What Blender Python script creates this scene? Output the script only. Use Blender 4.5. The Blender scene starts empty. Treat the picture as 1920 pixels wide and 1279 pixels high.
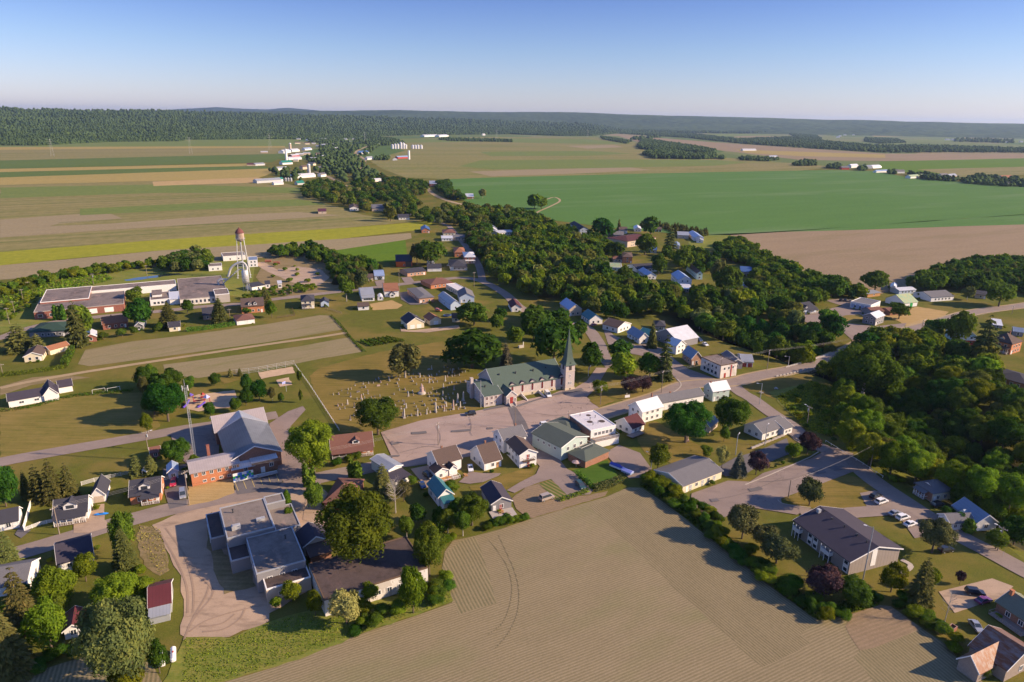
import bpy, math, random
import numpy as np
from mathutils import Vector, Matrix
rnd=random.Random(7)
S=bpy.context.scene
COL=S.collection
R=math.radians
F=1280.0; CX,CY=960.0,639.5
PITCH=math.radians(18.0); ROLL=math.radians(0.8); CAMH=120.0
def _rot():
    a=math.pi/2-PITCH
    rx=np.array([[1,0,0],[0,math.cos(a),-math.sin(a)],[0,math.sin(a),math.cos(a)]])
    c,s=math.cos(ROLL),math.sin(ROLL)
    rz=np.array([[c,-s,0],[s,c,0],[0,0,1]])
    return rx@rz
RM=_rot()
def ray(px,py):
    d=RM@np.array([px-CX,-(py-CY),-F]); return d
def G(px,py,z=0.0):
    d=ray(px,py); t=(z-CAMH)/d[2]
    return (d[0]*t,d[1]*t)
def P(px,py,Y):
    d=ray(px,py); t=Y/d[1]
    return (d[0]*t,Y,CAMH+d[2]*t)
def proj(x,y,z):
    v=RM.T@np.array([x,y,z-CAMH]); return CX+F*v[0]/-v[2], CY-F*v[1]/-v[2]
def depth(x,y,z=0):
    v=RM.T@np.array([x,y,z-CAMH]); return -v[2]

def dist2(a,b): return math.hypot(a[0]-b[0],a[1]-b[1])
# ---------------- materials
EXPO=.88
HAZE=3.2e-5
MATS={}
def nt(name):
    m=bpy.data.materials.new(name); m.use_nodes=True
    t=m.node_tree; b=t.nodes['Principled BSDF']; b.inputs['Roughness'].default_value=.85
    b.inputs['Specular IOR Level'].default_value=.25
    return m,t,b
def node(t,ty,**k):
    n=t.nodes.new(ty)
    for a,v in k.items():
        if a in n.inputs: n.inputs[a].default_value=v
        else: setattr(n,a,v)
    return n
def noise(t,vec,scale,detail=4,rough=.6):
    n=node(t,'ShaderNodeTexNoise'); n.inputs['Scale'].default_value=scale; n.inputs['Detail'].default_value=detail; n.inputs['Roughness'].default_value=rough
    t.links.new(vec,n.inputs['Vector']); return n.outputs['Fac']
def ramp(t,fac,stops):
    n=node(t,'ShaderNodeValToRGB'); e=n.color_ramp.elements
    while len(e)<len(stops): e.new(.5)
    for el,(p,c) in zip(e,stops):
        el.position=p; el.color=(c[0],c[1],c[2],1)
    t.links.new(fac,n.inputs['Fac']); return n.outputs['Color']
def mix(t,fac,a,b,mode='MIX'):
    n=node(t,'ShaderNodeMix',data_type='RGBA',blend_type=mode)
    for s,v in ((0,fac),(6,a),(7,b)):
        if hasattr(v,'is_output'): t.links.new(v,n.inputs[s])
        else: n.inputs[s].default_value=v if s==0 else (v[0],v[1],v[2],1)
    return n.outputs[2]
def mth(t,op,a,b=0.0,c=None):
    n=node(t,'ShaderNodeMath',operation=op)
    for i,v in enumerate((a,b,c)):
        if v is None: continue
        if hasattr(v,'is_output'): t.links.new(v,n.inputs[i])
        else: n.inputs[i].default_value=v
    return n.outputs[0]
def mapping(t,scale=(1,1,1),rot=0,coord='Object'):
    c=node(t,'ShaderNodeTexCoord'); m=node(t,'ShaderNodeMapping')
    m.inputs['Scale'].default_value=scale; m.inputs['Rotation'].default_value=(0,0,rot)
    t.links.new(c.outputs[coord],m.inputs['Vector']); return m.outputs['Vector']
def sc(c,k): return tuple(min(1,x*k) for x in c)
def bump(t,b,h,strength=.4,d=.1):
    n=node(t,'ShaderNodeBump'); n.inputs['Strength'].default_value=strength; n.inputs['Distance'].default_value=d
    t.links.new(h,n.inputs['Height']); t.links.new(n.outputs[0],b.inputs['Normal'])
def mat(name,col,var=.12,scale=.5,rough=.85,metal=0,ribs=None,spec=None,streak=0,dirt=0):
    """plain building material: mottled colour, optional ribs (axis, spacing)."""
    if name in MATS: return MATS[name]
    m,t,b=nt(name); v=mapping(t)
    f=noise(t,v,scale,5,.65)
    c=ramp(t,f,[(.25,sc(col,1-var)),(.75,sc(col,1+var))])
    if dirt:
        f2=noise(t,mapping(t,(1,1,.3)),.35,3,.7)
        c=mix(t,mth(t,'MULTIPLY',mth(t,'GREATER_THAN',f2,.56),dirt),c,dirt_col(col))
    f3=noise(t,v,7,2)
    c=mix(t,.35,c,ramp(t,f3,[(.3,sc(col,.82)),(.7,sc(col,1.15))]))
    if ribs:
        ax,sp=ribs
        sx=node(t,'ShaderNodeSeparateXYZ'); t.links.new(v,sx.inputs[0])
        w=mth(t,'FRACT',mth(t,'MULTIPLY',sx.outputs[ax],1/sp))
        l=mth(t,'LESS_THAN',w,.16)
        c=mix(t,mth(t,'MULTIPLY',l,.28),c,sc(col,.45))
    t.links.new(c,b.inputs['Base Color']); b.inputs['Roughness'].default_value=rough; b.inputs['Metallic'].default_value=metal
    if spec is not None: b.inputs['Specular IOR Level'].default_value=spec
    MATS[name]=m; return m
def dirt_col(c): return (c[0]*.5+.03,c[1]*.45+.02,c[2]*.4+.01)
def M(n): return MATS[n]
mat('white_wall',(.72,.70,.68),.05,.4,ribs=(2,.25))
mat('cream_wall',(.66,.58,.42),.06,.4,ribs=(2,.25))
mat('beige_wall',(.50,.40,.31),.08,.5)
mat('grey_wall',(.23,.22,.23),.08,.4,ribs=(2,.25))
mat('dark_wall',(.14,.13,.14),.12,.5,ribs=(0,.6))
mat('blue_wall',(.42,.50,.62),.08,.5,ribs=(2,.25))
mat('sage_wall',(.40,.48,.45),.07,.3,ribs=(2,.3))
mat('teal_wall',(.45,.62,.62),.07,.3,ribs=(2,.3))
mat('tan_wall',(.30,.255,.23),.1,.6,ribs=(0,1.2))
mat('stone',(.47,.40,.37),.2,1.1)
mat('limestone_base',(.52,.44,.33),.15,.8)
mat('concrete',(.38,.34,.31),.14,.5)
mat('peeling_white',(.62,.58,.54),.15,.8,dirt=.7)
mat('white_trim',(.78,.76,.74),.03,1,rough=.6)
mat('red_door',(.30,.04,.035),.1,1)
mat('red_paint',(.36,.05,.05),.12,1)
mat('orange_wall',(.70,.13,.03),.08,1)
mat('wood',(.42,.22,.09),.25,2,ribs=(0,.2))
mat('grey_wood',(.30,.24,.20),.25,2,ribs=(0,.2))
mat('dark_wood',(.13,.085,.06),.25,2,ribs=(0,.2))
mat('metal_grey',(.42,.43,.45),.1,.6,rough=.5,metal=.3)
mat('galvanised',(.50,.50,.50),.18,.7,rough=.5,metal=.35,dirt=.4)
mat('dark_metal',(.05,.05,.055),.15,2,rough=.5)
mat('pole_wood',(.25,.20,.16),.2,3)
mat('rubber',(.02,.02,.02),.1,3)
mat('blue_paint',(.05,.16,.50),.1,1); mat('green_paint',(.03,.30,.08),.1,1)
mat('violet_plastic',(.11,.06,.42),.1,1,rough=.5); mat('pale_blue_plastic',(.35,.38,.72),.1,1,rough=.5)
mat('kayak_blue',(.03,.25,.75),.05,1,rough=.4)
mat('pool_water',(.05,.35,.45),.1,1,rough=.15); mat('stone_grey',(.36,.34,.33),.25,3)
mat('stone_pink',(.42,.30,.27),.25,3); mat('stone_white',(.46,.42,.37),.18,3); mat('stone_dark',(.14,.12,.12),.25,3)
mat('bronze',(.16,.17,.12),.2,2); mat('yellow_line',(.55,.42,.16),.25,2)
def brick(name,col,mort=(.35,.3,.27),s=.5):
    m,t,b=nt(name); v=mapping(t)
    br=node(t,'ShaderNodeTexBrick'); 
    co=node(t,'ShaderNodeTexCoord'); sx=node(t,'ShaderNodeSeparateXYZ'); t.links.new(co.outputs['Object'],sx.inputs[0])
    cb=node(t,'ShaderNodeCombineXYZ'); t.links.new(mth(t,'ADD',sx.outputs[0],sx.outputs[1]),cb.inputs[0]); t.links.new(sx.outputs[2],cb.inputs[1])
    t.links.new(cb.outputs[0],br.inputs['Vector']); br.inputs['Scale'].default_value=1.6
    br.inputs['Color1'].default_value=(*sc(col,.8),1); br.inputs['Color2'].default_value=(*sc(col,1.25),1); br.inputs['Mortar'].default_value=(*mort,1)
    br.inputs['Mortar Size'].default_value=.015
    f=noise(t,v,.6,4); c=mix(t,.5,br.outputs['Color'],ramp(t,f,[(.3,sc(col,.8)),(.7,sc(col,1.2))]))
    t.links.new(c,b.inputs['Base Color']); MATS[name]=m
brick('brick_red',(.24,.08,.055)); brick('brick_orange',(.46,.17,.075)); brick('brick_brown',(.26,.12,.075)); brick('brick_tan',(.44,.24,.15))
def shingle(name,col,var=.16,st=0):
    m,t,b=nt(name); v=mapping(t)
    f=noise(t,v,.45,6,.7); c=ramp(t,f,[(.25,sc(col,1-var)),(.75,sc(col,1+var))])
    f2=noise(t,mapping(t,(1,4,4)),3.,2); c=mix(t,.5,c,ramp(t,f2,[(.35,sc(col,.7)),(.65,sc(col,1.3))]))
    if st:
        c=mix(t,ramp(t,noise(t,v,.13,5,.75),[(.50,(0,0,0)),(.62,(st,st,st))]),c,sc(col,.42)); c=mix(t,ramp(t,noise(t,mapping(t,(1,.4,1),.4),.22,5,.75),[(.56,(0,0,0)),(.66,(st,st,st))]),c,(min(1,col[0]*1.7),col[1]*1.45,col[2]*1.35))
    t.links.new(c,b.inputs['Base Color']); b.inputs['Roughness'].default_value=.95; MATS[name]=m
shingle('roof_brown',(.10,.07,.06)); shingle('roof_dkbrown',(.075,.05,.045)); shingle('roof_charcoal',(.046,.046,.06)); shingle('roof_grey',(.14,.135,.145))
shingle('roof_green',(.088,.105,.088)); shingle('roof_orangebrown',(.26,.115,.065)); shingle('roof_redbrown',(.165,.078,.06)); shingle('roof_plum',(.052,.045,.062))
shingle('roof_church',(.078,.108,.088),.12); shingle('roof_darkgreen',(.03,.06,.045)); shingle('roof_maroon',(.085,.03,.035)); shingle('roof_olive',(.17,.17,.12))
shingle('gravel_roof',(.20,.165,.145),.25,.45); shingle('gravel_roof_dark',(.085,.062,.058),.4,.6); shingle('pale_flat_roof',(.56,.53,.55),.1)
shingle('tar_roof',(.19,.15,.135),.35,.7)
def metalroof(name,col,rust=0,rc=(.28,.12,.06)):
    m,t,b=nt(name); v=mapping(t)
    c=ramp(t,noise(t,v,.3,4),[(.3,sc(col,.9)),(.7,sc(col,1.08))])
    sx=node(t,'ShaderNodeSeparateXYZ'); t.links.new(v,sx.inputs[0])
    l=mth(t,'LESS_THAN',mth(t,'FRACT',mth(t,'MULTIPLY',sx.outputs[0],1.3)),.14)
    c=mix(t,mth(t,'MULTIPLY',l,.25),c,sc(col,.4))
    if rust:
        f=noise(t,mapping(t,(1.2,.35,1)),.8,6,.75)
        c=mix(t,ramp(t,f,[(.5-rust*.2,(0,0,0)),(.62-rust*.1,(1,1,1))]),c,rc)
    t.links.new(c,b.inputs['Base Color']); b.inputs['Roughness'].default_value=.45; b.inputs['Metallic'].default_value=.2; MATS[name]=m
metalroof('metal_white',(.62,.62,.64)); metalroof('metal_blue',(.30,.38,.55)); metalroof('metal_teal',(.04,.16,.18)); metalroof('metal_silver',(.32,.335,.37))
metalroof('metal_deepblue',(.06,.12,.28)); metalroof('metal_maroon',(.13,.035,.04)); metalroof('metal_rusty',(.22,.18,.17),.6,(.17,.075,.04)); metalroof('metal_green_worn',(.24,.42,.27),.5,(.45,.42,.2))
metalroof('metal_pinkgrey',(.42,.36,.35)); metalroof('metal_green',(.03,.20,.15)); metalroof('metal_steelblue',(.20,.25,.33))
def glass():
    m,t,b=nt('glass'); b.inputs['Base Color'].default_value=(.035,.045,.06,1); b.inputs['Roughness'].default_value=.08; b.inputs['Specular IOR Level'].default_value=.7
    MATS['glass']=m
glass()
m_,t_,b_=nt('stained_glass'); b_.inputs['Base Color'].default_value=(.10,.035,.035,1); b_.inputs['Roughness'].default_value=.3; MATS['stained_glass']=m_
def paint(name,col,rough=.3,metal=.0):
    m,t,b=nt(name); b.inputs['Base Color'].default_value=(*col,1); b.inputs['Roughness'].default_value=rough; b.inputs['Metallic'].default_value=metal
    b.inputs['Specular IOR Level'].default_value=.5; b.inputs['Coat Weight'].default_value=.5; b.inputs['Coat Roughness'].default_value=.1; MATS[name]=m
paint('car_white',(.75,.75,.76)); paint('car_black',(.015,.015,.02)); paint('car_silver',(.42,.42,.44),.35,.5); paint('car_red',(.42,.02,.05)); paint('car_blue',(.02,.05,.16))
paint('car_green',(.03,.07,.07)); paint('car_purple',(.16,.03,.12)); paint('car_tan',(.36,.30,.26)); paint('boat_blue',(.04,.06,.34),.3); paint('grey_plastic',(.3,.3,.32),.5); paint('car_orange',(.6,.12,.03))
# ---------------- mesh helpers
class MB:
    def __init__(s): s.v=[]; s.f=[]; s.m=[]; s.n=0
    def add(s,vs,fs,mi=0):
        o=len(s.v); s.v+=[tuple(p) for p in vs]; s.f+=[tuple(i+o for i in f) for f in fs]; s.m+=[mi]*len(fs)
    def box(s,x0,x1,y0,y1,z0,z1,mi=0):
        if x0>x1:x0,x1=x1,x0
        if y0>y1:y0,y1=y1,y0
        s.add([(x0,y0,z0),(x1,y0,z0),(x1,y1,z0),(x0,y1,z0),(x0,y0,z1),(x1,y0,z1),(x1,y1,z1),(x0,y1,z1)],
              [(0,3,2,1),(4,5,6,7),(0,1,5,4),(1,2,6,5),(2,3,7,6),(3,0,4,7)],mi)
    def prism(s,poly,ax,a0,a1,mi=0):
        """poly list of 2D pts; extrude along axis ax (0: pts are (y,z); 1: (x,z); 2: (x,y))"""
        n=len(poly)
        def P3(p,a): return (a,p[0],p[1]) if ax==0 else ((p[0],a,p[1]) if ax==1 else (p[0],p[1],a))
        s.add([P3(p,a0) for p in poly]+[P3(p,a1) for p in poly],[tuple(range(n))[::-1],tuple(range(n,2*n))]+[(i,(i+1)%n,(i+1)%n+n,i+n) for i in range(n)],mi)
    def cyl(s,p,q,r0,r1=None,n=8,mi=0,caps=True):
        r1=r0 if r1 is None else r1
        p=Vector(p);q=Vector(q);d=(q-p).normalized(); u=d.orthogonal().normalized(); w=d.cross(u)
        vs=[p+(u*math.cos(2*math.pi*i/n)+w*math.sin(2*math.pi*i/n))*r0 for i in range(n)]+[q+(u*math.cos(2*math.pi*i/n)+w*math.sin(2*math.pi*i/n))*r1 for i in range(n)]
        fs=[(i,(i+1)%n,(i+1)%n+n,i+n) for i in range(n)]
        if caps: fs+=[tuple(range(n))[::-1],tuple(range(n,2*n))]
        s.add(vs,fs,mi)
    def lathe(s,prof,n=16,c=(0,0),mi=0,sx=1,sy=1):
        k=len(prof); vs=[(c[0]+r*math.cos(2*math.pi*i/n)*sx,c[1]+r*math.sin(2*math.pi*i/n)*sy,z) for r,z in prof for i in range(n)]
        s.add(vs,[(j*n+i,j*n+(i+1)%n,(j+1)*n+(i+1)%n,(j+1)*n+i) for j in range(k-1) for i in range(n)],mi)
    def tube(s,pts,r,n=6,mi=0):
        for a,b in zip(pts[:-1],pts[1:]): s.cyl(a,b,r,r,n,mi)
    def build(s,name,mats,parent=None,loc=None,rz=0,smooth=False):
        me=bpy.data.meshes.new(name); me.from_pydata(s.v,[],s.f)
        if not isinstance(mats,(list,tuple)): mats=[mats]
        for m in mats: me.materials.append(M(m) if isinstance(m,str) else m)
        if len(mats)>1: me.polygons.foreach_set('material_index',s.m)
        if smooth: me.polygons.foreach_set('use_smooth',[True]*len(me.polygons))
        me.update()
        return put(name,me,parent,loc,rz)
def put(name,me,parent=None,loc=None,rz=0):
    o=bpy.data.objects.new(name,me); COL.objects.link(o)
    if parent: o.parent=parent
    if loc is not None: o.location=loc
    if rz: o.rotation_euler=(0,0,rz)
    return o
def tag(o,label,cat,group=None,kind=None):
    o['label']=label; o['category']=cat
    if group: o['group']=group
    if kind: o['kind']=kind
    return o
def empty(name,loc,rz,label,cat,group=None):
    o=bpy.data.objects.new(name,None); COL.objects.link(o); o.location=loc; o.rotation_euler=(0,0,rz); o.empty_display_size=.1
    return tag(o,label,cat,group)
# ---------------- terrain
RAV=[G(1225,592),G(1340,604),G(1430,632),G(1500,652),G(1565,678),G(1640,705),G(1700,765),G(1775,850),G(1850,905),G(1990,985)]
def segd(p,a,b):
    dx,dy=b[0]-a[0],b[1]-a[1]; t=max(0,min(1,((p[0]-a[0])*dx+(p[1]-a[1])*dy)/(dx*dx+dy*dy+1e-9)))
    return math.hypot(p[0]-a[0]-t*dx,p[1]-a[1]-t*dy)
def pathd(p,path): return min(segd(p,path[i],path[i+1]) for i in range(len(path)-1))
def gz(x,y):
    d=pathd((x,y),RAV)
    if d>30: return 0.0
    e=min(1,dist2((x,y),RAV[0])/60)
    k=1-d/30; return -11*e*k*k*(3-2*k)
FOOT=[]   # registered no-tree discs / rects: (cx,cy,r)
def blocked(x,y,m=0):
    for cx,cy,ux,uy,a,b in FOOT:
        dx,dy=x-cx,y-cy
        if abs(dx*ux+dy*uy)<a+m and abs(-dx*uy+dy*ux)<b+m: return True
    return False
ROADS=[]
def on_road(x,y,m=0):
    for path,w in ROADS:
        if pathd((x,y),path)<w/2+m: return True
    return False
def inpoly(x,y,poly):
    c=False; j=len(poly)-1
    for i in range(len(poly)):
        xi,yi=poly[i]; xj,yj=poly[j]
        if (yi>y)!=(yj>y) and x<(xj-xi)*(y-yi)/(yj-yi)+xi: c=not c
        j=i
    return c

HPX=[]
# ---------------- buildings
class House:
    def __init__(s,name,cat,label,p0,p1,p2,zp=0,group=None,wid=None,dep=None):
        g0,g1,g2=[Vector(G(p[0],p[1],zp)) for p in (p0,p1,p2)]
        u=g0-g1; w=g2-g1; a=u.length; b=w.length
        if a>=b*.8:
            u.normalize(); n=Vector((-u.y,u.x)); s.s=1 if w.dot(n)>0 else -1; v=n*s.s; b=abs(w.dot(v))
        else:
            w.normalize(); n=Vector((w.y,-w.x)); s.s=1 if u.dot(n)>0 else -1; u=n*s.s; a=abs((g0-g1).dot(u)); v=w
            # frame: x=u, y=v ; handedness
        if wid: a=wid
        if dep: b=dep
        b=max(b,2.2); a=max(a,2.2)
        s.a,s.b=a,b; s.u,s.v=u,v
        s.s=1 if u.x*v.y-u.y*v.x>0 else -1
        c=g1+u*a/2+v*b/2
        s.rz=math.atan2(u.y,u.x)
        s.e=empty(name,(c.x,c.y,0),s.rz,label,cat,group); s.c=c; s.dist=depth(c.x,c.y)
        s.near=s.dist<330
        q0,q1=proj(g0.x,g0.y,zp),proj(g1.x,g1.y,zp); HPX.append(((q0[0]+q1[0])/2,max(q0[1],q1[1]),abs(q0[0]-q1[0])*.5+2,s.dist))
        FOOT.append((c.x,c.y,u.x,u.y,a/2+1.0,b/2+1.0)); s.wm='white_wall'
    def L(s,x,y,z=0): return (x-s.a/2, s.s*(y-s.b/2), z)
    def mb(s,mb,name,mats):
        mb.v=[s.L(*p) for p in mb.v]; return mb.build(name,mats,s.e)
    def vol(s,h,roof='gable',rh=2.2,ridge='a',wm='white_wall',rm='roof_brown',x=None,y=None,z0=0,ov=.45,trim='white_trim',hip=.9,wall=True):
        x0,x1=x or (0,s.a); y0,y1=y or (0,s.b)
        s.wm=wm if wall else s.wm
        B=MB(); T=MB(); th=.22
        if ridge=='a': l0,l1,c0,c1=x0,x1,y0,y1; ax=0
        else: l0,l1,c0,c1=y0,y1,x0,x1; ax=1
        mid=(c0+c1)/2; hw=(c1-c0)/2; z1=z0+h
        if roof=='gable':
            sl=rh/hw; B.prism([(c0,z0),(c1,z0),(c1,z1-.02),(mid,z1+rh-.1),(c0,z1-.02)],ax,l0,l1)
            T.prism([(c0-ov,z1-ov*sl),(mid,z1+rh),(c1+ov,z1-ov*sl),(c1+ov,z1-ov*sl+th),(mid,z1+rh+th),(c0-ov,z1-ov*sl+th)],ax,l0-ov*.7,l1+ov*.7)
            if s.dist<420 and trim:
                for e_ in (l0-ov*.7-.07,l1+ov*.7+.01):
                    K=MB(); K.prism([(c0-ov,z1-ov*sl-.12),(mid,z1+rh-.12),(c1+ov,z1-ov*sl-.12),(c1+ov,z1-ov*sl+th+.02),(mid,z1+rh+th+.02),(c0-ov,z1-ov*sl+th+.02)],ax,e_,e_+.06); s.mb(K,'fascia',trim)
        elif roof=='barn':
            k=hw*.45; B.prism([(c0,z0),(c1,z0),(c1,z1),(mid+k,z1+rh*.68),(mid,z1+rh-.1),(mid-k,z1+rh*.68),(c0,z1)],ax,l0,l1)
            pr=[(c0-.3,z1-.2),(mid-k,z1+rh*.7),(mid,z1+rh),(mid+k,z1+rh*.7),(c1+.3,z1-.2)]
            T.prism(pr+[(p,q+th) for p,q in pr[::-1]],ax,l0-.3,l1+.3)
        elif roof=='arch':
            n=12; arc=[(mid+(hw+.05)*math.cos(math.pi*i/n),z0+(h+rh)*math.sin(math.pi*i/n)) for i in range(n+1)]
            B.prism([(mid+(hw-.15)*math.cos(math.pi*i/n),z0+(h+rh-.15)*math.sin(math.pi*i/n)) for i in range(n+1)],ax,l0,l1)
            T.prism(arc+[(mid+(p-mid)*.96,z0+(q-z0)*.96) for p,q in arc[::-1]],ax,l0-.15,l1+.15)
        elif roof=='hip':
            B.prism([(x0,y0),(x1,y0),(x1,y1),(x0,y1)],2,z0,z1)
            k=min(hw*hip,(l1-l0)/2-.01)
            a=[(l0-ov,c0-ov),(l1+ov,c0-ov),(l1+ov,c1+ov),(l0-ov,c1+ov)]
            f=lambda p,z:(p[0],p[1],z) if ax==0 else (p[1],p[0],z)
            vs=[f(p,z1-.1) for p in a]+[f(p,z1+.08) for p in a]+[f((l0+k,mid),z1+rh),f((l1-k,mid),z1+rh)]
            T.add(vs,[(0,1,2,3),(0,1,5,4),(1,2,6,5),(2,3,7,6),(3,0,4,7),(4,5,9,8),(5,6,9),(6,7,8,9),(7,4,8)])
        elif roof=='flat':
            B.prism([(x0,y0),(x1,y0),(x1,y1),(x0,y1)],2,z0,z1)
            T.box(x0+.28,x1-.28,y0+.28,y1-.28,z1-.05,z1+.06)
            P_=MB()
            for bx in ((x0-.06,x1+.06,y0-.06,y0+.24),(x0-.06,x1+.06,y1-.24,y1+.06),(x0-.06,x0+.24,y0+.24,y1-.24),(x1-.24,x1+.06,y0+.24,y1-.24)):
                P_.box(*bx,z1-.1,z1+.28)
            s.mb(P_,'parapet',trim)
        elif roof=='shed':   # falls towards c0 side
            B.prism([(c0,z0),(c1,z0),(c1,z1+rh),(c0,z1)],ax,l0,l1)
            T.prism([(c0-ov,z1-ov*rh/(2*hw)+.02),(c1+ov,z1+rh+ov*rh/(2*hw)+.02),(c1+ov,z1+rh+.2+ov*rh/(2*hw)),(c0-ov,z1-ov*rh/(2*hw)+.2)],ax,l0-ov*.6,l1+ov*.6)
        elif roof=='shedr':  # falls towards c1 side
            B.prism([(c0,z0),(c1,z0),(c1,z1),(c0,z1+rh)],ax,l0,l1)
            T.prism([(c0-ov,z1+rh+ov*rh/(2*hw)+.02),(c1+ov,z1-ov*rh/(2*hw)+.02),(c1+ov,z1+.2-ov*rh/(2*hw)),(c0-ov,z1+rh+.2+ov*rh/(2*hw))],ax,l0-ov*.6,l1+ov*.6)
        if wall: s.mb(B,'wall',wm)
        r=s.mb(T,'roof',rm); s.h=h; s.rh=rh
        return r
    def at(s,side,t,off,z,x=None,y=None):
        x0,x1=x or (0,s.a); y0,y1=y or (0,s.b)
        if side=='f': return (x0+t,y0-off,z)
        if side=='k': return (x0+t,y1+off,z)
        if side=='r': return (x0-off,y0+t,z)
        return (x1+off,y0+t,z)
    def panel(s,side,t0,t1,z0,z1,o0,o1,x=None,y=None,mb=None,mi=0):
        mb=mb if mb is not None else MB(); a=s.at(side,t0,o0,z0,x,y); b=s.at(side,t1,o1,z1,x,y)
        mb.box(a[0],b[0],a[1],b[1],a[2],b[2],mi); return mb
    def win(s,side,t,z,w=1.1,h=1.3,x=None,y=None,pane='glass',frame='white_trim'):
        if s.near:
            B=MB()
            for q in ((t-w/2-.12,t-w/2,z-.1,z+h+.1),(t+w/2,t+w/2+.12,z-.1,z+h+.1),(t-w/2,t+w/2,z+h,z+h+.1),(t-w/2,t+w/2,z-.1,z),(t-.04,t+.04,z,z+h)):
                s.panel(side,q[0],q[1],q[2],q[3],.002,.09,x,y,B)
            f=s.mb(B,'window',frame)
            P_=s.panel(side,t-w/2,t+w/2,z,z+h,.003,.035,x,y); P_.v=[s.L(*p) for p in P_.v]; P_.build('pane',pane,f)
        else:
            B=s.panel(side,t-w/2-.15,t+w/2+.15,z-.12,z+h+.12,.002,.05,x,y); s.panel(side,t-w/2,t+w/2,z,z+h,.051,.07,x,y,B,1)
            s.mb(B,'window',[frame,pane])
    def wins(s,side,n,z=1.0,w=1.1,h=1.3,x=None,y=None,m=0.12,**k):
        x0,x1=x or (0,s.a); y0,y1=y or (0,s.b); Ln=(x1-x0) if side in 'fk' else (y1-y0)
        for i in range(n): s.win(side,Ln*(m+(1-2*m)*(i+.5)/n),z,min(w,Ln*.7/n),h,x,y,**k)
    def door(s,side,t,w=1.0,h=2.1,m='red_door',z=0,x=None,y=None,name='door'):
        d=s.mb(s.panel(side,t-w/2,t+w/2,z+.02,z+h,.002,.06,x,y),name,m)
        if s.near:
            K=s.panel(side,t+w*.3,t+w*.38,z+h*.45,z+h*.52,.06,.12,x,y); K.v=[s.L(*p) for p in K.v]; K.build('handle','metal_grey',d)
    def garage(s,side,t,w=2.7,h=2.3,m='white_trim',x=None,y=None):
        B=MB()
        for i in range(4): s.panel(side,t-w/2,t+w/2,.03+i*h/4,.03+(i+1)*h/4-.05,.002,.05,x,y,B)
        s.mb(B,'garage_door',m)
    def chim(s,x,y,z0,z1,m='brick_red',w=.6):
        B=MB(); B.box(x-w/2,x+w/2,y-w/2,y+w/2,z0,z1); B.box(x-w/2-.06,x+w/2+.06,y-w/2-.06,y+w/2+.06,z1,z1+.12); s.mb(B,'chimney',m)
    def vent(s,x,y,z,h=.8,r=.12):
        B=MB(); B.cyl((x,y,z),(x,y,z+h),r,r,8); B.cyl((x,y,z+h),(x,y,z+h+.15),r*1.7,r*1.7,8); s.mb(B,'roof_vent','dark_metal')
    def deck(s,side,t0,t1,d,z=.5,m='wood',rail=True,x=None,y=None,post='white_trim'):
        B=s.panel(side,t0,t1,z-.15,z,.01,d,x,y); k=s.mb(B,'deck',m)
        if rail:
            B=MB(); zz=z+.9
            s.panel(side,t0,t1,zz,zz+.08,d-.08,d,x,y,B); s.panel(side,t0,t0+.08,zz,zz+.08,.02,d-.08,x,y,B); s.panel(side,t1-.08,t1,zz,zz+.08,.02,d-.08,x,y,B)
            n=max(2,int((t1-t0)/.6))
            for i in range(n+1):
                t=t0+(t1-t0-.07)*i/n; s.panel(side,t,t+.07,z,zz,d-.075,d-.01,x,y,B)
            s.mb(B,'railing',post)
    def porch(s,side,t0,t1,d,h=2.6,rm='roof_brown',post='white_trim',x=None,y=None,rise=.7,n=4,rail=True,z=.4,floor='grey_wood'):
        T=MB()
        P_=[s.at(side,a,o,zz,x,y) for a,o,zz in ((t0-.2,.02,h+rise),(t1+.2,.02,h+rise),(t1+.2,d+.3,h),(t0-.2,d+.3,h),(t0-.2,.02,h+rise+.15),(t1+.2,.02,h+rise+.15),(t1+.2,d+.3,h+.15),(t0-.2,d+.3,h+.15))]
        T.add(P_,[(0,1,2,3),(4,5,6,7),(0,1,5,4),(1,2,6,5),(2,3,7,6),(3,0,4,7)]); s.mb(T,'porch_roof',rm)
        s.deck(side,t0,t1,d,z,floor,rail,x,y,post)
        B=MB()
        for i in range(n):
            t=t0+(t1-t0-.14)*i/(n-1); s.panel(side,t,t+.14,z,h,d-.26,d-.12,x,y,B)
        s.mb(B,'porch_posts',post)
    def dormer(s,side,t,y_in,z,w=2.2,h=1.5,rh=.9,d=2.5,wm=None,rm='roof_brown',win=True,x=None,y=None):
        """gabled dormer on front slope: face at offset -y_in from the wall"""
        B=MB(); T=MB(); o=-y_in
        pts=[(t-w/2,z),(t+w/2,z),(t+w/2,z+h),(t,z+h+rh),(t-w/2,z+h)]
        a=[s.at(side,p[0],o,p[1],x,y) for p in pts]; b=[s.at(side,p[0],o-d,p[1],x,y) for p in pts]
        B.add(a+b,[(0,1,2,3,4),(9,8,7,6,5)]+[(i,(i+1)%5,(i+1)%5+5,i+5) for i in range(5)]); dd=s.mb(B,'dormer',wm or s.wm)
        q=[(t-w/2-.25,z+h-.2),(t,z+h+rh+.03),(t+w/2+.25,z+h-.2),(t+w/2+.25,z+h),(t,z+h+rh+.2),(t-w/2-.25,z+h)]
        a=[s.at(side,p[0],o+.2,p[1],x,y) for p in q]; b=[s.at(side,p[0],o-d-.8,p[1],x,y) for p in q]
        T.add(a+b,[tuple(range(6)),tuple(range(11,5,-1))]+[(i,(i+1)%6,(i+1)%6+6,i+6) for i in range(6)])
        T.v=[s.L(*p) for p in T.v]; T.build('dormer_roof',rm,dd)
        if win:
            W=MB(); s.panel(side,t-w*.3,t+w*.3,z+.35,z+h-.05,o+.005,o+.04,x,y,W); W.v=[s.L(*p) for p in W.v]; W.build('window','glass',dd)
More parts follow.
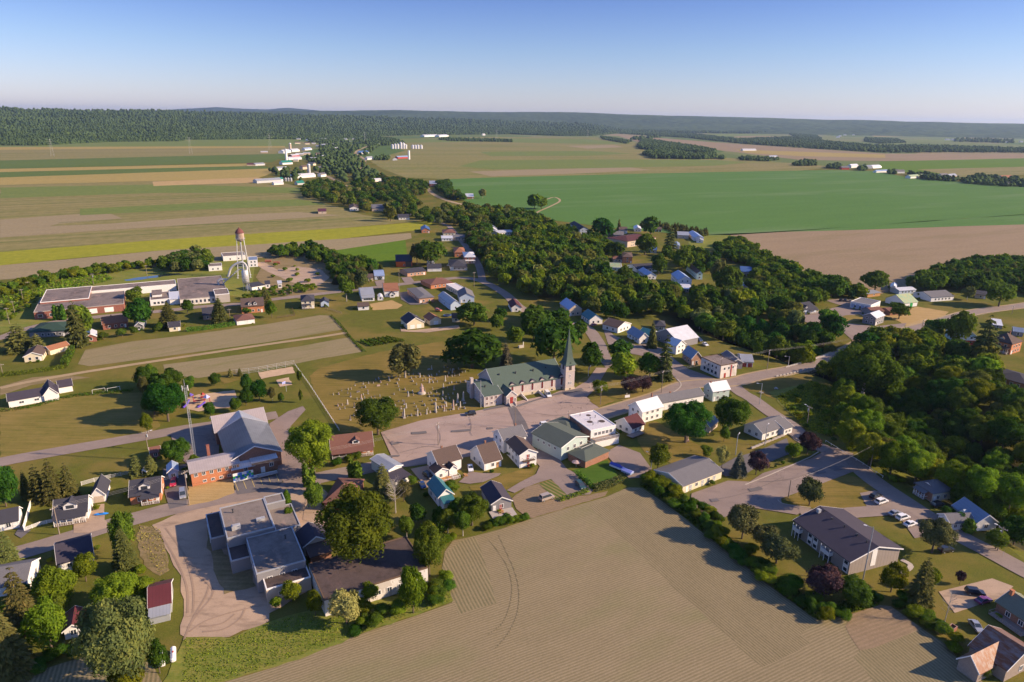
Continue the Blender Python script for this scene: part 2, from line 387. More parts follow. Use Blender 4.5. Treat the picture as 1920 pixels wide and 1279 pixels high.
def B_(label,p0,p1,p2,h,roof,rh,wm,rm,ridge='a',zp=0,name='house',cat='house',wf=-1,wr=-1,door=1,group=None,ch=None,**k):
    H=House(name,cat,label,p0,p1,p2,zp,group,k.pop('wid',None),k.pop('dep',None)); H.vol(h,roof,rh,ridge,wm,rm,**k)
    if wf<0: wf=max(1,int(H.a/3.6)) if H.dist<1500 else 0
    if wr<0: wr=max(1,int(H.b/3.8)) if H.dist<1500 else 0
    st=2 if h>4.6 else 1
    for i in range(st):
        z=(.95 if st==1 else .9+i*2.7) if h<7 else 1+i*3.2
        if h<2.4: z=.7
        for sd,n in (('f',wf),('r',wr),):
            if n>0: H.wins(sd,n,z,1.1,min(1.3,h-z-.35))
    if door and H.dist<1500: H.door('f',H.a*.09+.3 if H.a>5 else H.a/2,m='white_trim' if door==1 else door)
    if ch: H.chim(H.a*ch[0],H.b*ch[1],h+rh*.4,h+rh+.6,'brick_brown',.55)
    return H

# ---------------- ground materials
def wang(a,b):
    p,q=G(*a),G(*b); return math.atan2(q[1]-p[1],q[0]-p[0])
def fieldmat(name,c1,c2,ang=0,sp=0,rowc=.35,scale=.02,stretch=6,fine=1.2,patch=None,rowcol=None,c3=None):
    m,t,b=nt(name)
    v=mapping(t,(1,1,1),-ang)   # x along the rows
    vs=mapping(t,(1/stretch,1,1),-ang)

    mp=node(t,'ShaderNodeMapping'); mp.inputs['Scale'].default_value=(1/stretch,1,1); t.links.new(v,mp.inputs['Vector'])
    c=ramp(t,noise(t,mp.outputs[0],scale,5,.6),[(.32,c1),(.68,c2)])
    c=mix(t,.5,c,ramp(t,noise(t,mp.outputs[0],scale*7,4,.7),[(.3,sc(c1,.85)),(.7,sc(c2,1.12))]))
    if c3:
        c=mix(t,ramp(t,noise(t,mp.outputs[0],scale*2.3,4,.6),[(.52,(0,0,0)),(.68,(1,1,1))]),c,c3)
    c=mix(t,.4,c,ramp(t,noise(t,v,fine,3,.7),[(.3,sc(c1,.75)),(.7,sc(c2,1.22))]))
    if sp:
        sx=node(t,'ShaderNodeSeparateXYZ'); t.links.new(v,sx.inputs[0])
        wob=mth(t,'MULTIPLY',noise(t,v,.05,2),1.2)
        w=mth(t,'SINE',mth(t,'MULTIPLY',mth(t,'ADD',sx.outputs[1],wob),2*math.pi/sp))
        brk=noise(t,v,.9,2)
        w=mth(t,'MULTIPLY',mth(t,'ADD',mth(t,'MULTIPLY',w,.5),.5),mth(t,'ADD',brk,.35))
        c=mix(t,mth(t,'MULTIPLY',w,rowc),c,rowcol or (.06,.075,.025))
    t.links.new(c,b.inputs['Base Color']); b.inputs['Roughness'].default_value=1; b.inputs['Specular IOR Level'].default_value=.05
    MATS[name]=m; return m
def grassmat(name,g,dry,sc1=.035,thr=.5,soft=.12,fine=2.5):
    m,t,b=nt(name); v=mapping(t)
    c=ramp(t,noise(t,v,.25,5,.7),[(.3,sc(g,.75)),(.7,sc(g,1.2))])
    c=mix(t,ramp(t,noise(t,v,sc1,6,.65),[(thr-soft,(0,0,0)),(thr+soft,(1,1,1))]),c,dry)
    c=mix(t,ramp(t,noise(t,v,.35,4,.8),[(.5,(0,0,0)),(.75,(.6,.6,.6))]),c,sc(dry,1.2))
    c=mix(t,.4,c,ramp(t,noise(t,v,fine,3,.7),[(.3,sc(g,.55)),(.7,sc(dry,1.2))]))
    c=mix(t,.35,c,ramp(t,noise(t,mapping(t,(.06,1,1),.25),.9,3,.6),[(.35,sc(g,.8)),(.65,sc(dry,1.1))]))
    t.links.new(c,b.inputs['Base Color']); b.inputs['Roughness'].default_value=1; b.inputs['Specular IOR Level'].default_value=.05
    MATS[name]=m
def roadmat(name,col,scale=.12,cracks=.12,tr=.25,patch=None):
    m,t,b=nt(name); v=mapping(t)
    c=ramp(t,noise(t,v,scale,5,.65),[(.3,sc(col,.82)),(.7,sc(col,1.18))])
    c=mix(t,.35,c,ramp(t,noise(t,v,3,4,.7),[(.3,sc(col,.75)),(.7,sc(col,1.25))]))
    c=mix(t,ramp(t,noise(t,mapping(t,(.3,1,1),.35),.22,5,.7),[(.52,(0,0,0)),(.66,(tr,tr,tr))]),c,sc(col,.45))
    vo=node(t,'ShaderNodeTexVoronoi',feature='DISTANCE_TO_EDGE'); vo.inputs['Scale'].default_value=.05
    wv=node(t,'ShaderNodeVectorMath',operation='ADD'); t.links.new(v,wv.inputs[0]); 
    nn=node(t,'ShaderNodeTexNoise'); nn.inputs['Scale'].default_value=.3; t.links.new(v,nn.inputs['Vector'])
    s=node(t,'ShaderNodeVectorMath',operation='SCALE'); s.inputs['Scale'].default_value=5; t.links.new(nn.outputs['Color'],s.inputs[0]); t.links.new(s.outputs[0],wv.inputs[1])
    t.links.new(wv.outputs[0],vo.inputs['Vector'])
    k=mth(t,'MULTIPLY',mth(t,'LESS_THAN',vo.outputs['Distance'],.004),cracks)
    c=mix(t,k,c,sc(col,.35))
    t.links.new(c,b.inputs['Base Color']); b.inputs['Roughness'].default_value=.9; MATS[name]=m
grassmat('lawn_base',(.105,.125,.032),(.22,.165,.07))
grassmat('lawn_dry',(.115,.122,.02),(.26,.185,.062),.03,.5)
grassmat('lawn_cemetery',(.115,.108,.02),(.24,.165,.05),.05,.5)
grassmat('lawn_green',(.055,.12,.015),(.08,.13,.022),.1,.6)
grassmat('rough_green',(.105,.17,.022),(.26,.21,.06),.06,.58,fine=1.2)
grassmat('lawn_straw',(.34,.23,.09),(.42,.29,.13),.2,.4)
grassmat('rough_brown',(.14,.12,.045),(.27,.20,.11),.1,.42,fine=1.2)
roadmat('asphalt',(.25,.195,.165)); roadmat('asphalt_dark',(.14,.125,.125),.1,.2); roadmat('asphalt_plaza',(.33,.245,.205),.05,.5,.35)
roadmat('asphalt_lot',(.24,.185,.16),.06,.4,.3); roadmat('gravel',(.38,.275,.195),.1,0,.6); roadmat('sand',(.48,.34,.22),.3,0,.2); roadmat('dirt_track',(.34,.25,.14),.1,0,.1)
roadmat('kerb_concrete',(.42,.36,.30),.3,.2,.1)
RA=wang((620,1208),(848,1130)); 
fieldmat('soil_main',(.255,.20,.122),(.30,.235,.145),wang((660,1279),(960,1172)),.78,.6,.02,2,2.,rowcol=(.11,.10,.045),c3=(.215,.20,.095))
fieldmat('soil_side',(.235,.185,.108),(.285,.225,.135),wang((1260,1110),(1390,1220)),.78,.6,.03,3,2.,rowcol=(.055,.060,.026))
fieldmat('soil_head',(.24,.19,.11),(.29,.23,.135),wang((850,1060),(890,1140)),.95,.6,.03,3,2.,rowcol=(.05,.068,.028))
fieldmat('soil_corner',(.19,.145,.09),(.23,.175,.105),wang((1580,1265),(1740,1215)),.9,.7,.03,3,2.,rowcol=(.06,.075,.03))
fieldmat('soil_corner2',(.23,.18,.105),(.27,.215,.125),wang((1680,1180),(1800,1279)),.9,.55,.03,3,2.,rowcol=(.06,.075,.03))
LA=wang((0,500),(560,458))
fieldmat('field_tan_right',(.235,.175,.11),(.275,.205,.13),wang((1400,470),(1900,430)),0,0,.008,5,.4,c3=(.19,.155,.075))
fieldmat('field_green',(.072,.158,.038),(.092,.178,.044),wang((1000,380),(1800,350)),0,0,.004,5,.3,c3=(.15,.215,.10))
fieldmat('field_mixed',(.12,.150,.028),(.265,.21,.095),wang((900,300),(1500,300)),0,0,.006,14,.1,c3=(.10,.145,.024))
fieldmat('field_olive',(.165,.165,.052),(.27,.215,.10),LA,26,.22,.009,16,.1,rowcol=(.09,.11,.025),c3=(.13,.155,.035))
fieldmat('field_tan',(.245,.20,.115),(.28,.225,.13),LA,0,0,.02,14,.3)
fieldmat('field_yellow',(.30,.235,.075),(.36,.27,.10),LA,22,.25,.01,14,.1,rowcol=(.16,.16,.035))
fieldmat('field_straw',(.38,.26,.12),(.42,.30,.14),LA,0,0,.01,14,.1)
fieldmat('field_lime',(.21,.225,.022),(.285,.27,.03),LA,0,0,.012,4,.15)
fieldmat('field_dkgreen',(.075,.125,.03),(.115,.15,.04),LA,0,0,.01,14,.1)
fieldmat('field_ltgreen',(.12,.17,.045),(.16,.185,.05),LA,0,0,.01,14,.1)
fieldmat('field_bright',(.075,.15,.012),(.11,.17,.016),LA,0,0,.02,4,.3)
fieldmat('hay_cut',(.20,.17,.085),(.27,.215,.125),wang((170,680),(330,652)),0,0,.06,5,1.2,c3=(.16,.155,.05))
fieldmat('garden_soil',(.22,.16,.10),(.28,.20,.13),wang((960,950),(1100,920)),1.1,.3,.1,2,2,rowcol=(.11,.10,.05))
fieldmat('garden_rows',(.06,.105,.02),(.08,.12,.022),wang((1010,905),(1060,932)),1.5,1,.1,2,2,rowcol=(.26,.19,.09))
fieldmat('patchwork',(.075,.10,.045),(.15,.14,.065),0,0,0,.0016,4,.02,c3=(.10,.12,.055))
# ---------------- sheets
LAY={}; ROUGH={'lawn':(2.2,.45),'garden':(2,.25),'yard':(3,.6),'playground':(2,.3),'driveway':(2.5,.12),'field':(60,2.5),'water':(3,.6)}
def sheet(name,pts,m,lay=1,label=None,cat='ground',zz=None,world=False):
    w=[p if world else G(*p) for p in pts]
    if name in ROUGH:
        r=random.Random(len(pts)*7+int(w[0][0])); o=[]
        for i,p in enumerate(w):
            q=w[(i+1)%len(w)]; d=dist2(p,q); n=max(1,min(24,int(d/ROUGH[name][0]))); nx,ny=-(q[1]-p[1])/(d+1e-6),(q[0]-p[0])/(d+1e-6)
            for k in range(n):
                e=r.uniform(-1,1)*ROUGH[name][1] if k else 0; o.append((p[0]+(q[0]-p[0])*k/n+nx*e,p[1]+(q[1]-p[1])*k/n+ny*e))
        w=o
    LAY['n']=LAY.get('n',0)+1
    z=(zz if zz is not None else .03*lay)+(LAY['n']%29)*.0009
    me=bpy.data.meshes.new(name)
    import bmesh
    bm=bmesh.new(); vs=[bm.verts.new((x,y,z)) for x,y in w]; f=bm.faces.new(vs); bmesh.ops.triangulate(bm,faces=[f]); bm.normal_update()
    for f in bm.faces:
        if f.normal.z<0: f.normal_flip()
    bm.to_mesh(me); bm.free(); me.materials.append(M(m)); o=put(name,me)
    return tag(o,label or 'ground surface',cat,None,'structure')
def smooth_path(pts,k=4):
    P_=[Vector(p) for p in pts]; out=[]
    for i in range(len(P_)-1):
        a=P_[max(0,i-1)];b=P_[i];c=P_[i+1];d=P_[min(len(P_)-1,i+2)]
        for j in range(k):
            t=j/k; out.append(.5*((2*b)+(c-a)*t+(2*a-5*b+4*c-d)*t*t+(3*b-a-3*c+d)*t**3))
    out.append(P_[-1]); return out
def road(name,pts,w,m,lay=3,label='road',cat='road',reg=True,zz=None,k=4,shoulder=None):
    p=smooth_path([G(*q) for q in pts],k)
    if reg: ROADS.append(([tuple(q) for q in p],w))
    L_,R_=[],[]
    for i,q in enumerate(p):
        d=(p[min(i+1,len(p)-1)]-p[max(i-1,0)]).normalized(); n=Vector((-d.y,d.x))*w/2
        L_.append(q+n); R_.append(q-n)
    LAY['n']=LAY.get('n',0)+1
    z=(zz if zz is not None else .03*lay)+(LAY['n']%29)*.0009
    me=bpy.data.meshes.new(name); n=len(p)
    me.from_pydata([(q.x,q.y,z) for q in L_]+[(q.x,q.y,z) for q in R_],[],[(i,i+1,n+i+1,n+i)[::-1] for i in range(n-1)])
    me.materials.append(M(m)); me.update(); o=put(name,me)
    if shoulder: road('path',pts,w+shoulder,'sand' if shoulder<2 else 'dirt_track',0,label+' gravel shoulder','path',False,z-.02,k)
    return tag(o,label,cat,None,'structure')
# ground grid
def ground():
    xs=sorted(set([float(x) for x in list(np.arange(-200,420,5))]+[-28000,-12000,-5000,-2500,-1200,-600,-350,500,700,1200,2500,5000,12000,28000]))
    ys=sorted(set([float(y) for y in list(np.arange(100,620,5))]+[-2000,-500,0,60,700,900,1500,2500,4500,9000,16000,27000]))
    V=[(x,y,gz(x,y)-.02) for y in ys for x in xs]; nx=len(xs)
    Fs=[(j*nx+i,j*nx+i+1,(j+1)*nx+i+1,(j+1)*nx+i) for j in range(len(ys)-1) for i in range(nx-1)]
    me=bpy.data.meshes.new('ground'); me.from_pydata(V,[],Fs); me.materials.append(M('ground_mix')); me.update()
    tag(put('ground',me),'grassy village ground and far plain','ground',None,'structure')
def groundmat():
    m,t,b=nt('ground_mix'); v=mapping(t)
    g=(.090,.112,.016); dry=(.21,.152,.045)
    c=ramp(t,noise(t,v,.25,5,.7),[(.3,sc(g,.75)),(.7,sc(g,1.2))])
    c=mix(t,ramp(t,noise(t,v,.03,6,.65),[(.46,(0,0,0)),(.68,(1,1,1))]),c,dry)
    c=mix(t,.35,c,ramp(t,noise(t,v,2.5,3,.7),[(.3,sc(g,.55)),(.7,sc(dry,1.2))]))

    vo=node(t,'ShaderNodeTexVoronoi'); vo.inputs['Scale'].default_value=.0022; mp=node(t,'ShaderNodeMapping'); mp.inputs['Scale'].default_value=(1,.55,1); t.links.new(v,mp.inputs['Vector']); t.links.new(mp.outputs[0],vo.inputs['Vector'])
    f=ramp(t,vo.outputs['Color'],[(.2,(.08,.13,.035)),(.45,(.15,.17,.06)),(.6,(.10,.15,.04)),(.85,(.23,.19,.10))])
    sx=node(t,'ShaderNodeSeparateXYZ'); t.links.new(v,sx.inputs[0])
    c=mix(t,ramp(t,mth(t,'DIVIDE',sx.outputs[1],10000),[(.2,(0,0,0)),(.21,(1,1,1))]),c,f)

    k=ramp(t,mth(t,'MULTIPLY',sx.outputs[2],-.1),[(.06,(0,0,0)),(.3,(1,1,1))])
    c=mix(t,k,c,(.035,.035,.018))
    t.links.new(c,b.inputs['Base Color']); b.inputs['Roughness'].default_value=1; b.inputs['Specular IOR Level'].default_value=.05; MATS['ground_mix']=m
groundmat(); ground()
# far fields (z a little higher: they are far)
FZ=.12
sheet('field',[(-500,283),(0,274),(60,274),(200,265),(330,264),(560,260),(560,272),(530,276),(0,276),(-500,285)],'field_ltgreen',label='pale green strip field under the forest edge',cat='field',zz=FZ)
sheet('field',[(-500,285),(0,276),(535,274),(535,277),(0,281),(-500,290)],'field_yellow',label='yellow hay strip near the forest edge',cat='field',zz=FZ+.1)
sheet('field',[(-500,290),(0,281),(540,277),(520,289),(0,301),(-500,312)],'field_olive',label='olive strip field left of the white silos',cat='field',zz=FZ)
sheet('field',[(-500,312),(0,301),(540,288),(510,304),(0,317),(-500,330)],'field_dkgreen',label='dark green strip field beyond the yellow hay',cat='field',zz=FZ)
sheet('field',[(-500,330),(0,317),(500,306),(490,311),(0,323),(-500,337)],'field_yellow',label='narrow yellow strip between two green strips',cat='field',zz=FZ)
sheet('field',[(-500,337),(0,323),(490,311),(510,316),(0,333),(-500,348)],'field_dkgreen',label='narrow dark green strip between yellow strips',cat='field',zz=FZ)
sheet('field',[(-500,348),(0,333),(510,316),(520,322),(480,335),(0,347),(-500,365)],'field_yellow',label='wide yellow hay strip ending at the long grey barn',cat='field',zz=FZ)
sheet('field',[(286,341),(480,333),(500,336),(520,342),(400,345),(288,349)],'field_straw',label='pale straw patch beside the long grey barn',cat='field',zz=FZ+.1)
sheet('field',[(-600,368),(0,347),(480,335),(540,345),(580,360),(600,378),(640,390),(680,403),(720,409),(805,413),(640,428),(0,473),(-600,515)],'field_olive',label='broad tan and olive field behind the water tower',cat='field',zz=.08)
for i,(a,b) in enumerate((((0,385),(530,365)),((0,398),(400,381)),((0,438),(605,412)),((0,455),(330,437)),((110,418),(390,401)),((0,366),(300,355)))):
    p,q=G(*a),G(*b); w=1.6 if i!=2 else 2.4
    sheet('field',[(p[0],p[1]-w),(q[0],q[1]-w),(q[0],q[1]+w),(p[0],p[1]+w)],'field_dkgreen',label='thin grassy ditch line across the tan field',cat='field',zz=.16,world=True)
sheet('field',[(0,436),(60,432),(110,420),(230,410),(200,398),(0,412)],'field_tan',label='pale bare patch in the tan field at the frame edge',cat='field',zz=.14)
sheet('field',[(-600,515),(0,473),(300,450),(640,428),(805,415),(812,420),(782,432),(640,448),(300,470),(0,498),(-600,545)],'field_lime',label='bright yellow-green strip behind the water tower',cat='field',zz=.13)
sheet('field',[(-600,545),(0,498),(300,470),(640,448),(770,437),(772,447),(760,450),(640,468),(560,478),(330,497),(60,520),(0,525),(-600,580)],'field_tan',label='tan strip between the lime strip and the factory',cat='field',zz=.1)
sheet('field',[(600,475),(640,466),(760,450),(765,490),(700,492),(650,500),(620,488)],'field_bright',label='bright green plot beside the big tree behind the barn',cat='field',zz=.08)
sheet('field',[(690,300),(760,283),(700,262),(900,257),(1120,258),(1200,268),(1215,292),(1300,300),(1360,296),(1420,300),(1560,314),(1500,320),(1380,322),(1150,327),(921,333),(845,336),(760,333),(720,318)],'field_mixed',label='wide banded olive field above the green field',cat='field',zz=FZ)
sheet('field',[(1150,252),(1380,270),(1520,279),(1660,288),(1920,289),(2500,300),(2500,330),(1920,300),(1640,302),(1500,300),(1400,288),(1300,275),(1200,268)],'field_tan_right',label='brown strip field below the far woods',cat='field',zz=FZ)
sheet('field',[(1380,281),(1480,284),(1660,290),(1660,296),(1500,293),(1400,287)],'field_yellow',label='yellow-green strip near the far barns',cat='field',zz=FZ+.15)
sheet('field',[(1650,303),(1920,297),(2500,312),(2500,345),(1920,322),(1800,330),(1720,325),(1650,318)],'field_bright',label='bright green field behind the row of farms',cat='field',zz=FZ+.1)
sheet('field',[(1720,318),(1920,313),(2400,330),(2400,350),(1920,328),(1800,332)],'field_olive',label='olive strip in front of the bright green field',cat='field',zz=FZ+.3)
sheet('field',[(845,335),(921,332),(1100,327),(1380,322),(1563,319),(1641,321),(1703,333),(1788,340),(1920,350),(2700,380),(2700,340),(1920,402),(1370,441),(1317,440),(1168,427),(1067,417),(1017,411),(1000,404),(940,395),(900,388),(860,372),(830,352)][:14]+[(2600,400),(1920,403),(1370,441),(1317,442),(1168,430),(1067,417),(1017,411),(990,404),(940,395),(900,388),(860,372),(830,352)],'field_green',label='huge smooth green crop field',cat='field',zz=.1)
sheet('field',[(1370,441),(1920,403),(2600,350),(2600,600),(1920,510),(1760,560),(1500,545),(1430,500)][:2]+[(2600,400),(2700,560),(1920,505),(1760,520),(1650,552),(1520,540),(1440,512),(1400,480)],'field_tan_right',label='brown ploughed field on the right behind the trees',cat='field',zz=.06)
sheet('field',[(1317,441),(1370,440),(1400,480),(1345,470),(1300,470),(1290,455)],'rough_green',label='green verge beside the white farm shed',cat='field',zz=.05)
for p_,m_ in (([(900,301),(1100,299),(1340,300),(1400,305),(1340,311),(1100,316),(920,318),(860,312)],'field_ltgreen'),([(880,322),(1000,318),(1180,314),(1220,319),(1100,325),(921,331)],'field_tan'),([(1060,274),(1150,272),(1170,276),(1100,279)],'field_tan'),([(720,262),(900,259),(1100,261),(1190,270),(1100,270),(900,266),(740,268)],'field_ltgreen'),([(1400,306),(1500,306),(1560,313),(1500,318),(1300,319),(1260,315)],'field_olive'),([(900,285),(1100,283),(1190,288),(1100,292),(920,293)],'field_ltgreen')):
    sheet('field',p_,m_,label='soft band of crop in the wide olive field',cat='field',zz=.3)
for p_,m_ in (([(0,352),(300,346),(560,352),(600,362),(300,362),(0,372)],'field_ltgreen'),([(150,392),(420,378),(560,374),(620,384),(400,392),(150,404)],'field_ltgreen'),([(0,428),(200,420),(420,404),(560,398),(640,404),(420,418),(200,432),(0,446)],'field_tan')):
    sheet('field',p_,m_,label='soft band of crop in the broad tan field',cat='field',zz=.19)
for p_,m_ in (([(1700,262),(1920,262),(1960,266),(1920,268),(1720,266)],'field_ltgreen'),([(1390,243),(1540,245),(1560,248),(1400,247)],'field_ltgreen'),([(1620,252),(1700,252),(1740,256),(1640,256)],'field_straw'),([(1640,272),(1720,272),(1800,274),(1700,275)],'field_tan'),([(1750,245),(1860,244),(1870,247),(1760,248)],'field_yellow'),([(1470,258),(1496,257),(1500,260),(1472,261)],'field_straw'),([(1320,252),(1400,250),(1460,254),(1340,256)],'field_ltgreen'),([(1800,257),(1960,258),(1960,260),(1810,260)],'field_tan'),([(1290,242),(1330,241),(1340,244),(1300,245)],'field_ltgreen')):
    sheet('field',p_,m_,label='pale hazy field in the far farmland',cat='field',zz=.6)
# far dirt tracks
road('path',[(1000,408),(1008,398),(1030,388),(1050,377),(1040,370),(1025,374)],3.5,'dirt_track',4,'curving dirt track in the green field','path',zz=.2)
road('road',[(592,322),(618,333),(640,344),(662,360)],9,'dirt_track',4,'pale road between the farm and the woods',zz=.25)
road('road',[(700,270),(668,284),(673,292),(684,300),(676,312),(672,320)],10,'dirt_track',4,'winding pale road beside the far farms',zz=.3)
road('road',[(798,350),(812,364),(838,376),(868,384)],8,'dirt_track',4,'pale road past the red farmhouse',zz=.2)
road('road',[(755,398),(775,404),(805,411),(842,424)],6,'asphalt',4,'road curving behind the low houses',zz=.2)
# village fields
sheet('field',[(160,656),(250,640),(340,630),(500,608),(600,591),(622,592),(643,618),(500,642),(340,664),(169,687),(146,683)],'hay_cut',1,'upper mown hay field beside the houses','field')
sheet('field',[(306,684),(400,672),(560,650),(640,635),(655,633),(679,660),(600,673),(556,682),(470,695),(400,705),(372,709),(330,704),(310,699)],'hay_cut',1,'lower mown hay field above the playground','field')
road('path',[(0,728),(60,715),(170,696),(340,670),(500,646),(600,632),(650,624)],3.5,'dirt_track',2,'dry dirt track between two hay fields','path')
sheet('field',[(0,725),(60,708),(120,703),(170,708),(140,712),(60,722),(0,742)],'rough_brown',1,'bare brown patch behind the long white building','field')
sheet('lawn',[(0,770),(60,762),(130,742),(270,735),(300,800),(275,818),(150,838),(0,862)],'lawn_dry',1,'large dry lawn beside the road','lawn')
sheet('lawn',[(580,705),(600,690),(680,668),(740,655),(830,640),(860,690),(905,730),(905,765),(700,812),(640,812),(618,780),(590,735)],'lawn_cemetery',1,'dry grass of the cemetery','lawn')
sheet('field',[(500,482),(590,478),(625,500),(648,545),(560,560),(500,545),(480,520)],'rough_brown',1,'bare gravelly lot beside the water tower','field')
road('path',[(484,492),(520,512),(560,524),(600,520)],9,'gravel',2,'gravel track across the bare lot','path')
sheet('field',[(0,540),(60,520),(230,500),(330,500),(420,480),(480,480),(470,560),(330,540),(60,610),(0,625)],'rough_green',1,'weedy grass round the old factory','field')

def watermat():
    m,t,b=nt('creek_water'); b.inputs['Base Color'].default_value=(.03,.045,.05,1); b.inputs['Roughness'].default_value=.05; b.inputs['Specular IOR Level'].default_value=.6; MATS['creek_water']=m
watermat()
sheet('water',[(232,525),(262,520),(300,515.5),(335,512.5),(345,514),(300,519.5),(258,525.5),(238,527)],'creek_water',3,'narrow pond behind the old factory','water')
# roads
road('road',[(-60,650),(0,634),(40,620),(110,603),(200,593),(320,582),(370,576),(451,570),(508,562),(560,556),(635,547),(714,538),(770,531),(808,527),(864,521),(905,528),(948,552),(980,580),(1040,602),(1095,612),(1120,640),(1132,668),(1150,690)],7.5,'asphalt',4,'street past the old factory and up to the church')
road('road',[(905,528),(900,505),(893,490),(880,470),(842,424)],6,'asphalt',3,'side street climbing through the trees')
road('road',[(-120,895),(0,867),(113,846),(200,831),(275,818),(340,806),(430,793),(520,778)],8,'asphalt',4,'paved road passing the big dry lawn')
road('road',[(-80,1062),(0,1046),(60,1030),(140,1006),(210,984),(263,970),(315,956),(380,942),(432,932),(545,913),(600,896),(660,884),(720,872),(790,862),(860,850),(940,838)],8,'asphalt',4,'village street in front of the garages')
sheet('plaza',[(714,811),(789,789),(898,770),(940,762),(975,752),(1034,740),(1050,733),(1074,730),(1100,715),(1118,690),(1140,690),(1118,728),(1100,745),(1124,766),(1160,760),(1180,768),(1130,790),(1060,815),(1000,835),(940,845),(880,856),(808,866),(745,878),(734,856)],'asphalt_plaza',5,'wide pinkish paved square in front of the church','road')
road('road',[(1080,795),(1124,778),(1180,761),(1240,742),(1275,726),(1310,720),(1372,717),(1410,708),(1448,700),(1504,690),(1551,674),(1590,658),(1636,634),(1692,622),(1730,613),(1768,602),(1824,586),(1920,573),(2050,552)],8.5,'asphalt',6,'main road crossing the creek',shoulder=2.5)
sheet('road_patch',[(952,764),(966,762),(985,790),(992,806),(966,806),(962,790)],'asphalt_dark',7,'dark tar patch running across the pinkish square','road')
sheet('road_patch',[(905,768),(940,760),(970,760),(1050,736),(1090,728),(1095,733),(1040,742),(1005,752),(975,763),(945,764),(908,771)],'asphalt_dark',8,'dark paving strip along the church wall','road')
road('road',[(1290,722),(1280,708),(1262,690),(1245,668),(1215,650),(1195,655)],8,'asphalt',5,'side street bending towards the dark roofed houses')
road('road',[(1372,722),(1392,738),(1410,748),(1448,776),(1485,800),(1505,824),(1540,840),(1590,862),(1636,900),(1692,938),(1749,975),(1805,1009),(1861,1038),(1920,1070),(2000,1110)],7.5,'asphalt',5,'narrow road down to the apartment block')
road('road',[(1636,634),(1610,628),(1580,612),(1545,605),(1510,598)],9,'asphalt',5,'driveway to the low blue house')
sheet('parking_lot',[(1484,592),(1515,588),(1552,580),(1580,574),(1545,563),(1580,560),(1610,566),(1660,590),(1640,594),(1620,592),(1570,597),(1575,605),(1640,612),(1700,606),(1690,620),(1640,640),(1600,640),(1580,622),(1553,617),(1510,604)],'asphalt_lot',4,'paved forecourt beside the low blue house','road')
sheet('lawn',[(1571,598),(1585,592),(1612,590),(1620,594),(1618,602),(1600,604),(1580,603)],'lawn_dry',7,'small grass island in the forecourt','lawn')
sheet('lawn',[(1650,590),(1720,575),(1780,585),(1765,597),(1730,608),(1700,612),(1680,600)],'lawn_straw',1,'dry lawn in front of the green roofed barn','lawn')
sheet('lawn',[(1420,712),(1480,704),(1530,700),(1500,720),(1455,750),(1420,735),(1385,730)],'lawn_cemetery',1,'grass slope beside the creek bridge','lawn')
sheet('parking_lot',[(1292,950),(1297,926),(1365,902),(1406,904),(1430,888),(1519,861),(1560,838),(1600,851),(1600,885),(1537,909),(1464,936),(1466,945),(1519,954),(1494,966),(1406,952),(1380,958),(1359,971),(1340,981),(1316,964)],'asphalt_lot',6,'cracked paved lot beside the low grey motel','road')
sheet('parking_lot',[(1340,880),(1380,858),(1408,850),(1440,838),(1475,822),(1484,850),(1455,862),(1420,876),(1395,892),(1360,894)],'asphalt_dark',5,'small dark parking area edged with stones','road')
sheet('lawn',[(1464,936),(1537,909),(1585,890),(1615,898),(1642,920),(1630,952),(1588,954),(1550,956),(1500,950)],'lawn_cemetery',2,'round lawn above the apartment block','lawn')
road('road',[(1500,962),(1555,966),(1600,962),(1650,958),(1690,950)],6,'asphalt',7,'driveway behind the apartment block')
sheet('parking_lot',[(1612,925),(1640,920),(1690,938),(1740,975),(1760,1000),(1715,1010),(1690,975),(1660,965),(1625,950)],'asphalt_lot',4,'parking bays beside the narrow road','road')
sheet('parking_lot',[(1760,1110),(1860,1085),(1900,1100),(1880,1120),(1820,1140),(1790,1150)],'gravel',3,'gravel drive beside the olive roofed house','road')
sheet('yard',[(285,985),(340,960),(400,942),(415,935),(500,915),(560,915),(600,905),(615,925),(640,960),(620,985),(575,1000),(560,1050),(575,1110),(505,1150),(505,1165),(430,1195),(360,1203),(338,1190),(345,1140),(340,1080),(318,1040),(303,1003)],'gravel',2,'sandy gravel yard round the flat roofed building','yard')
sheet('lawn',[(385,972),(398,960),(405,1000),(420,1040),(470,1060),(480,1100),(420,1115),(400,1060),(388,1020)],'rough_brown',4,'weedy strip along the flat roofed building','lawn')
sheet('lawn',[(262,985),(300,990),(310,1030),(318,1070),(300,1080),(270,1060),(255,1010)],'rough_brown',1,'dry weeds beside the gravel yard','lawn')
sheet('parking_lot',[(505,795),(540,772),(568,762),(573,769),(545,800),(560,850),(585,885),(605,905),(540,915),(520,890),(518,850),(508,815)],'asphalt_lot',5,'paved lane beside the parish hall','road')
sheet('parking_lot',[(438,906),(520,886),(530,903),(520,915),(470,925),(445,928)],'asphalt_dark',6,'dark parking bays below the colourful wall','road')
for i in range(6):
    a=(441+i*15.2,906-i*3.6); b=(447+i*15.2,921-i*3.6); g,h=Vector(G(*a)),Vector(G(*b)); d=(h-g).normalized(); n=Vector((-d.y,d.x))*.09
    sheet('road_marking',[g+n,h+n,h-n,g-n],'yellow_line',label='painted yellow parking line below the colourful wall',cat='marking',zz=.22,world=True)
sheet('lawn',[(352,912),(437,893),(440,925),(390,942),(352,949)],'lawn_straw',5,'straw coloured lawn in front of the brick hall','lawn')
sheet('parking_lot',[(305,880),(350,870),(350,948),(318,955),(308,920)],'asphalt_dark',5,'dark driveway with two parked cars','road')
sheet('driveway',[(140,962),(165,950),(196,945),(196,975),(210,988),(165,1000),(138,1000)],'gravel',5,'reddish driveway beside the white house','road')
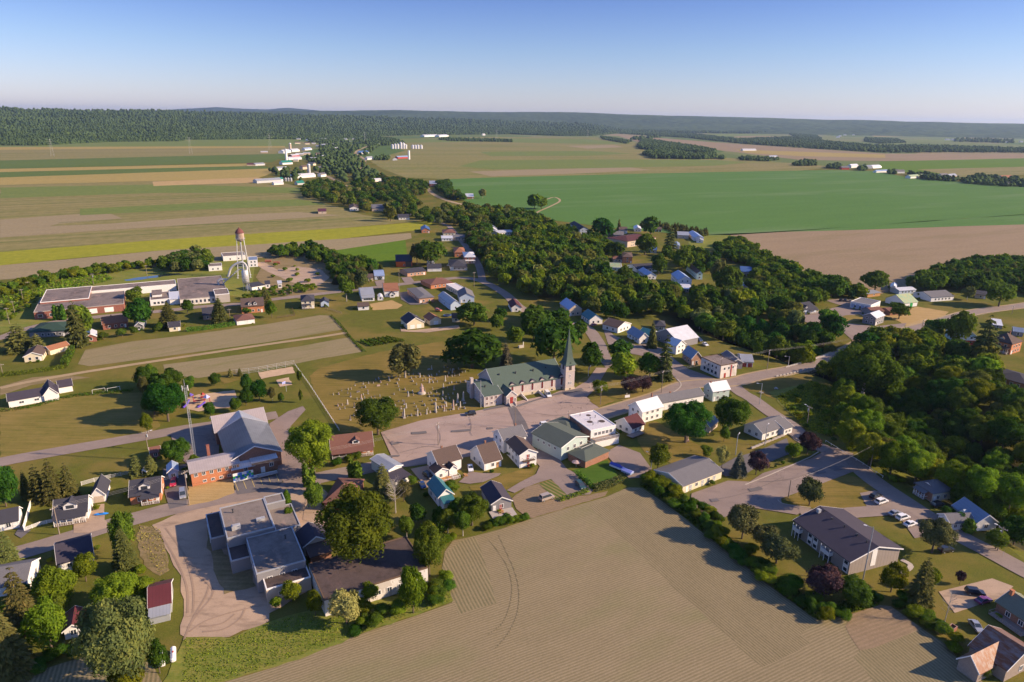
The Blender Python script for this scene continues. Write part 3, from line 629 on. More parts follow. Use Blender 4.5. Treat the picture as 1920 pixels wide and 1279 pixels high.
sheet('driveway',[(34,992),(44,985),(58,995),(40,1010),(28,1003)],'asphalt_dark',5,'short driveway at the carport','road')
sheet('parking_lot',[(320,815),(400,795),(412,812),(410,860),(360,880),(330,850)],'asphalt_lot',4,'shaded paved lot left of the parish hall','road')
sheet('parking_lot',[(1000,845),(1030,838),(1063,880),(1075,886),(1112,920),(1106,928),(1065,931),(1033,899),(1012,905),(985,915),(965,925),(950,920),(975,905),(1005,890),(1012,875),(990,850)],'asphalt_lot',6,'paved drive between the white house and the green building','road')
sheet('parking_lot',[(1134,850),(1160,835),(1200,850),(1222,880),(1218,895),(1180,898),(1160,880)],'asphalt_lot',6,'paved yard behind the green building','road')
sheet('driveway',[(860,905),(880,885),(905,888),(940,888),(935,893),(905,905),(880,908)],'asphalt_lot',6,'short drive beside the white house with the wooden deck','road')
sheet('driveway',[(770,880),(810,872),(845,880),(840,905),(800,915)],'gravel',5,'gravel drive with two dark cars','road')
sheet('driveway',[(575,925),(640,955),(650,975),(600,985),(568,975)],'gravel',5,'sandy drive beside the dark roofed shed','road')
sheet('garden',[(960,935),(985,915),(1012,906),(1062,932),(1106,929),(1140,921),(1135,930),(1071,950),(1000,972),(985,970),(968,955)],'garden_soil',4,'bare soil kitchen garden','garden')
sheet('garden',[(1010,908),(1033,900),(1065,930),(1047,940),(1040,937)],'garden_rows',6,'small striped vegetable plot','garden')
sheet('lawn',[(1073,883),(1139,864),(1167,902),(1114,917)],'lawn_green',6,'bright green mown lawn behind the green building','lawn')
sheet('lawn',[(880,912),(905,907),(945,890),(985,880),(1005,878),(1000,892),(960,912),(935,925),(900,935)],'lawn_cemetery',2,'lawn behind the white houses','lawn')
sheet('lawn',[(1105,752),(1135,742),(1153,752),(1124,765)],'lawn_cemetery',7,'grass triangle at the edge of the square','lawn')
sheet('lawn',[(1080,715),(1105,705),(1140,698),(1240,690),(1262,702),(1276,722),(1262,733),(1200,752),(1170,752),(1150,745),(1110,740)],'lawn_dry',2,'dry grass park beside the church','lawn')
sheet('lawn',[(1180,800),(1230,790),(1300,830),(1340,850),(1300,880),(1260,870),(1210,850)],'lawn_cemetery',2,'garden lawn under the big trees','lawn')
sheet('lawn',[(340,1210),(345,1195),(430,1197),(505,1167),(560,1150),(640,1140),(780,1110),(845,1100),(850,1128),(780,1155),(700,1181),(620,1213),(520,1250),(420,1279),(330,1330),(280,1330)],'rough_green',3,'tall green weeds along the field','lawn')
sheet('playground',[(350,748),(372,740),(400,737),(440,732),(445,752),(430,765),(400,768),(372,772),(352,768)],'sand',4,'sandy playground surface','sand')
sheet('playground',[(484,699),(548,688),(553,700),(530,703),(490,711)],'sand',4,'long sandy play pit beside the fence','sand')
sheet('playground',[(518,713),(542,708),(548,722),(525,726)],'sand',4,'small square sandy court','sand')
# fields in front
sheet('field',[(100,1600),(300,1345),(420,1279),(520,1250),(620,1209),(700,1181),(780,1155),(848,1130),(838,1095),(829,1065),(834,1035),(849,1014),(892,1005),(940,992),(996,973),(1071,951),(1137,932),(1178,914),(1203,915),(1230,932),(1259,953),(1280,969),(1318,1000),(1344,1018),(1391,1056),(1410,1071),(1436,1094),(1484,1128),(1520,1156),(1535,1163),(1559,1160),(1599,1151),(1649,1135),(1670,1137),(1730,1180),(1767,1204),(1804,1242),(1842,1279),(2000,1400),(2100,1600)],'soil_main',1,'large rowed crop field in front','field')
sheet('field',[(834,1040),(850,1026),(868,1012),(892,1006),(905,1040),(916,1075),(931,1131),(880,1146),(860,1153),(853,1133),(840,1095),(829,1065)],'soil_head',2,'headland rows at the field corner by the woods','field')
sheet('field',[(1104,950),(1150,935),(1203,915),(1230,932),(1259,953),(1318,1000),(1391,1056),(1436,1094),(1484,1128),(1520,1156),(1535,1163),(1500,1190),(1520,1205),(1497,1220),(1460,1238),(1430,1251),(1400,1230),(1350,1180),(1270,1110),(1180,1020)],'soil_side',2,'headland rows along the hedge','field')
sheet('field',[(1599,1151),(1649,1135),(1670,1137),(1728,1178),(1690,1195),(1640,1215),(1612,1220),(1595,1195),(1585,1175)],'garden_soil',3,'bare soil corner without rows','field')
sheet('field',[(1612,1220),(1640,1215),(1690,1195),(1730,1180),(1767,1204),(1804,1242),(1842,1279),(1950,1370),(1700,1370),(1640,1279),(1600,1235)],'soil_corner2',2,'diagonal rows in the near field corner','field')
sheet('field',[(-60,1300),(0,1279),(60,1262),(120,1243),(185,1223),(230,1226),(285,1245),(310,1290),(280,1400),(-60,1500)],'soil_head',2,'shaded rowed field in the near corner','field')
# tractor turning tracks in the crop (slightly darker furrows)
for pts in ([(915,1010),(950,1060),(960,1110),(945,1165),(915,1190)],[(935,1005),(968,1080),(972,1140),(955,1185),(930,1215)]):
    road('path',pts,.3,'soil_side',3,'thin wheel track in the crop rows','path',False)
# hedgerow kerb lines
road('kerb',[(1397,910),(1440,893),(1519,858),(1535,848)],.5,'kerb_concrete',9,'pale kerb along the paved lot','kerb',False,k=1)
road('kerb',[(1458,938),(1470,946),(1520,953)],.35,'kerb_concrete',9,'curved kerb beside the round lawn','kerb',False)
road('kerb',[(1270,712),(1277,722),(1268,733),(1240,746),(1200,756)],.6,'kerb_concrete',9,'pale kerb round the church park','kerb',False)
road('path',[(1690,1050),(1708,1062),(1688,1078)],1.5,'kerb_concrete',5,'footpath from the apartment block','path',False)

sheet('parking_lot',[(1128,606),(1150,628),(1178,642),(1200,650),(1225,650),(1250,655),(1262,672),(1290,692),(1330,706),(1345,712),(1290,716),(1262,700),(1240,676),(1205,668),(1170,660),(1140,645)],'asphalt_lot',3,'paved yards in front of the blue roofed houses','road')
roadmat('track_mark',(.30,.215,.155),.1,0,.2)
for pts in ([(352,1178),(372,1150),(400,1110),(372,1080)],[(355,1185),(385,1165),(430,1150),(470,1140)],[(345,1200),(362,1160),(385,1120),(392,1100)],[(300,1000),(330,1050),(350,1100),(352,1150)],[(380,1185),(420,1180),(450,1160),(460,1140)],[(310,990),(345,1040),(362,1100),(362,1150)],[(375,1175),(415,1170),(440,1152)]):
    road('path',pts,.5,'track_mark',4,'curved wheel mark in the gravel yard','path',False)
sheet('driveway',[(748,549),(764,547),(788,568),(808,566),(800,571),(770,572),(752,562)],'asphalt_dark',6,'dark driveway beside the long pinkish building','road')
sheet('driveway',[(752,521),(770,519),(778,530),(760,532)],'asphalt_lot',6,'driveway of the low brick bungalow','road')
sheet('driveway',[(702,527),(720,525),(722,538),(708,540)],'asphalt_lot',6,'driveway of the blue carport','road')
sheet('lawn',[(693,570),(735,563),(755,572),(745,579),(700,582)],'lawn_straw',1,'straw coloured patch below the white houses','lawn')
sheet('driveway',[(750,614),(765,620),(800,617),(860,610),(862,616),(800,624),(752,622)],'gravel',5,'gravel strip in front of the cream garages','road')
sheet('yard',[(520,505),(560,500),(600,505),(618,520),(600,535),(560,535),(530,522)],'gravel',2,'pale bare gravel patch in the weedy lot','yard')
sheet('lawn',[(1440,735),(1500,722),(1535,750),(1550,800),(1528,812),(1490,785)],'rough_green',2,'scrubby grass slope beside the narrow road','lawn')
sheet('lawn',[(400,700),(440,694),(452,712),(420,720)],'lawn_cemetery',2,'dry lawn above the playground','lawn')
sheet('yard',[(1205,905),(1235,900),(1290,945),(1292,955),(1250,935)],'rough_brown',2,'bare strip below the motel','yard')

r_=random.Random(8); PZ=[G(*p) for p in ((714,811),(789,789),(898,770),(960,766),(1050,745),(1110,765),(1060,812),(940,838),(808,862),(740,870))]; PL=[G(*p) for p in ((1310,950),(1400,910),(1520,865),(1590,880),(1460,930),(1360,965))]; PY=[G(*p) for p in ((330,960),(390,960),(400,1090),(480,1140),(430,1190),(350,1190),(330,1060))]
for poly,m,n in ((PZ,'asphalt_dark',7),(PL,'asphalt_dark',5)):
    xs=[p[0] for p in poly]; ys=[p[1] for p in poly]; k=0
    while k<n:
        x,y=r_.uniform(min(xs),max(xs)),r_.uniform(min(ys),max(ys))
        if not inpoly(x,y,poly): continue
        k+=1; a=.35+r_.uniform(-.2,.2); l=r_.uniform(.8,4); w=r_.uniform(.3,1.1); c_,s_=math.cos(a),math.sin(a)
        sheet('road_patch',[(x+c_*p*l-s_*q*w+r_.uniform(-.2,.2),y+s_*p*l+c_*q*w+r_.uniform(-.2,.2)) for p,q in ((-1,-1),(0,-1.2),(1,-1),(1.1,0),(1,1),(0,.8),(-1,1))],m,label='small dark repair patch in the paving',cat='road',zz=.30+k*.002,world=True)
for c_ in ([(750,850),(800,838),(822,840),(870,842)],[(818,800),(826,820),(822,836)],[(900,800),(960,806),(1010,806)],[(880,783),(884,800),(882,812),(886,818)],[(720,815),(735,835),(748,852)],[(1000,775),(1040,780),(1080,776)],[(1330,940),(1400,925),(1470,895)],[(1420,905),(1480,900),(1540,880)]):
    road('road_crack',c_,.16,'asphalt_dark',10,'thin dark crack line in the paving','road',False)

# ---------------- sky, sun, air
w=bpy.data.worlds.new('World'); S.world=w; w.use_nodes=True; t=w.node_tree
sky=t.nodes.new('ShaderNodeTexSky'); sky.sky_type='NISHITA'; sky.sun_disc=False
SUN_EL=R(25.5); SUN_D=Vector((math.cos(R(-5)),math.sin(R(-5)),0))
sky.sun_elevation=SUN_EL; sky.sun_rotation=math.atan2(SUN_D.x,SUN_D.y)
sky.air_density=1.3; sky.dust_density=.25; sky.ozone_density=2; sky.altitude=100
tc=node(t,'ShaderNodeTexCoord'); sx=node(t,'ShaderNodeSeparateXYZ'); t.links.new(tc.outputs['Generated'],sx.inputs[0])
tint=ramp(t,mth(t,'MULTIPLY',sx.outputs[2],4.0),[(0,(.47,.515,.90)),(.35,(.335,.405,.70)),(.60,(.235,.30,.60)),(.75,(.36,.43,.75)),(1,(.42,.48,.76))])
t.links.new(mix(t,1.0,sky.outputs[0],tint,'MULTIPLY'),t.nodes['Background'].inputs['Color']); t.nodes['Background'].inputs['Strength'].default_value=.133
l=bpy.data.lights.new('sun','SUN'); l.energy=5.0; l.angle=R(.53); l.color=(1,.77,.52)
so=bpy.data.objects.new('sun',l); COL.objects.link(so)
d=Vector((SUN_D.x*math.cos(SUN_EL),SUN_D.y*math.cos(SUN_EL),math.sin(SUN_EL))); so.rotation_euler=d.to_track_quat('Z','Y').to_euler()
m=bpy.data.materials.new('haze_air'); m.use_nodes=True; t=m.node_tree; t.nodes.remove(t.nodes['Principled BSDF'])
pv=t.nodes.new('ShaderNodeVolumePrincipled'); pv.inputs['Color'].default_value=(.50,.68,1,1); pv.inputs['Density'].default_value=HAZE; pv.inputs['Anisotropy'].default_value=.3
t.links.new(pv.outputs[0],t.nodes['Material Output'].inputs['Volume']); MATS['haze_air']=m
if HAZE>0:
    B=MB(); B.box(-28500,28500,-2500,27500,-16,345); h=B.build('haze','haze_air'); tag(h,'thin blue haze over the far plain and hills','haze',None,'stuff')
# ---------------- hills and forest
def interp(tab,x):
    if x<=tab[0][0]: return tab[0][1]
    for (a,b),(c,d_) in zip(tab[:-1],tab[1:]):
        if x<=c: return b+(d_-b)*(x-a)/(c-a)
    return tab[-1][1]
def forestmat(name,c1,c2,s,bmp):
    m,t,b=nt(name); v=mapping(t)
    c=ramp(t,noise(t,v,s,3,.7),[(.3,c1),(.7,c2)])
    c=mix(t,.6,c,ramp(t,noise(t,v,s*.08,4,.6),[(.35,sc(c1,.8)),(.65,sc(c2,1.3))]))
    vo=node(t,'ShaderNodeTexVoronoi'); vo.inputs['Scale'].default_value=s*.8; t.links.new(v,vo.inputs['Vector'])
    c=mix(t,.3,c,ramp(t,vo.outputs['Color'],[(.2,sc(c1,.6)),(.8,sc(c2,1.5))]))
    if bmp: bump(t,b,vo.outputs['Distance'],1,bmp)
    t.links.new(c,b.inputs['Base Color']); b.inputs['Roughness'].default_value=1; b.inputs['Specular IOR Level'].default_value=0; MATS[name]=m
forestmat('forest_near',(.034,.060,.024),(.058,.088,.030),.04,0); forestmat('forest_hill',(.028,.052,.026),(.065,.092,.040),.012,-22); forestmat('forest_far',(.03,.05,.035),(.05,.07,.045),.008,-30)
BASE_A=[(-900,276),(0,273),(60,273),(200,266),(330,265),(345,262),(500,261),(630,262),(705,256),(800,253),(960,252),(1056,255),(1113,255),(1165,250),(1230,247)]
SKY_A=[(-900,198),(0,203.5),(60,206.5),(300,208.5),(400,211),(480,214.5),(600,217.5),(700,220),(850,224.5),(960,228.5),(1100,234),(1165,241),(1230,247)]
SKY_B=[(-900,200),(300,209),(480,209),(560,208),(640,208),(740,206),(800,208),(900,210),(1000,210),(1100,211),(1160,214),(1250,217),(1320,218),(1380,219.5),(1450,221.5),(1550,224.5),(1620,225),(1700,228),(1760,228.5),(1830,231),(1920,232),(2700,240)]
SKY_C=[(-900,214),(250,212),(330,205),(370,203),(405,201),(440,203),(500,205.5),(535,202),(570,205),(640,211),(2700,236)]
def headslope(px,y):
    d=ray(px,y); h=math.hypot(d[0],d[1]); return (d[0]/h,d[1]/h),d[2]/h
hr=np.random.default_rng(3)
def hz(tab,px,k,r0,r1,amp,ph):
    (dx,dy),sl=headslope(px,interp(tab,px)); Hc=max(4,CAMH+sl*r1)
    s=k if k<=1 else 1
    n=1+amp*(math.sin(px*.031+ph+k*5)+.6*math.sin(px*.083+ph*2-k*9)+.4*math.sin(px*.19+k*17))*(1 if k<.95 else .35)
    z=Hc*(s**1.15)*n
    return dx,dy,z
def ridge(name,tab,base,span,step,x0,x1,rows,matn,label,amp,ph,back=True):
    V=[];Fs=[];nc=0
    ks=[i/rows for i in range(rows+1)]+([1.15,1.4] if back else [])
    cols=list(np.arange(x0,x1+step,step))
    for px in cols:
        r0=base(px); r1=r0+span
        for k in ks:
            r=r0+span*k
            dx,dy,z=hz(tab,px,min(k,1),r0,r1,amp,ph)
            if k>1: z*=1-(k-1)*1.6
            if k==0: z=-1
            V.append((dx*r,dy*r,z))
    nk=len(ks)
    for i in range(len(cols)-1):
        for j in range(nk-1): Fs.append((i*nk+j,(i+1)*nk+j,(i+1)*nk+j+1,i*nk+j+1))
    me=bpy.data.meshes.new(name); me.from_pydata(V,[],Fs); me.materials.append(M(matn)); me.polygons.foreach_set('use_smooth',[True]*len(Fs)); me.update()
    tag(put(name,me),label,'hills',None,'structure')
def baseA(px): g=G(px,interp(BASE_A,px)); return min(8500,math.hypot(*g))
SPAN_A=3200
ridge('hills',SKY_A,baseA,SPAN_A,10,-900,1230,26,'forest_near','low forested plateau behind the fields',.03,1.)
ridge('hills',SKY_B,lambda px:8200+.6*max(0,px-900),3600,8,-900,2700,22,'forest_hill','long blue-green wooded ridge on the horizon',.02,2.)
ridge('hills',SKY_C,lambda px:15000,3000,12,-300,900,8,'forest_far','faint blue hills far behind the ridge',.02,4.)
def blobs(P_,Rr,Hh,seed=0,ns=6):
    """merged low crowns: P_ (n,3), Rr (n,), Hh (n,) -> mesh"""
    n=len(P_); g=np.random.default_rng(seed)
    lv=[(.12,.75),(.42,1.0),(.78,.62)]
    V=np.zeros((n,ns*3+1,3))
    for li,(zz,rr) in enumerate(lv):
        a=2*np.pi*(np.arange(ns)[None,:]+.5*(li%2))/ns+g.uniform(0,6,(n,1)); r=Rr[:,None]*rr*g.uniform(.75,1.15,(n,ns))
        V[:,li*ns:(li+1)*ns,0]=P_[:,0:1]+np.cos(a)*r; V[:,li*ns:(li+1)*ns,1]=P_[:,1:2]+np.sin(a)*r
        V[:,li*ns:(li+1)*ns,2]=P_[:,2:3]+Hh[:,None]*zz*g.uniform(.88,1.12,(n,ns))
    V[:,-1,:]=P_; V[:,-1,2]+=Hh
    T=[]
    for li in range(2):
        for i in range(ns):
            a,b,c,d=li*ns+i,li*ns+(i+1)%ns,(li+1)*ns+(i+1)%ns,(li+1)*ns+i
            T+=[(a,b,c),(a,c,d)]
    for i in range(ns): T.append((2*ns+i,2*ns+(i+1)%ns,3*ns))
    T=np.array(T); F_=(T[None]+ (np.arange(n)*(3*ns+1))[:,None,None]).reshape(-1,3)
    me=bpy.data.meshes.new('blobs'); V=V.reshape(-1,3)
    me.vertices.add(len(V)); me.vertices.foreach_set('co',V.ravel()); me.loops.add(F_.size); me.loops.foreach_set('vertex_index',F_.ravel().astype(np.int32))
    me.polygons.add(len(F_)); me.polygons.foreach_set('loop_start',np.arange(0,F_.size,3,dtype=np.int32)); me.update(); me.validate()
    return me
def forest_front():
    N=42000; g=np.random.default_rng(11)
    px=g.uniform(-60,1225,N); k=g.uniform(0,1,N)**1.7*.98
    P_=np.zeros((N,3)); Rr=np.zeros(N)
    for i in range(N):
        r0=baseA(px[i]); r=r0+SPAN_A*k[i]; dx,dy,z=hz(SKY_A,px[i],k[i],r0,r0+SPAN_A,.03,1.)
        P_[i]=(dx*r,dy*r,z-2); Rr[i]=(4.2+5*k[i]+max(0,r0-3000)/900)*g.uniform(.55,1.5)
    me=blobs(P_,Rr,Rr*g.uniform(1.0,2.3,N),5); me.materials.append(M('forest_near'))
    tag(put('forest',me),'dense mixed forest covering the plateau','forest',None,'stuff')
forest_front()
def farwood(polys,dens,r,label,seed):
    g=np.random.default_rng(seed); pts=[]
    for poly in polys:
        W=[G(*p) for p in poly]; xs=[p[0] for p in W]; ys=[p[1] for p in W]
        A=abs(sum(W[i][0]*W[i-1][1]-W[i-1][0]*W[i][1] for i in range(len(W))))/2
        n=int(A/dens); bb=(max(xs)-min(xs))*(max(ys)-min(ys)); tries=int(n*bb/max(A,1))
        X=g.uniform(min(xs),max(xs),tries); Y=g.uniform(min(ys),max(ys),tries)
        for x,y in zip(X,Y):
            if inpoly(x,y,W): pts.append((x,y,0))
    P_=np.array(pts); n=len(P_); Rr=r*g.uniform(.6,1.3,n); me=blobs(P_,Rr,Rr*g.uniform(1.2,2.0,n),seed); me.materials.append(M('forest_near'))
    tag(put('forest',me),label,'forest',None,'stuff')
farwood([[(1380,262),(1500,258),(1560,268),(1640,275),(1790,276),(1900,280),(2050,282),(2050,288),(1920,287),(1790,286),(1661,287),(1506,278),(1380,269),(1290,259),(1160,251),(1180,247),(1300,252)],
  [(1622,260),(1680,262),(1700,268),(1650,270),(1620,266)],[(1480,252),(1530,255),(1540,262),(1500,262)]],260,8,'dark belt of woods across the far plain',21)
farwood([[(1180,246),(1400,247),(1500,249),(1400,251),(1200,249)],[(1560,247),(1640,249),(1640,252),(1580,252)],[(1700,250),(1920,254),(1920,257),(1720,254)],[(1600,245),(1920,249),(1920,251),(1620,248)],[(1790,263),(1900,266),(1900,269),(1790,266)],[(1180,262),(1240,258),(1200,264)]],900,13,'thin tree lines between the far farms',22)
farwood([[(580,262),(640,264),(640,268),(580,268)],[(700,258),(740,262),(760,270),(720,274),(690,268)],[(820,262),(850,261),(960,264),(960,267),(850,265)],[(1125,256),(1160,262),(1185,266),(1175,270),(1130,262)]],250,7,'thin tree lines below the forest edge',23)

# ---------------- vegetation meshes
def leafmat(name,c,trans=.42,hv=.035):
    m=bpy.data.materials.new(name); m.use_nodes=True; t=m.node_tree; t.nodes.remove(t.nodes['Principled BSDF'])
    at=node(t,'ShaderNodeAttribute'); at.attribute_name='tint'
    oi=node(t,'ShaderNodeObjectInfo')
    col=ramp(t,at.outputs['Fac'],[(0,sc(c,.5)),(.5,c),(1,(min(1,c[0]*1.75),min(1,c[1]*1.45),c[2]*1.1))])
    hs=node(t,'ShaderNodeHueSaturation'); t.links.new(col,hs.inputs['Color'])
    so=node(t,'ShaderNodeAttribute'); so.attribute_name='solo'; one=mth(t,'LESS_THAN',so.outputs['Fac'],.01)
    t.links.new(mth(t,'ADD',mth(t,'MULTIPLY',mth(t,'MULTIPLY',mth(t,'SUBTRACT',oi.outputs['Random'],.5),one),hv*2),mth(t,'ADD',.5,mth(t,'MULTIPLY',mth(t,'SUBTRACT',so.outputs['Fac'],.5),mth(t,'MULTIPLY',mth(t,'GREATER_THAN',so.outputs['Fac'],.01),-hv)))),hs.inputs['Hue'])
    t.links.new(mth(t,'ADD',mth(t,'MULTIPLY',mth(t,'MULTIPLY',mth(t,'SUBTRACT',mth(t,'FRACT',mth(t,'MULTIPLY',oi.outputs['Random'],7.3)),.5),mth(t,'LESS_THAN',so.outputs['Fac'],.01)),.62),mth(t,'ADD',1.06,mth(t,'MULTIPLY',so.outputs['Fac'],.1))),hs.inputs['Value'])
    d=node(t,'ShaderNodeBsdfDiffuse'); tr=node(t,'ShaderNodeBsdfTranslucent'); mx=node(t,'ShaderNodeMixShader'); mx.inputs[0].default_value=trans
    t.links.new(hs.outputs[0],d.inputs[0]); t.links.new(hs.outputs[0],tr.inputs[0]); t.links.new(d.outputs[0],mx.inputs[1]); t.links.new(tr.outputs[0],mx.inputs[2])
    t.links.new(mx.outputs[0],t.nodes['Material Output'].inputs['Surface']); MATS[name]=m
leafmat('leaf_dark',(.050,.108,.016)); leafmat('leaf_mid',(.085,.142,.018)); leafmat('leaf_lime',(.150,.205,.018)); leafmat('leaf_olive',(.118,.138,.030))
leafmat('leaf_grey',(.140,.165,.055)); leafmat('leaf_purple',(.060,.036,.040),.15,.01); leafmat('needle',(.095,.105,.034),.15); leafmat('needle_blue',(.10,.105,.07),.1); leafmat('leaf_cream',(.30,.32,.10),.2)
leafmat('leaf_bronze',(.078,.086,.034),.15); leafmat('hedge_leaf',(.080,.140,.020),.2)
mat('bark',(.12,.09,.07),.25,2); mat('bark_pale',(.36,.32,.28),.2,2)
def quads(C_,Nn,size,asp,g,droop=None):
    n=len(C_); a=g.normal(size=(n,3)); U=np.cross(Nn,a); U/=np.linalg.norm(U,axis=1,keepdims=True)+1e-9
    if droop is not None: U=droop
    W=np.cross(Nn,U); W/=np.linalg.norm(W,axis=1,keepdims=True)+1e-9
    su=size[:,None]*asp; sw=size[:,None]
    V=np.stack([C_-U*su*.9,C_-W*sw*.55+U*su*.1,C_+U*su,C_+W*sw*.55-U*su*.05],1)
    return V.reshape(-1,3)
def leafmesh(name,V,tint,mats,trunk=None):
    n=len(V)//4; me=bpy.data.meshes.new(name); F_=np.arange(n*4,dtype=np.int32)
    tv=np.array(trunk.v) if trunk else np.zeros((0,3)); V2=np.vstack([V,tv]) if len(tv) else V
    ls=list(np.arange(0,n*4,4)); lp=[4]*n; li=list(F_)
    if trunk:
        for f in trunk.f: ls.append(len(li)); lp.append(len(f)); li+=[i+n*4 for i in f]
    me.vertices.add(len(V2)); me.vertices.foreach_set('co',V2.ravel()); me.loops.add(len(li)); me.loops.foreach_set('vertex_index',np.array(li,dtype=np.int32))
    me.polygons.add(len(ls)); me.polygons.foreach_set('loop_start',np.array(ls,dtype=np.int32)); 
    at=me.attributes.new('tint','FLOAT','FACE'); at.data.foreach_set('value',np.concatenate([tint,np.full(len(ls)-n,.5)]).astype(np.float32))
    for m in mats: me.materials.append(M(m))
    if trunk: me.polygons.foreach_set('material_index',np.array([0]*n+[1]*(len(ls)-n),dtype=np.int32))
    me.update(); me.validate(); return me
def unit(a): return a/(np.linalg.norm(a,axis=1,keepdims=True)+1e-9)
def crown_round(seed,n,leaf,K=22,base=.03,top=1.0,irr=.35,asp=1.3,flat=1.0,cr=.36,openn=0):
    """crown in unit space: radius 1, height 1 (z 0..1); returns quads in prototype metres R=5,H=11"""
    g=np.random.default_rng(seed); Rr,Hh=5.0,11.0
    cs=[];rs=[]
    mid=(base+top)/2; hz_=(top-base)/2
    for i in range(K):
        d=unit(g.normal(size=(1,3)))[0]; d[2]=d[2]*1.0
        rr=g.uniform(.35,1)**.5
        k=(1-irr*g.uniform(0,1))
        c=np.array([d[0]*rr*.70*k*Rr,d[1]*rr*.70*k*Rr,(mid+d[2]*rr*.74*hz_*k)*Hh])
        cs.append(c); rs.append(Rr*cr*g.uniform(.75,1.25)*(1-.25*max(0,d[2])))
    cs=np.array(cs);rs=np.array(rs); ct=g.uniform(0,1,K)
    w=rs**2; idx=g.choice(K,size=int(n*1.9),p=w/w.sum()); d=unit(g.normal(size=(len(idx),3))); d[:,2]=np.where(d[:,2]<-.35,-d[:,2],d[:,2])
    rf=g.uniform(.72,1.12,len(idx)); rf=np.where(g.uniform(0,1,len(idx))<.12,g.uniform(1.1,1.38,len(idx)),rf); pos=cs[idx]+d*(rs[idx]*rf)[:,None]
    keep=np.ones(len(idx),bool)
    for k in range(K):
        dd=np.linalg.norm(pos-cs[k],axis=1); keep&=~((dd<rs[k]*.70)&(idx!=k))
    pos=pos[keep][:n]; d=d[keep][:n]; idx=idx[keep][:n]
    out=unit(pos-np.array([0,0,mid*Hh*.9])); Nn=unit(d*.9+out*.5+g.normal(size=d.shape)*.55)
    tint=np.clip(.5*ct[idx]+g.uniform(0,.5,len(idx))+.0,0,1)
    V=quads(pos,Nn,leaf*g.uniform(.6,1.35,len(pos)),asp,g)
    return V,tint,cs,Rr,Hh
def trunkmb(cs,Hh,r=.26,base=.22,limbs=5,seed=0):
    g=random.Random(seed); T=MB(); T.cyl((0,0,-.4),(0,0,Hh*base),r,r*.75,7); T.cyl((0,0,Hh*base),(.1,.1,Hh*.62),r*.75,r*.35,6)
    for c in list(cs)[:limbs]:
        z=Hh*base*g.uniform(.8,1.3); T.cyl((0,0,z),tuple(c),r*.4,r*.12,5)
    return T
def conifer(seed,n,leaf,tiers=15,taper=.75,base=.06,ragged=.25,Rr=2.8,Hh=13.,spread=.5):
    g=np.random.default_rng(seed); pos=[];U=[];Nn=[];ti=[]
    z=base+(1-base)*(np.sqrt(g.uniform(0,1,n))*-1+1)**.95
    zt=np.round(z*tiers)/tiers*.7+z*.3
    a=g.uniform(0,2*np.pi,n)
    ph=g.uniform(0,6.28,tiers+1); ti_=np.clip((zt*tiers).astype(int),0,tiers)
    rad=Rr*(1-z)**taper*(1-ragged*np.abs(np.sin(a*2.5+ph[ti_])))*(g.uniform(.25,1,n)**.45)
    P_=np.stack([np.cos(a)*rad,np.sin(a)*rad,zt*Hh-rad*.22],1)
    U_=np.stack([np.cos(a),np.sin(a),np.full(n,-.35)],1); U_=unit(U_+g.normal(size=(n,3))*.25)
    N_=unit(np.stack([np.cos(a)*.8,np.sin(a)*.8,np.full(n,.75)],1)+g.normal(size=(n,3))*.45)
    V=quads(P_,N_,leaf*g.uniform(.6,1.3,n)*(1-.5*z),1.5,g,U_)
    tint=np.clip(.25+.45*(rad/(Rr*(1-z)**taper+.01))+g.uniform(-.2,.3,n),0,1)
    T=MB(); T.cyl((0,0,-.4),(0,0,Hh*.95),.24,.03,6)
    return V,tint,T,Rr,Hh
def column(seed,n,leaf,Rr=1.0,Hh=5.):
    g=np.random.default_rng(seed); z=g.uniform(0,1,n); a=g.uniform(0,6.283,n); r=Rr*np.sin(np.pi*np.clip(z*.8+.16,0,1))**.6*g.uniform(.75,1.05,n)
    P_=np.stack([np.cos(a)*r,np.sin(a)*r,z*Hh],1); N_=unit(np.stack([np.cos(a),np.sin(a),np.full(n,.25)],1)+g.normal(size=(n,3))*.4)
    V=quads(P_,N_,leaf*g.uniform(.6,1.3,n),1.4,g); T=MB(); T.cyl((0,0,-.3),(0,0,Hh*.6),.12,.06,5)
    return V,g.uniform(0,1,n),T,Rr,Hh
def deadtree(seed,Rr=2.6,Hh=9.):
    g=random.Random(seed); T=MB(); T.cyl((0,0,-.3),(0,0,Hh*.95),.13,.02,6)
    for i in range(40):
        z=Hh*g.uniform(.3,.92); a=g.uniform(0,6.28); L=Rr*(1.15-z/Hh)*g.uniform(.7,1.3); e=(math.cos(a)*L,math.sin(a)*L,z+L*.7)
        T.cyl((0,0,z),e,.035,.012,4)
        for j in range(3):
            k=g.uniform(.4,1); a2=a+g.uniform(-1,1); s=(e[0]*k,e[1]*k,z+L*.7*k); T.cyl(s,(s[0]+math.cos(a2)*.7,s[1]+math.sin(a2)*.7,s[2]+.5),.015,.006,3)
    return T,Rr,Hh
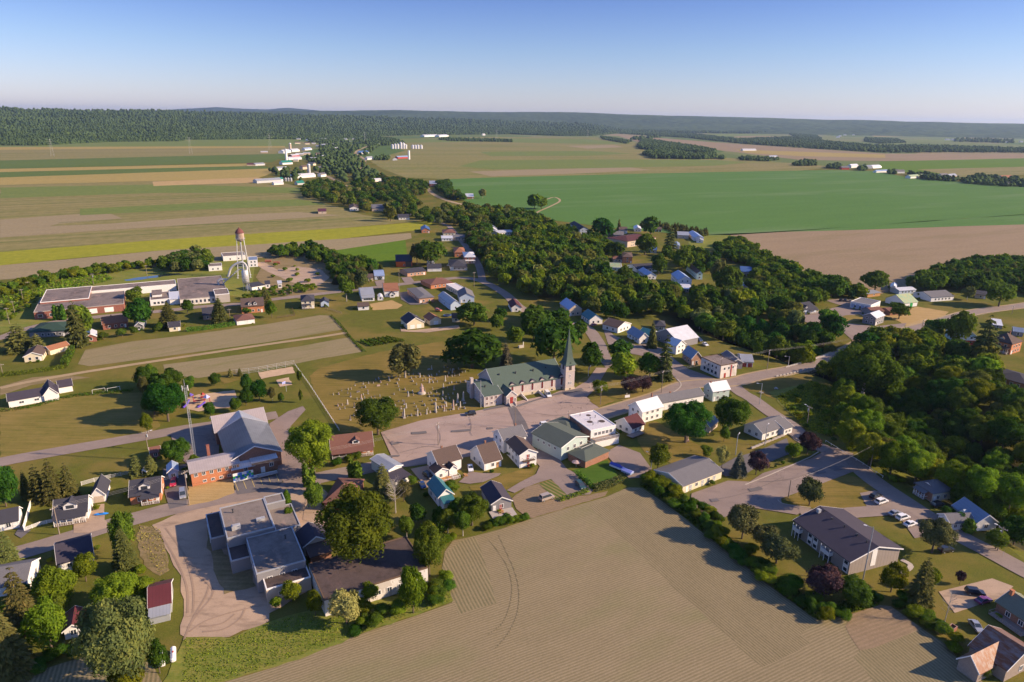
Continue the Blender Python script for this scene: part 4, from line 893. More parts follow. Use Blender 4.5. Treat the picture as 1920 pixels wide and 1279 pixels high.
KIND={ # kind: (fn, kwargs, leaf material, bark)
 'dark':('r',dict(K=34,irr=.25,cr=.34),'leaf_dark','bark'),'mid':('r',dict(K=30,irr=.4,cr=.33),'leaf_mid','bark'),'lime':('r',dict(K=32,irr=.32,cr=.33),'leaf_lime','bark'),
 'olive':('r',dict(K=28,irr=.4,cr=.33),'leaf_olive','bark'),'grey':('r',dict(K=36,irr=.35,cr=.30),'leaf_grey','bark_pale'),'purple':('r',dict(K=20,irr=.25,base=.1),'leaf_purple','bark'),
 'bronze':('r',dict(K=24,irr=.25,base=.14),'leaf_bronze','bark'),'shrub':('r',dict(K=12,irr=.4,base=.0,cr=.42),'leaf_mid','bark'),'shrublime':('r',dict(K=12,irr=.4,base=.0,cr=.42),'leaf_lime','bark'),'shrubdark':('r',dict(K=12,irr=.4,base=.0,cr=.42),'leaf_dark','bark'),
 'cream':('r',dict(K=12,irr=.5,base=.15),'leaf_cream','bark'),'willow':('r',dict(K=26,irr=.3,base=.12,asp=2.2),'leaf_olive','bark'),'poplar':('r',dict(K=24,irr=.35,base=.12,cr=.30),'leaf_mid','bark_pale'),
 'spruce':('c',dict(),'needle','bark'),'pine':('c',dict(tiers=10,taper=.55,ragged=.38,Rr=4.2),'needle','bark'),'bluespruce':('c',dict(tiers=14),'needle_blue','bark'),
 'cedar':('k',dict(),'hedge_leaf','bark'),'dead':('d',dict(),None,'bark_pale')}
NL={'r':[(6500,.29),(2000,.55),(420,1.25),(19000,.16)],'c':[(6000,.42),(1800,.75),(360,1.5),(14000,.24)],'k':[(700,.3),(300,.5),(80,.9),(1500,.2)],'d':[(0,0)]*4}
NV=[3,3,2,1]
TREEM={}
def treemesh(kind,lod,var):
    key=(kind,lod,var)
    if key in TREEM: return TREEM[key]
    fn,kw,lm,bk=KIND[kind]; n,leaf=NL[fn][lod]; seed=abs(hash_(kind))%1000+var*17
    if lod==3 and fn=='r': kw=dict(kw,K=70,cr=.22,irr=.35)
    if fn=='r': V,ti,cs,Rr,Hh=crown_round(seed,n,leaf,**kw); T=trunkmb(cs,Hh,seed=seed,limbs=5 if lod<2 else 0)
    elif fn=='c': V,ti,T,Rr,Hh=conifer(seed,n,leaf,**kw)
    elif fn=='k': V,ti,T,Rr,Hh=column(seed,n,leaf)
    else:
        T,Rr,Hh=deadtree(seed); V=None
    if V is None: me=MBmesh(T,kind,[bk]); r=(None,me,Rr,Hh)
    elif lod==2: r=(leafmesh(kind,V,ti,[lm,bk],T),None,Rr,Hh)
    else: r=(leafmesh('crown',V,ti,[lm]),MBmesh(T,'trunk',[bk]),Rr,Hh)
    TREEM[key]=r; return r
def hash_(s): return sum(ord(c)*(i+3)*31 for i,c in enumerate(s))
def MBmesh(mb,name,mats):
    me=bpy.data.meshes.new(name); me.from_pydata(mb.v,[],mb.f)
    for m in mats: me.materials.append(M(m))
    me.update(); return me
CAT={'spruce':('spruce_tree','conifer'),'pine':('pine_tree','conifer'),'bluespruce':('spruce_tree','conifer'),'cedar':('cedar_shrub','cedar'),'dead':('bare_tree','bare tree'),
 'shrub':('shrub','shrub'),'shrublime':('shrub','shrub'),'shrubdark':('shrub','shrub'),'willow':('willow_tree','tree'),'purple':('purple_maple_tree','tree'),'cream':('flowering_tree','tree')}
TREES=[]
def T_(kind,x,yb,yt,wpx,label=None,group=None,z=None):
    g=G(x,yb); zz=gz(*g) if z is None else z
    dp=depth(*g); top=P(x,yt,g[1])

    H=max(1.2,top[2]-zz)*.97; Rr=wpx*.56*dp/F
    TREES.append(dict(k=kind,x=g[0],y=g[1],z=zz,H=H,R=Rr,l=label,g=group,d=dp,named=label is not None and group is None))
def wood(poly,sp,kinds,hr,label,group,rr=(.42,.56),mx=9999,margin=.6):
    W=[G(*p) for p in poly]; xs=[p[0] for p in W]; ys=[p[1] for p in W]; n=0
    y=min(ys)
    ks=[k for k,c in kinds for _ in range(c)]
    row=0
    while y<max(ys):
        x=min(xs)+(sp/2 if row%2 else 0)
        while x<max(xs):
            jx,jy=x+rnd.uniform(-.38,.38)*sp,y+rnd.uniform(-.38,.38)*sp
            x+=sp
            if not inpoly(jx,jy,W) or blocked(jx,jy,margin) or on_road(jx,jy,.8): continue
            if hides(jx,jy,gz(jx,jy),hr[0]*.5+hr[1]*.5): continue
            if any(dist2((jx,jy),(t['x'],t['y']))<max(sp*.45,t['R']*.75) for t in TREES if t['named']): continue
            z=gz(jx,jy)
            if z<-11: continue
            H=rnd.uniform(*hr); p=proj(jx,jy,z+H*.5)
            if p[0]<-30 or p[0]>1960 or p[1]>1300: continue
            TREES.append(dict(k=rnd.choice(ks),x=jx,y=jy,z=z,H=H,R=H*rnd.uniform(*rr) if sp>4.5 else sp*rnd.uniform(.6,.85),l=label,g=group,d=depth(jx,jy),named=False)); n+=1
        y+=sp*.87; row+=1
    return n
def hides(x,y,z,H):
    b=proj(x,y,z); t=proj(x,y,z+H)
    for hx,hy,hw,hd in HPX:
        if abs(b[0]-hx)<hw and b[1]>hy-1 and t[1]<hy-1.5 and b[1]-hy<60: return True
    return False
def plant_all():
    """largest 300 broadleaf etc. as individuals, rest as one mass"""
    lim={'tree':290,'conifer':120,'shrub':200,'cedar':80,'bare tree':20}
    cnt={}; rest=[]
    for t in sorted(TREES,key=lambda t:(not t['named'],-t['H']*t['R']/t['d']**2)):
        nm,cat=CAT.get(t['k'],('broadleaf_tree','tree'))
        cnt[cat]=cnt.get(cat,0)+1
        if cnt[cat]>lim[cat]: rest.append(t); continue
        lod=0 if t['d']<330 and t['R']>1.6 else (1 if t['d']<700 and t['R']>1.2 else 2)
        if t['R']<1.7 and lod==0: lod=1
        if t['d']<330 and t['R']>6.2: lod=3
        cr,tr,Rr,Hh=treemesh(t['k'],lod,rnd.randrange(NV[lod]))
        if t['k']=='dead' or lod==2:
            o=put(nm,cr or tr)
        else:
            o=bpy.data.objects.new(nm,None); COL.objects.link(o)
            put('crown',cr,o); put('trunk',tr,o)
        o.location=(t['x'],t['y'],t['z']); o.rotation_euler=(0,0,rnd.uniform(0,6.28)); s=t['R']/Rr; o.scale=(s*rnd.uniform(.92,1.08),s*rnd.uniform(.92,1.08),t['H']/Hh)
        tag(o,t['l'] or 'green broadleaf tree among the village houses',cat,t['g'])
    print('TREES',cnt,'rest',len(rest))
    if rest:
        Vs=[];Ts=[];Ms=[]; mats=[]
        for t in rest:
            fn,kw,lm,bk=KIND[t['k']]; lod=2 if t['d']>450 else 1
            key=('raw',t['k'],rnd.randrange(2),lod)
            if key not in TREEM:
                n,leaf=NL[fn][lod]
                sd=hash_(t['k'])%1000+key[2]*17
                if fn=='r': V,ti,cs,Rr,Hh=crown_round(sd,n,leaf,**kw)
                elif fn=='c': V,ti,_,Rr,Hh=conifer(sd,n,leaf,**kw)
                else: V,ti,_,Rr,Hh=column(sd,n,leaf)
                TREEM[key]=(V,ti,Rr,Hh)
            V,ti,Rr,Hh=TREEM[key]; a=rnd.uniform(0,6.28); c,s=math.cos(a),math.sin(a); k=t['R']/Rr
            W=np.empty_like(V); W[:,0]=(V[:,0]*c-V[:,1]*s)*k+t['x']; W[:,1]=(V[:,0]*s+V[:,1]*c)*k+t['y']; W[:,2]=V[:,2]*t['H']/Hh+t['z']
            if lm not in mats: mats.append(lm)
            Vs.append(W); Ts.append(np.clip(ti*.7+rnd.uniform(-.1,.4),0,1)); Ms.append(np.full(len(ti),mats.index(lm),dtype=np.int32))
        V=np.vstack(Vs); me=leafmesh('woodland',V,np.concatenate(Ts),mats); sa=me.attributes.new('solo','FLOAT','FACE'); sa.data.foreach_set('value',np.concatenate([np.full(len(x),rnd.uniform(.05,1)) for x in Ts]).astype(np.float32)); me.polygons.foreach_set('material_index',np.concatenate(Ms)); me.update()
        tag(put('woodland',me),'mass of smaller trees filling the creek woods and far tree belts','woodland',None,'stuff')
def hedge(label,pts,w,h,m='hedge_leaf',dens=9,cat='hedge',name='hedge',leaf=.32,z=0):
    g=np.random.default_rng(len(TREES)+int(pts[0][0])); P_=smooth_path([G(*p) for p in pts],4); C_=[];N_=[]
    for a,b in zip(P_[:-1],P_[1:]):
        L=(b-a).length; n=max(2,int(L*dens*(h*2+w))); t_=g.uniform(0,1,n); d=(b-a).normalized(); nn=np.array([-d.y,d.x])
        u=g.uniform(-1,1,n); side=g.uniform(0,1,n)<(2*h/(2*h+w))
        off=np.where(side,np.sign(u)*w/2,u*w/2); zz=np.where(side,g.uniform(0,h,n),h+g.uniform(-.1,.1,n)*h)
        C_.append(np.stack([a.x+(b.x-a.x)*t_+nn[0]*off,a.y+(b.y-a.y)*t_+nn[1]*off,zz+z],1)+g.normal(size=(n,3))*.12*min(1,w)); 
        N_.append(np.stack([nn[0]*np.where(side,np.sign(u),0)*1.,nn[1]*np.where(side,np.sign(u),0),np.where(side,.2,1.)],1))
    C_=np.vstack(C_); N_=unit(np.vstack(N_)+g.normal(size=C_.shape)*.45); V=quads(C_,N_,leaf*g.uniform(.6,1.3,len(C_)),1.3,g)
    me=leafmesh(name,V,g.uniform(0,1,len(C_)),[m]); return tag(put(name,me),label,cat)

# ---------------- helpers needing pixel corners
def locpx(H,px,py,z=0):
    g=Vector(G(px,py,z)); d=g-H.c; return d.dot(H.u)+H.a/2, d.dot(H.v)+H.b/2
def volpx(H,pts,zp,h,roof,rh,wm,rm,ridge='a',z0=0,**k):
    L_=[locpx(H,*p,zp) for p in pts]; xs=[p[0] for p in L_]; ys=[p[1] for p in L_]
    x=(min(xs),max(xs)); y=(min(ys),max(ys)); H.vol(h,roof,rh,ridge,wm,rm,x=x,y=y,z0=z0,**k)
    c=H.c+H.u*((x[0]+x[1])/2-H.a/2)+H.v*((y[0]+y[1])/2-H.b/2); FOOT.append((c.x,c.y,H.u.x,H.u.y,(x[1]-x[0])/2+1,(y[1]-y[0])/2+1))
    return x,y
# ---------------- church
def church():
    ang=R(26); Q=Vector((-11.8,274.8)); u=Vector((math.cos(ang),math.sin(ang))); v=Vector((-u.y,u.x))
    H=House.__new__(House); H.a,H.b=46.,24.; H.u,H.v=u,v; H.s=1; H.c=Q+u*23+v*12; H.rz=ang; H.near=True; H.dist=290; H.wm='stone'
    H.e=empty('church',(H.c.x,H.c.y,0),ang,'long pale stone church with green roof and pointed corner steeple','church')
    FOOT.append((H.c.x,H.c.y,u.x,u.y,26,15))
    nx=(7.5,42.5); ny=(5,23.5)
    H.vol(5.9,'gable',6.0,'a','stone','roof_church',x=nx,y=ny,ov=.5)
    H.mb(H.panel('f',0,35,0,1.3,-.05,.12,nx,ny),'plinth','limestone_base')
    H.vol(5.2,'gable',2.4,'a','stone','roof_church',x=(0,8.8),y=(0,20),ov=.35)
    H.vol(4.6,'gable',2.2,'b','stone','roof_church',x=(9.6,14.6),y=(-2.5,7),ov=.3)

    for x in (1.4,3.6,5.8):
        H.win('f',x,1.0,1.0,1.1,(0,8.8),(0,20),pane='stained_glass'); H.win('f',x,3.2,1.0,1.5,(0,8.8),(0,20),pane='stained_glass')
    for y in (2.5,6,10,14,17.5):
        H.win('r',y,1.0,.9,1.0,(0,8.8),(0,20)); H.win('r',y,3.2,.9,1.3,(0,8.8),(0,20))
    H.chim(-.9,12,0,9.6,'stone',1.3)

    H.door('f',2.5,1.5,3.0,'red_door',.8,(9.6,14.6),(-2.5,7)); H.win('f',.8,1.2,.7,2.0,(9.6,14.6),(-2.5,7),pane='stained_glass'); H.win('f',4.2,1.2,.7,2.0,(9.6,14.6),(-2.5,7),pane='stained_glass')
    B=MB()
    for i in range(5): B.box(10.9,13.3,-2.5-.45*(5-i),-2.5-.45*(4-i),0,.17*(i+1))
    H.mb(B,'steps','concrete')
    for q in (10.6,13.4): B=MB(); B.add([(q,-2.5,0),(q,-5,0),(q,-5,.5),(q,-2.5,1.7),(q+.25,-2.5,0),(q+.25,-5,0),(q+.25,-5,.5),(q+.25,-2.5,1.7)],[(0,1,2,3),(4,5,6,7),(0,1,5,4),(2,3,7,6),(1,2,6,5)]); H.mb(B,'step_wall','stone')

    for i in range(6):
        t=8.6+i*5.1; X=7.5+t
        W=MB(); pr=[(X-1.55,5.6),(X+1.55,5.6),(X+1.55,6.1),(X+.7,6.75),(X,6.95),(X-.7,6.75),(X-1.55,6.1)]; W.prism(pr,1,4.98,6.4); g_=H.mb(W,'wall_gable','stone')
        T=MB(); T.prism([(X-2.4,5.75),(X-1.5,6.15),(X-.7,6.8),(X,7.0),(X+.7,6.8),(X+1.5,6.15),(X+2.4,5.75),(X+2.4,5.9),(X+1.5,6.32),(X+.7,6.97),(X,7.17),(X-.7,6.97),(X-1.5,6.32),(X-2.4,5.9)],1,4.75,6.9)
        T.v=[H.L(*p) for p in T.v]; T.build('gable_roof','roof_plum',g_)
        def arch(w,z0,z1,o0,o1,mb):
            r=w/2; pts=[(X-r,z0),(X+r,z0),(X+r,z1-r)]+[(X+r*math.cos(a),z1-r+r*1.15*math.sin(a)) for a in np.linspace(.2,math.pi-.2,6)]+[(X-r,z1-r)]
            mb.prism(pts,1,ny[0]-o1,ny[0]-o0)
        F_=MB(); arch(1.5,1.9,6.0,.003,.05,F_); f=H.mb(F_,'window','white_trim'); F_=MB(); arch(1.1,2.1,5.8,.051,.09,F_); F_.v=[H.L(*p) for p in F_.v]; F_.build('pane','stained_glass',f)
        K=MB(); 
        for z in (2.7,3.5,4.3): K.box(X-.65,X+.65,ny[0]-.12,ny[0]-.092,z,z+.06)
        K.box(X-.03,X+.03,ny[0]-.12,ny[0]-.092,2.05,5.4); K.v=[H.L(*p) for p in K.v]; K.build('mullions','red_paint',f)
        H.mb(H.panel('f',t-.45,t+.45,.25,.95,.125,.16,nx,ny),'basement_window','glass')
    for x,y in ((12,10.5),(20,10),(29,9.8),(36,10.5)): H.vent(x,y,8.9,1.2,.28)
    H.vent(3,6,6.4,1.2,.28)

    T=MB(); x0,x1,y0,y1=42.3,47.1,2.6,7.4; T.box(x0,x1,y0,y1,0,12.6); tw=H.mb(T,'tower','stone')
    for e_,za,zb in ((.25,0,1.0),(.12,9.2,9.5)): T=MB(); T.box(x0-e_,x1+e_,y0-e_,y1+e_,za,zb); T.v=[H.L(*p) for p in T.v]; T.build('string_course','limestone_base',tw)
    cx,cy=(x0+x1)/2,(y0+y1)/2
    def ring(h,z): return [(cx-h,cy-h,z),(cx+h,cy-h,z),(cx+h,cy+h,z),(cx-h,cy+h,z)]
    T=MB(); lv=[(3.1,12.3),(2.2,13.6),(1.55,16),(1.0,20.5),(.45,25),(.06,29.2)]; V=[]
    for h,z in lv: V+=ring(h,z)
    T.add(V,[(j*4+i,j*4+(i+1)%4,(j+1)*4+(i+1)%4,(j+1)*4+i) for j in range(len(lv)-1) for i in range(4)]+[(0,1,2,3)]); sp=H.mb(T,'spire','roof_church')
    T=MB(); T.cyl((cx,cy,29),(cx,cy,30.6),.05,.05,5); T.box(cx-.45,cx+.45,cy-.04,cy+.04,29.9,30.0); T.v=[H.L(*p) for p in T.v]; T.build('cross','dark_metal',sp)
    for sd in 'fr':   # belfry openings, slits
        lx,ly=(x0,x1),(y0,y1); L_=4.8
        B=H.panel(sd,L_/2-.65,L_/2+.65,9.8,12.0,.003,.06,lx,ly); H.mb(B,'belfry_opening','glass')
        B=MB()
        for i in range(5): H.panel(sd,L_/2-.65,L_/2+.65,9.95+i*.42,10.1+i*.42,.062,.16,lx,ly,B)
        H.mb(B,'louvres','dark_wood')
        G_=MB(); a=[H.at(sd,q,.35,z,lx,ly) for q,z in ((L_/2-1.1,12.3),(L_/2+1.1,12.3),(L_/2,13.6))]; b=[H.at(sd,q,-1.2,z,lx,ly) for q,z in ((L_/2-1.1,12.3),(L_/2+1.1,12.3),(L_/2,13.6))]
        G_.add(a+b,[(0,1,2),(5,4,3),(0,1,4,3),(1,2,5,4),(2,0,3,5)]); H.mb(G_,'belfry_gable','roof_church')
        H.win(sd,L_/2,6.3,.45,1.3,lx,ly); H.win(sd,L_/2-.55,2.8,.5,1.3,lx,ly); H.win(sd,L_/2+.55,2.8,.5,1.3,lx,ly)
        H.mb(H.panel(sd,L_/2-.4,L_/2+.4,.3,.9,.26,.3,lx,ly),'basement_window','glass')
    for X,n in ((20.5,0),(29.5,1)):   # retaining ramps
        B=MB(); B.add([(X,5,0),(X,-1.5,0),(X,-1.5,.5),(X,5,1.5),(X+.3,5,0),(X+.3,-1.5,0),(X+.3,-1.5,.5),(X+.3,5,1.5)],[(0,1,2,3),(4,5,6,7),(0,1,5,4),(2,3,7,6),(1,2,6,5)]); H.mb(B,'ramp_wall','white_trim')
    return H
church()
# ---------------- parish hall
H=House('parish_hall','hall','large brick parish hall with crossed grey metal roofs and colourful mural wall',(404,810),(499.6,792),(492.6,770),5.5)
H.b=14; H.c=Vector(G(499.6,792,5.5))+H.u*H.a/2+H.v*H.b/2; H.e.location=(H.c.x,H.c.y,0); H.near=True
H.vol(5.5,'gable',3.6,'a','brick_brown','metal_pinkgrey',ov=.6)
x,y=volpx(H,[(422,844),(516,848),(499.6,793)],5.5,5.5,'gable',4.0,'brick_brown','metal_silver','b')
H.vol(5.5,'gable',4.0,'b','brick_brown','metal_silver',x=x,y=(y[0],6.5),ov=.5,wall=False)
x2,y2=volpx(H,[(357,885),(432,872),(440,848),(362,862)],5.2,5.2,'gable',1.6,'brick_orange','metal_pinkgrey','a')
for i in range(6): H.win('f',1.5+i*(x2[1]-x2[0]-3)/5,3.6,1.0,1.2,x2,y2)
for i in range(4): H.win('f',3.5+i*2.6,1.0,1.0,.8,x2,y2)
x3,y3=volpx(H,[(436,877),(472,871),(470,860),(440,864)],3.6,3.6,'gable',1.5,'brick_orange','metal_white','a',ov=.8)
H.win('f',2.5,1.6,1.1,1.3,x3,y3)
x4,y4=volpx(H,[(472,868),(516,852),(500,846)],4.6,4.6,'shed',1.0,'brick_brown','metal_white','a',ov=.5); H.win('f',2,1.8,1.2,1.3,x4,y4); H.door('f',5,1.4,2.2,'white_trim',0,x4,y4)
# mural wall with coloured squares
mx,my=[locpx(H,*p) for p in ((438,905),(519,886))]; W=MB(); W.box(mx[0],my[0],mx[1]-.3,mx[1],0,1.1); W.box(mx[0],mx[0]+(my[0]-mx[0])*.46,mx[1]-.3,mx[1],1.1,3.3); mw=H.mb(W,'mural_wall','white_trim')
for c,m in enumerate(('blue_paint','green_paint')):
    W=MB(); r=random.Random(4+c)
    yo=mx[1]-.34 if H.L(0,0)[1]<H.L(0,1)[1] else mx[1]-.34
    for i in range(9):
        for j in range(3):
            if (i*3+j*5+i*j)%4==c+ (1 if i%2 else 0) or (i>4 and (i+j)%4==c): 
                xa=mx[0]+(my[0]-mx[0])*.46*i/9; xb=mx[0]+(my[0]-mx[0])*.46*(i+1)/9; W.box(xa,xb,mx[1]-.32-.004*c,mx[1]-.303,.7+j*.87,.7+(j+1)*.87)
    W.v=[H.L(*p) for p in W.v]; W.build('painted_squares',m,mw)
W=MB(); W.box(my[0]*.54+mx[0]*.46,my[0],mx[1]-2.2,mx[1]-.3,.9,1.05); H.mb(W,'ramp','concrete')
H.chim(*locpx(H,391,850,5),3,8.2,'brick_red',1.0)
# ---------------- flat roofed grey building
H=House('commercial_building','building','large low building with stepped flat gravel roofs beside the gravel yard',(513,986),(426,1011),(412,954),7)
H.vol(7,'flat',0,'a','grey_wall','gravel_roof',trim='metal_grey')
volpx(H,[(496,936),(529,925),(533.5,936),(502,946)],7,7,'flat',0,'grey_wall','gravel_roof',trim='metal_grey'); volpx(H,[(506,960),(546,945),(552,988),(515,990)],4.8,4.8,'flat',0,'grey_wall','gravel_roof',trim='metal_grey')
x,y=volpx(H,[(462,1010),(481,1077),(568.7,1052.5),(548,990)],6,6,'flat',0,'grey_wall','gravel_roof',trim='metal_grey'); H.wins('f',3,3,1.2,1.2,x,y); H.wins('r',4,3,1.2,1.2,x,y)
x,y=volpx(H,[(492,1082),(573,1059),(578,1084),(499,1104)],3.8,3.8,'flat',0,'beige_wall','gravel_roof_dark'); H.wins('f',2,1.2,1,1.1,x,y)
x,y=volpx(H,[(389,966),(412,960),(421,1005),(395,1011)],4,4,'flat',0,'grey_wall','gravel_roof_dark',trim='metal_grey'); H.wins('r',3,1.2,1.2,1.1,x,y)
volpx(H,[(433,1052),(466,1045),(462,1015),(428,1020)],4,4,'flat',0,'grey_wall','gravel_roof_dark',trim='metal_grey')
for px,py in ((437,962),(535,1005)): 
    a=locpx(H,px,py,7); H.vent(a[0],a[1],7 if px<500 else 6,1.2,.18)
B=MB(); a=locpx(H,443,992,7); B.box(a[0]-1.2,a[0]+1.2,a[1]-.8,a[1]+.8,7.1,8.3); B.box(a[0]-.9,a[0]+.9,a[1]-.5,a[1]+.5,8.3,8.5); H.mb(B,'rooftop_unit','galvanised')
B=MB(); a=locpx(H,489,976,7); B.box(a[0]-1.2,a[0]+1.2,a[1]-.6,a[1]+.6,7.1,7.9); H.mb(B,'rooftop_unit','galvanised')
# dark roofed long building
H=House('storage_building','building','long white building with stained dark brown flat roof behind the crop field',(802,1065),(608,1126),(585,1057),5)
H.vol(5,'flat',0,'a','peeling_white','gravel_roof_dark',trim='dark_wood'); H.wins('f',7,1.6,1.2,1.2); H.wins('r',3,1.6,1.2,1.2)
# apartment block
H=House('apartment_block','building','two storey taupe apartment block with plum gable roof and white balconies',(1688,1028),(1595,1052),(1490,976),4.7)
H.vol(4.7,'gable',2.7,'b','tan_wall','roof_plum',ov=.7)
for y in (3.5,8.6): H.vent(H.a*.42,H.b*y/12,6.6,.9,.2)
for k,(yy,x_) in enumerate(((.12,.43),(.28,.43),(.50,.43),(.90,.46))): H.vent(H.a*x_,H.b*yy,6.9,1.0,.16)
B=MB(); B.box(H.a*.38-.5,H.a*.38+.5,H.b*.93-.5,H.b*.93+.5,6.9,8.1); H.mb(B,'rooftop_unit','metal_grey')
for t0,t1 in ((H.b*.28,H.b*.44),(H.b*.84,H.b*.97)):
    for z in (2.5,):
        H.mb(H.panel('r',t0,t1,z-.15,z,.01,1.5),'balcony','white_trim')
        B=MB(); H.panel('r',t0,t1,z,z+.95,1.42,1.5,None,None,B); H.panel('r',t0,t0+.08,z,z+.95,.02,1.41,None,None,B); H.panel('r',t1-.08,t1,z,z+.95,.02,1.41,None,None,B); H.mb(B,'balcony_railing','white_trim')
    for q in (t0,(t0+t1)/2,t1-.15): H.mb(H.panel('r',q,q+.15,0,4.6,1.36,1.5),'post','white_trim')
    H.mb(H.panel('r',t0+.4,t1-.4,.1,2.2,.003,.03),'patio_door','glass')
for t in (H.b*.06,H.b*.60,H.b*.70):
    H.mb(H.panel('r',t-.9,t+.9,.3,4.5,.003,.06),'window_panel','white_trim')
    for z in (1,3.2): H.mb(H.panel('r',t-.6,t+.6,z-.3,z+.7,.061,.09),'window','glass')
H.mb(H.panel('f',H.a*.42,H.a*.52,1.2,6.5,.003,.08),'entrance_panel','white_trim'); H.win('f',H.a*.47,2.6,1.4,1.0)
# ---------------- old factory
H=House('factory','factory','old red brick factory with low flat pinkish roofs and white loading doors',(63,586),(232,570),(229,546),4.6)
H.vol(4.6,'flat',0,'a','brick_red','tar_roof',trim='concrete'); 
volpx(H,[(79,560),(162,560),(172,538),(98,543)],5.6,5.6,'flat',0,'brick_red','tar_roof')
x,y=volpx(H,[(172,546),(330,533),(328,525),(170,538)],4.6,4.6,'flat',0,'white_wall','tar_roof')
for i in range(4):
    H.mb(H.panel('f',6+i*9,11+i*9,.4,3.4,.003,.08),'loading_door','white_trim')
for i in range(4): H.win('f',H.a-3-i*6,1.2,2.2,1.8)
H=House('factory_annex','factory','low white workshop with small roof huts between the two factory halls',(281,568),(319,560),(318,546),3.8)
H.vol(3.8,'flat',0,'a','white_wall','tar_roof'); H.wins('f',4,1,1.4,1.5); volpx(H,[(285,553),(303,551),(302,545),(288,546)],5.5,5.5,'shed',.5,'white_wall','tar_roof')
volpx(H,[(330,552),(336,560),(318,562),(318,550)],3.6,3.6,'shed',.8,'white_wall','metal_white')
H=House('factory_hall','factory','white windowed factory hall with wide pinkish flat roof below the water tower',(337,561),(429,554),(414,517),4)
H.vol(4,'flat',0,'a','peeling_white','tar_roof',trim='concrete'); H.wins('f',9,1.1,1.3,1.9); volpx(H,[(403,553),(429,551),(426,541),(402,543)],5.6,5.6,'flat',0,'concrete','tar_roof')
for a in (('small white factory shed with flat roof behind the factory hall',(392,509),(417,507),(416,501),3.6,'flat',.0,'white_wall','tar_roof'),
          ('white flat roofed building behind the water tower legs',(419,490),(461,487),(460,480),4,'flat',0,'white_wall','tar_roof'),
          ('white open fronted garage beside the water tower',(467,502),(484,500),(483,493),5.5,'flat',0,'white_wall','metal_steelblue'),
          ('long low white outbuilding beside the factory silo',(473,546),(497,542),(495,536),3,'shed',.6,'white_wall','roof_charcoal'),
          ('tiny white hut in the weeds by the silo',(498,541),(507,540),(506,535),3,'shed',.5,'white_wall','roof_charcoal'),
          ('white hut at the end of the weedy factory lot',(522,541),(529,540),(528,536),3.4,'shed',.5,'white_wall','metal_white')):
    lb,p0,p1,p2,h,rf,rh,wm,rm=a; B_(lb,p0,p1,p2,h,rf,rh,wm,rm,name='outbuilding',cat='outbuilding',zp=0,wf=2 if h>3.3 else 1,wr=0,door=0)
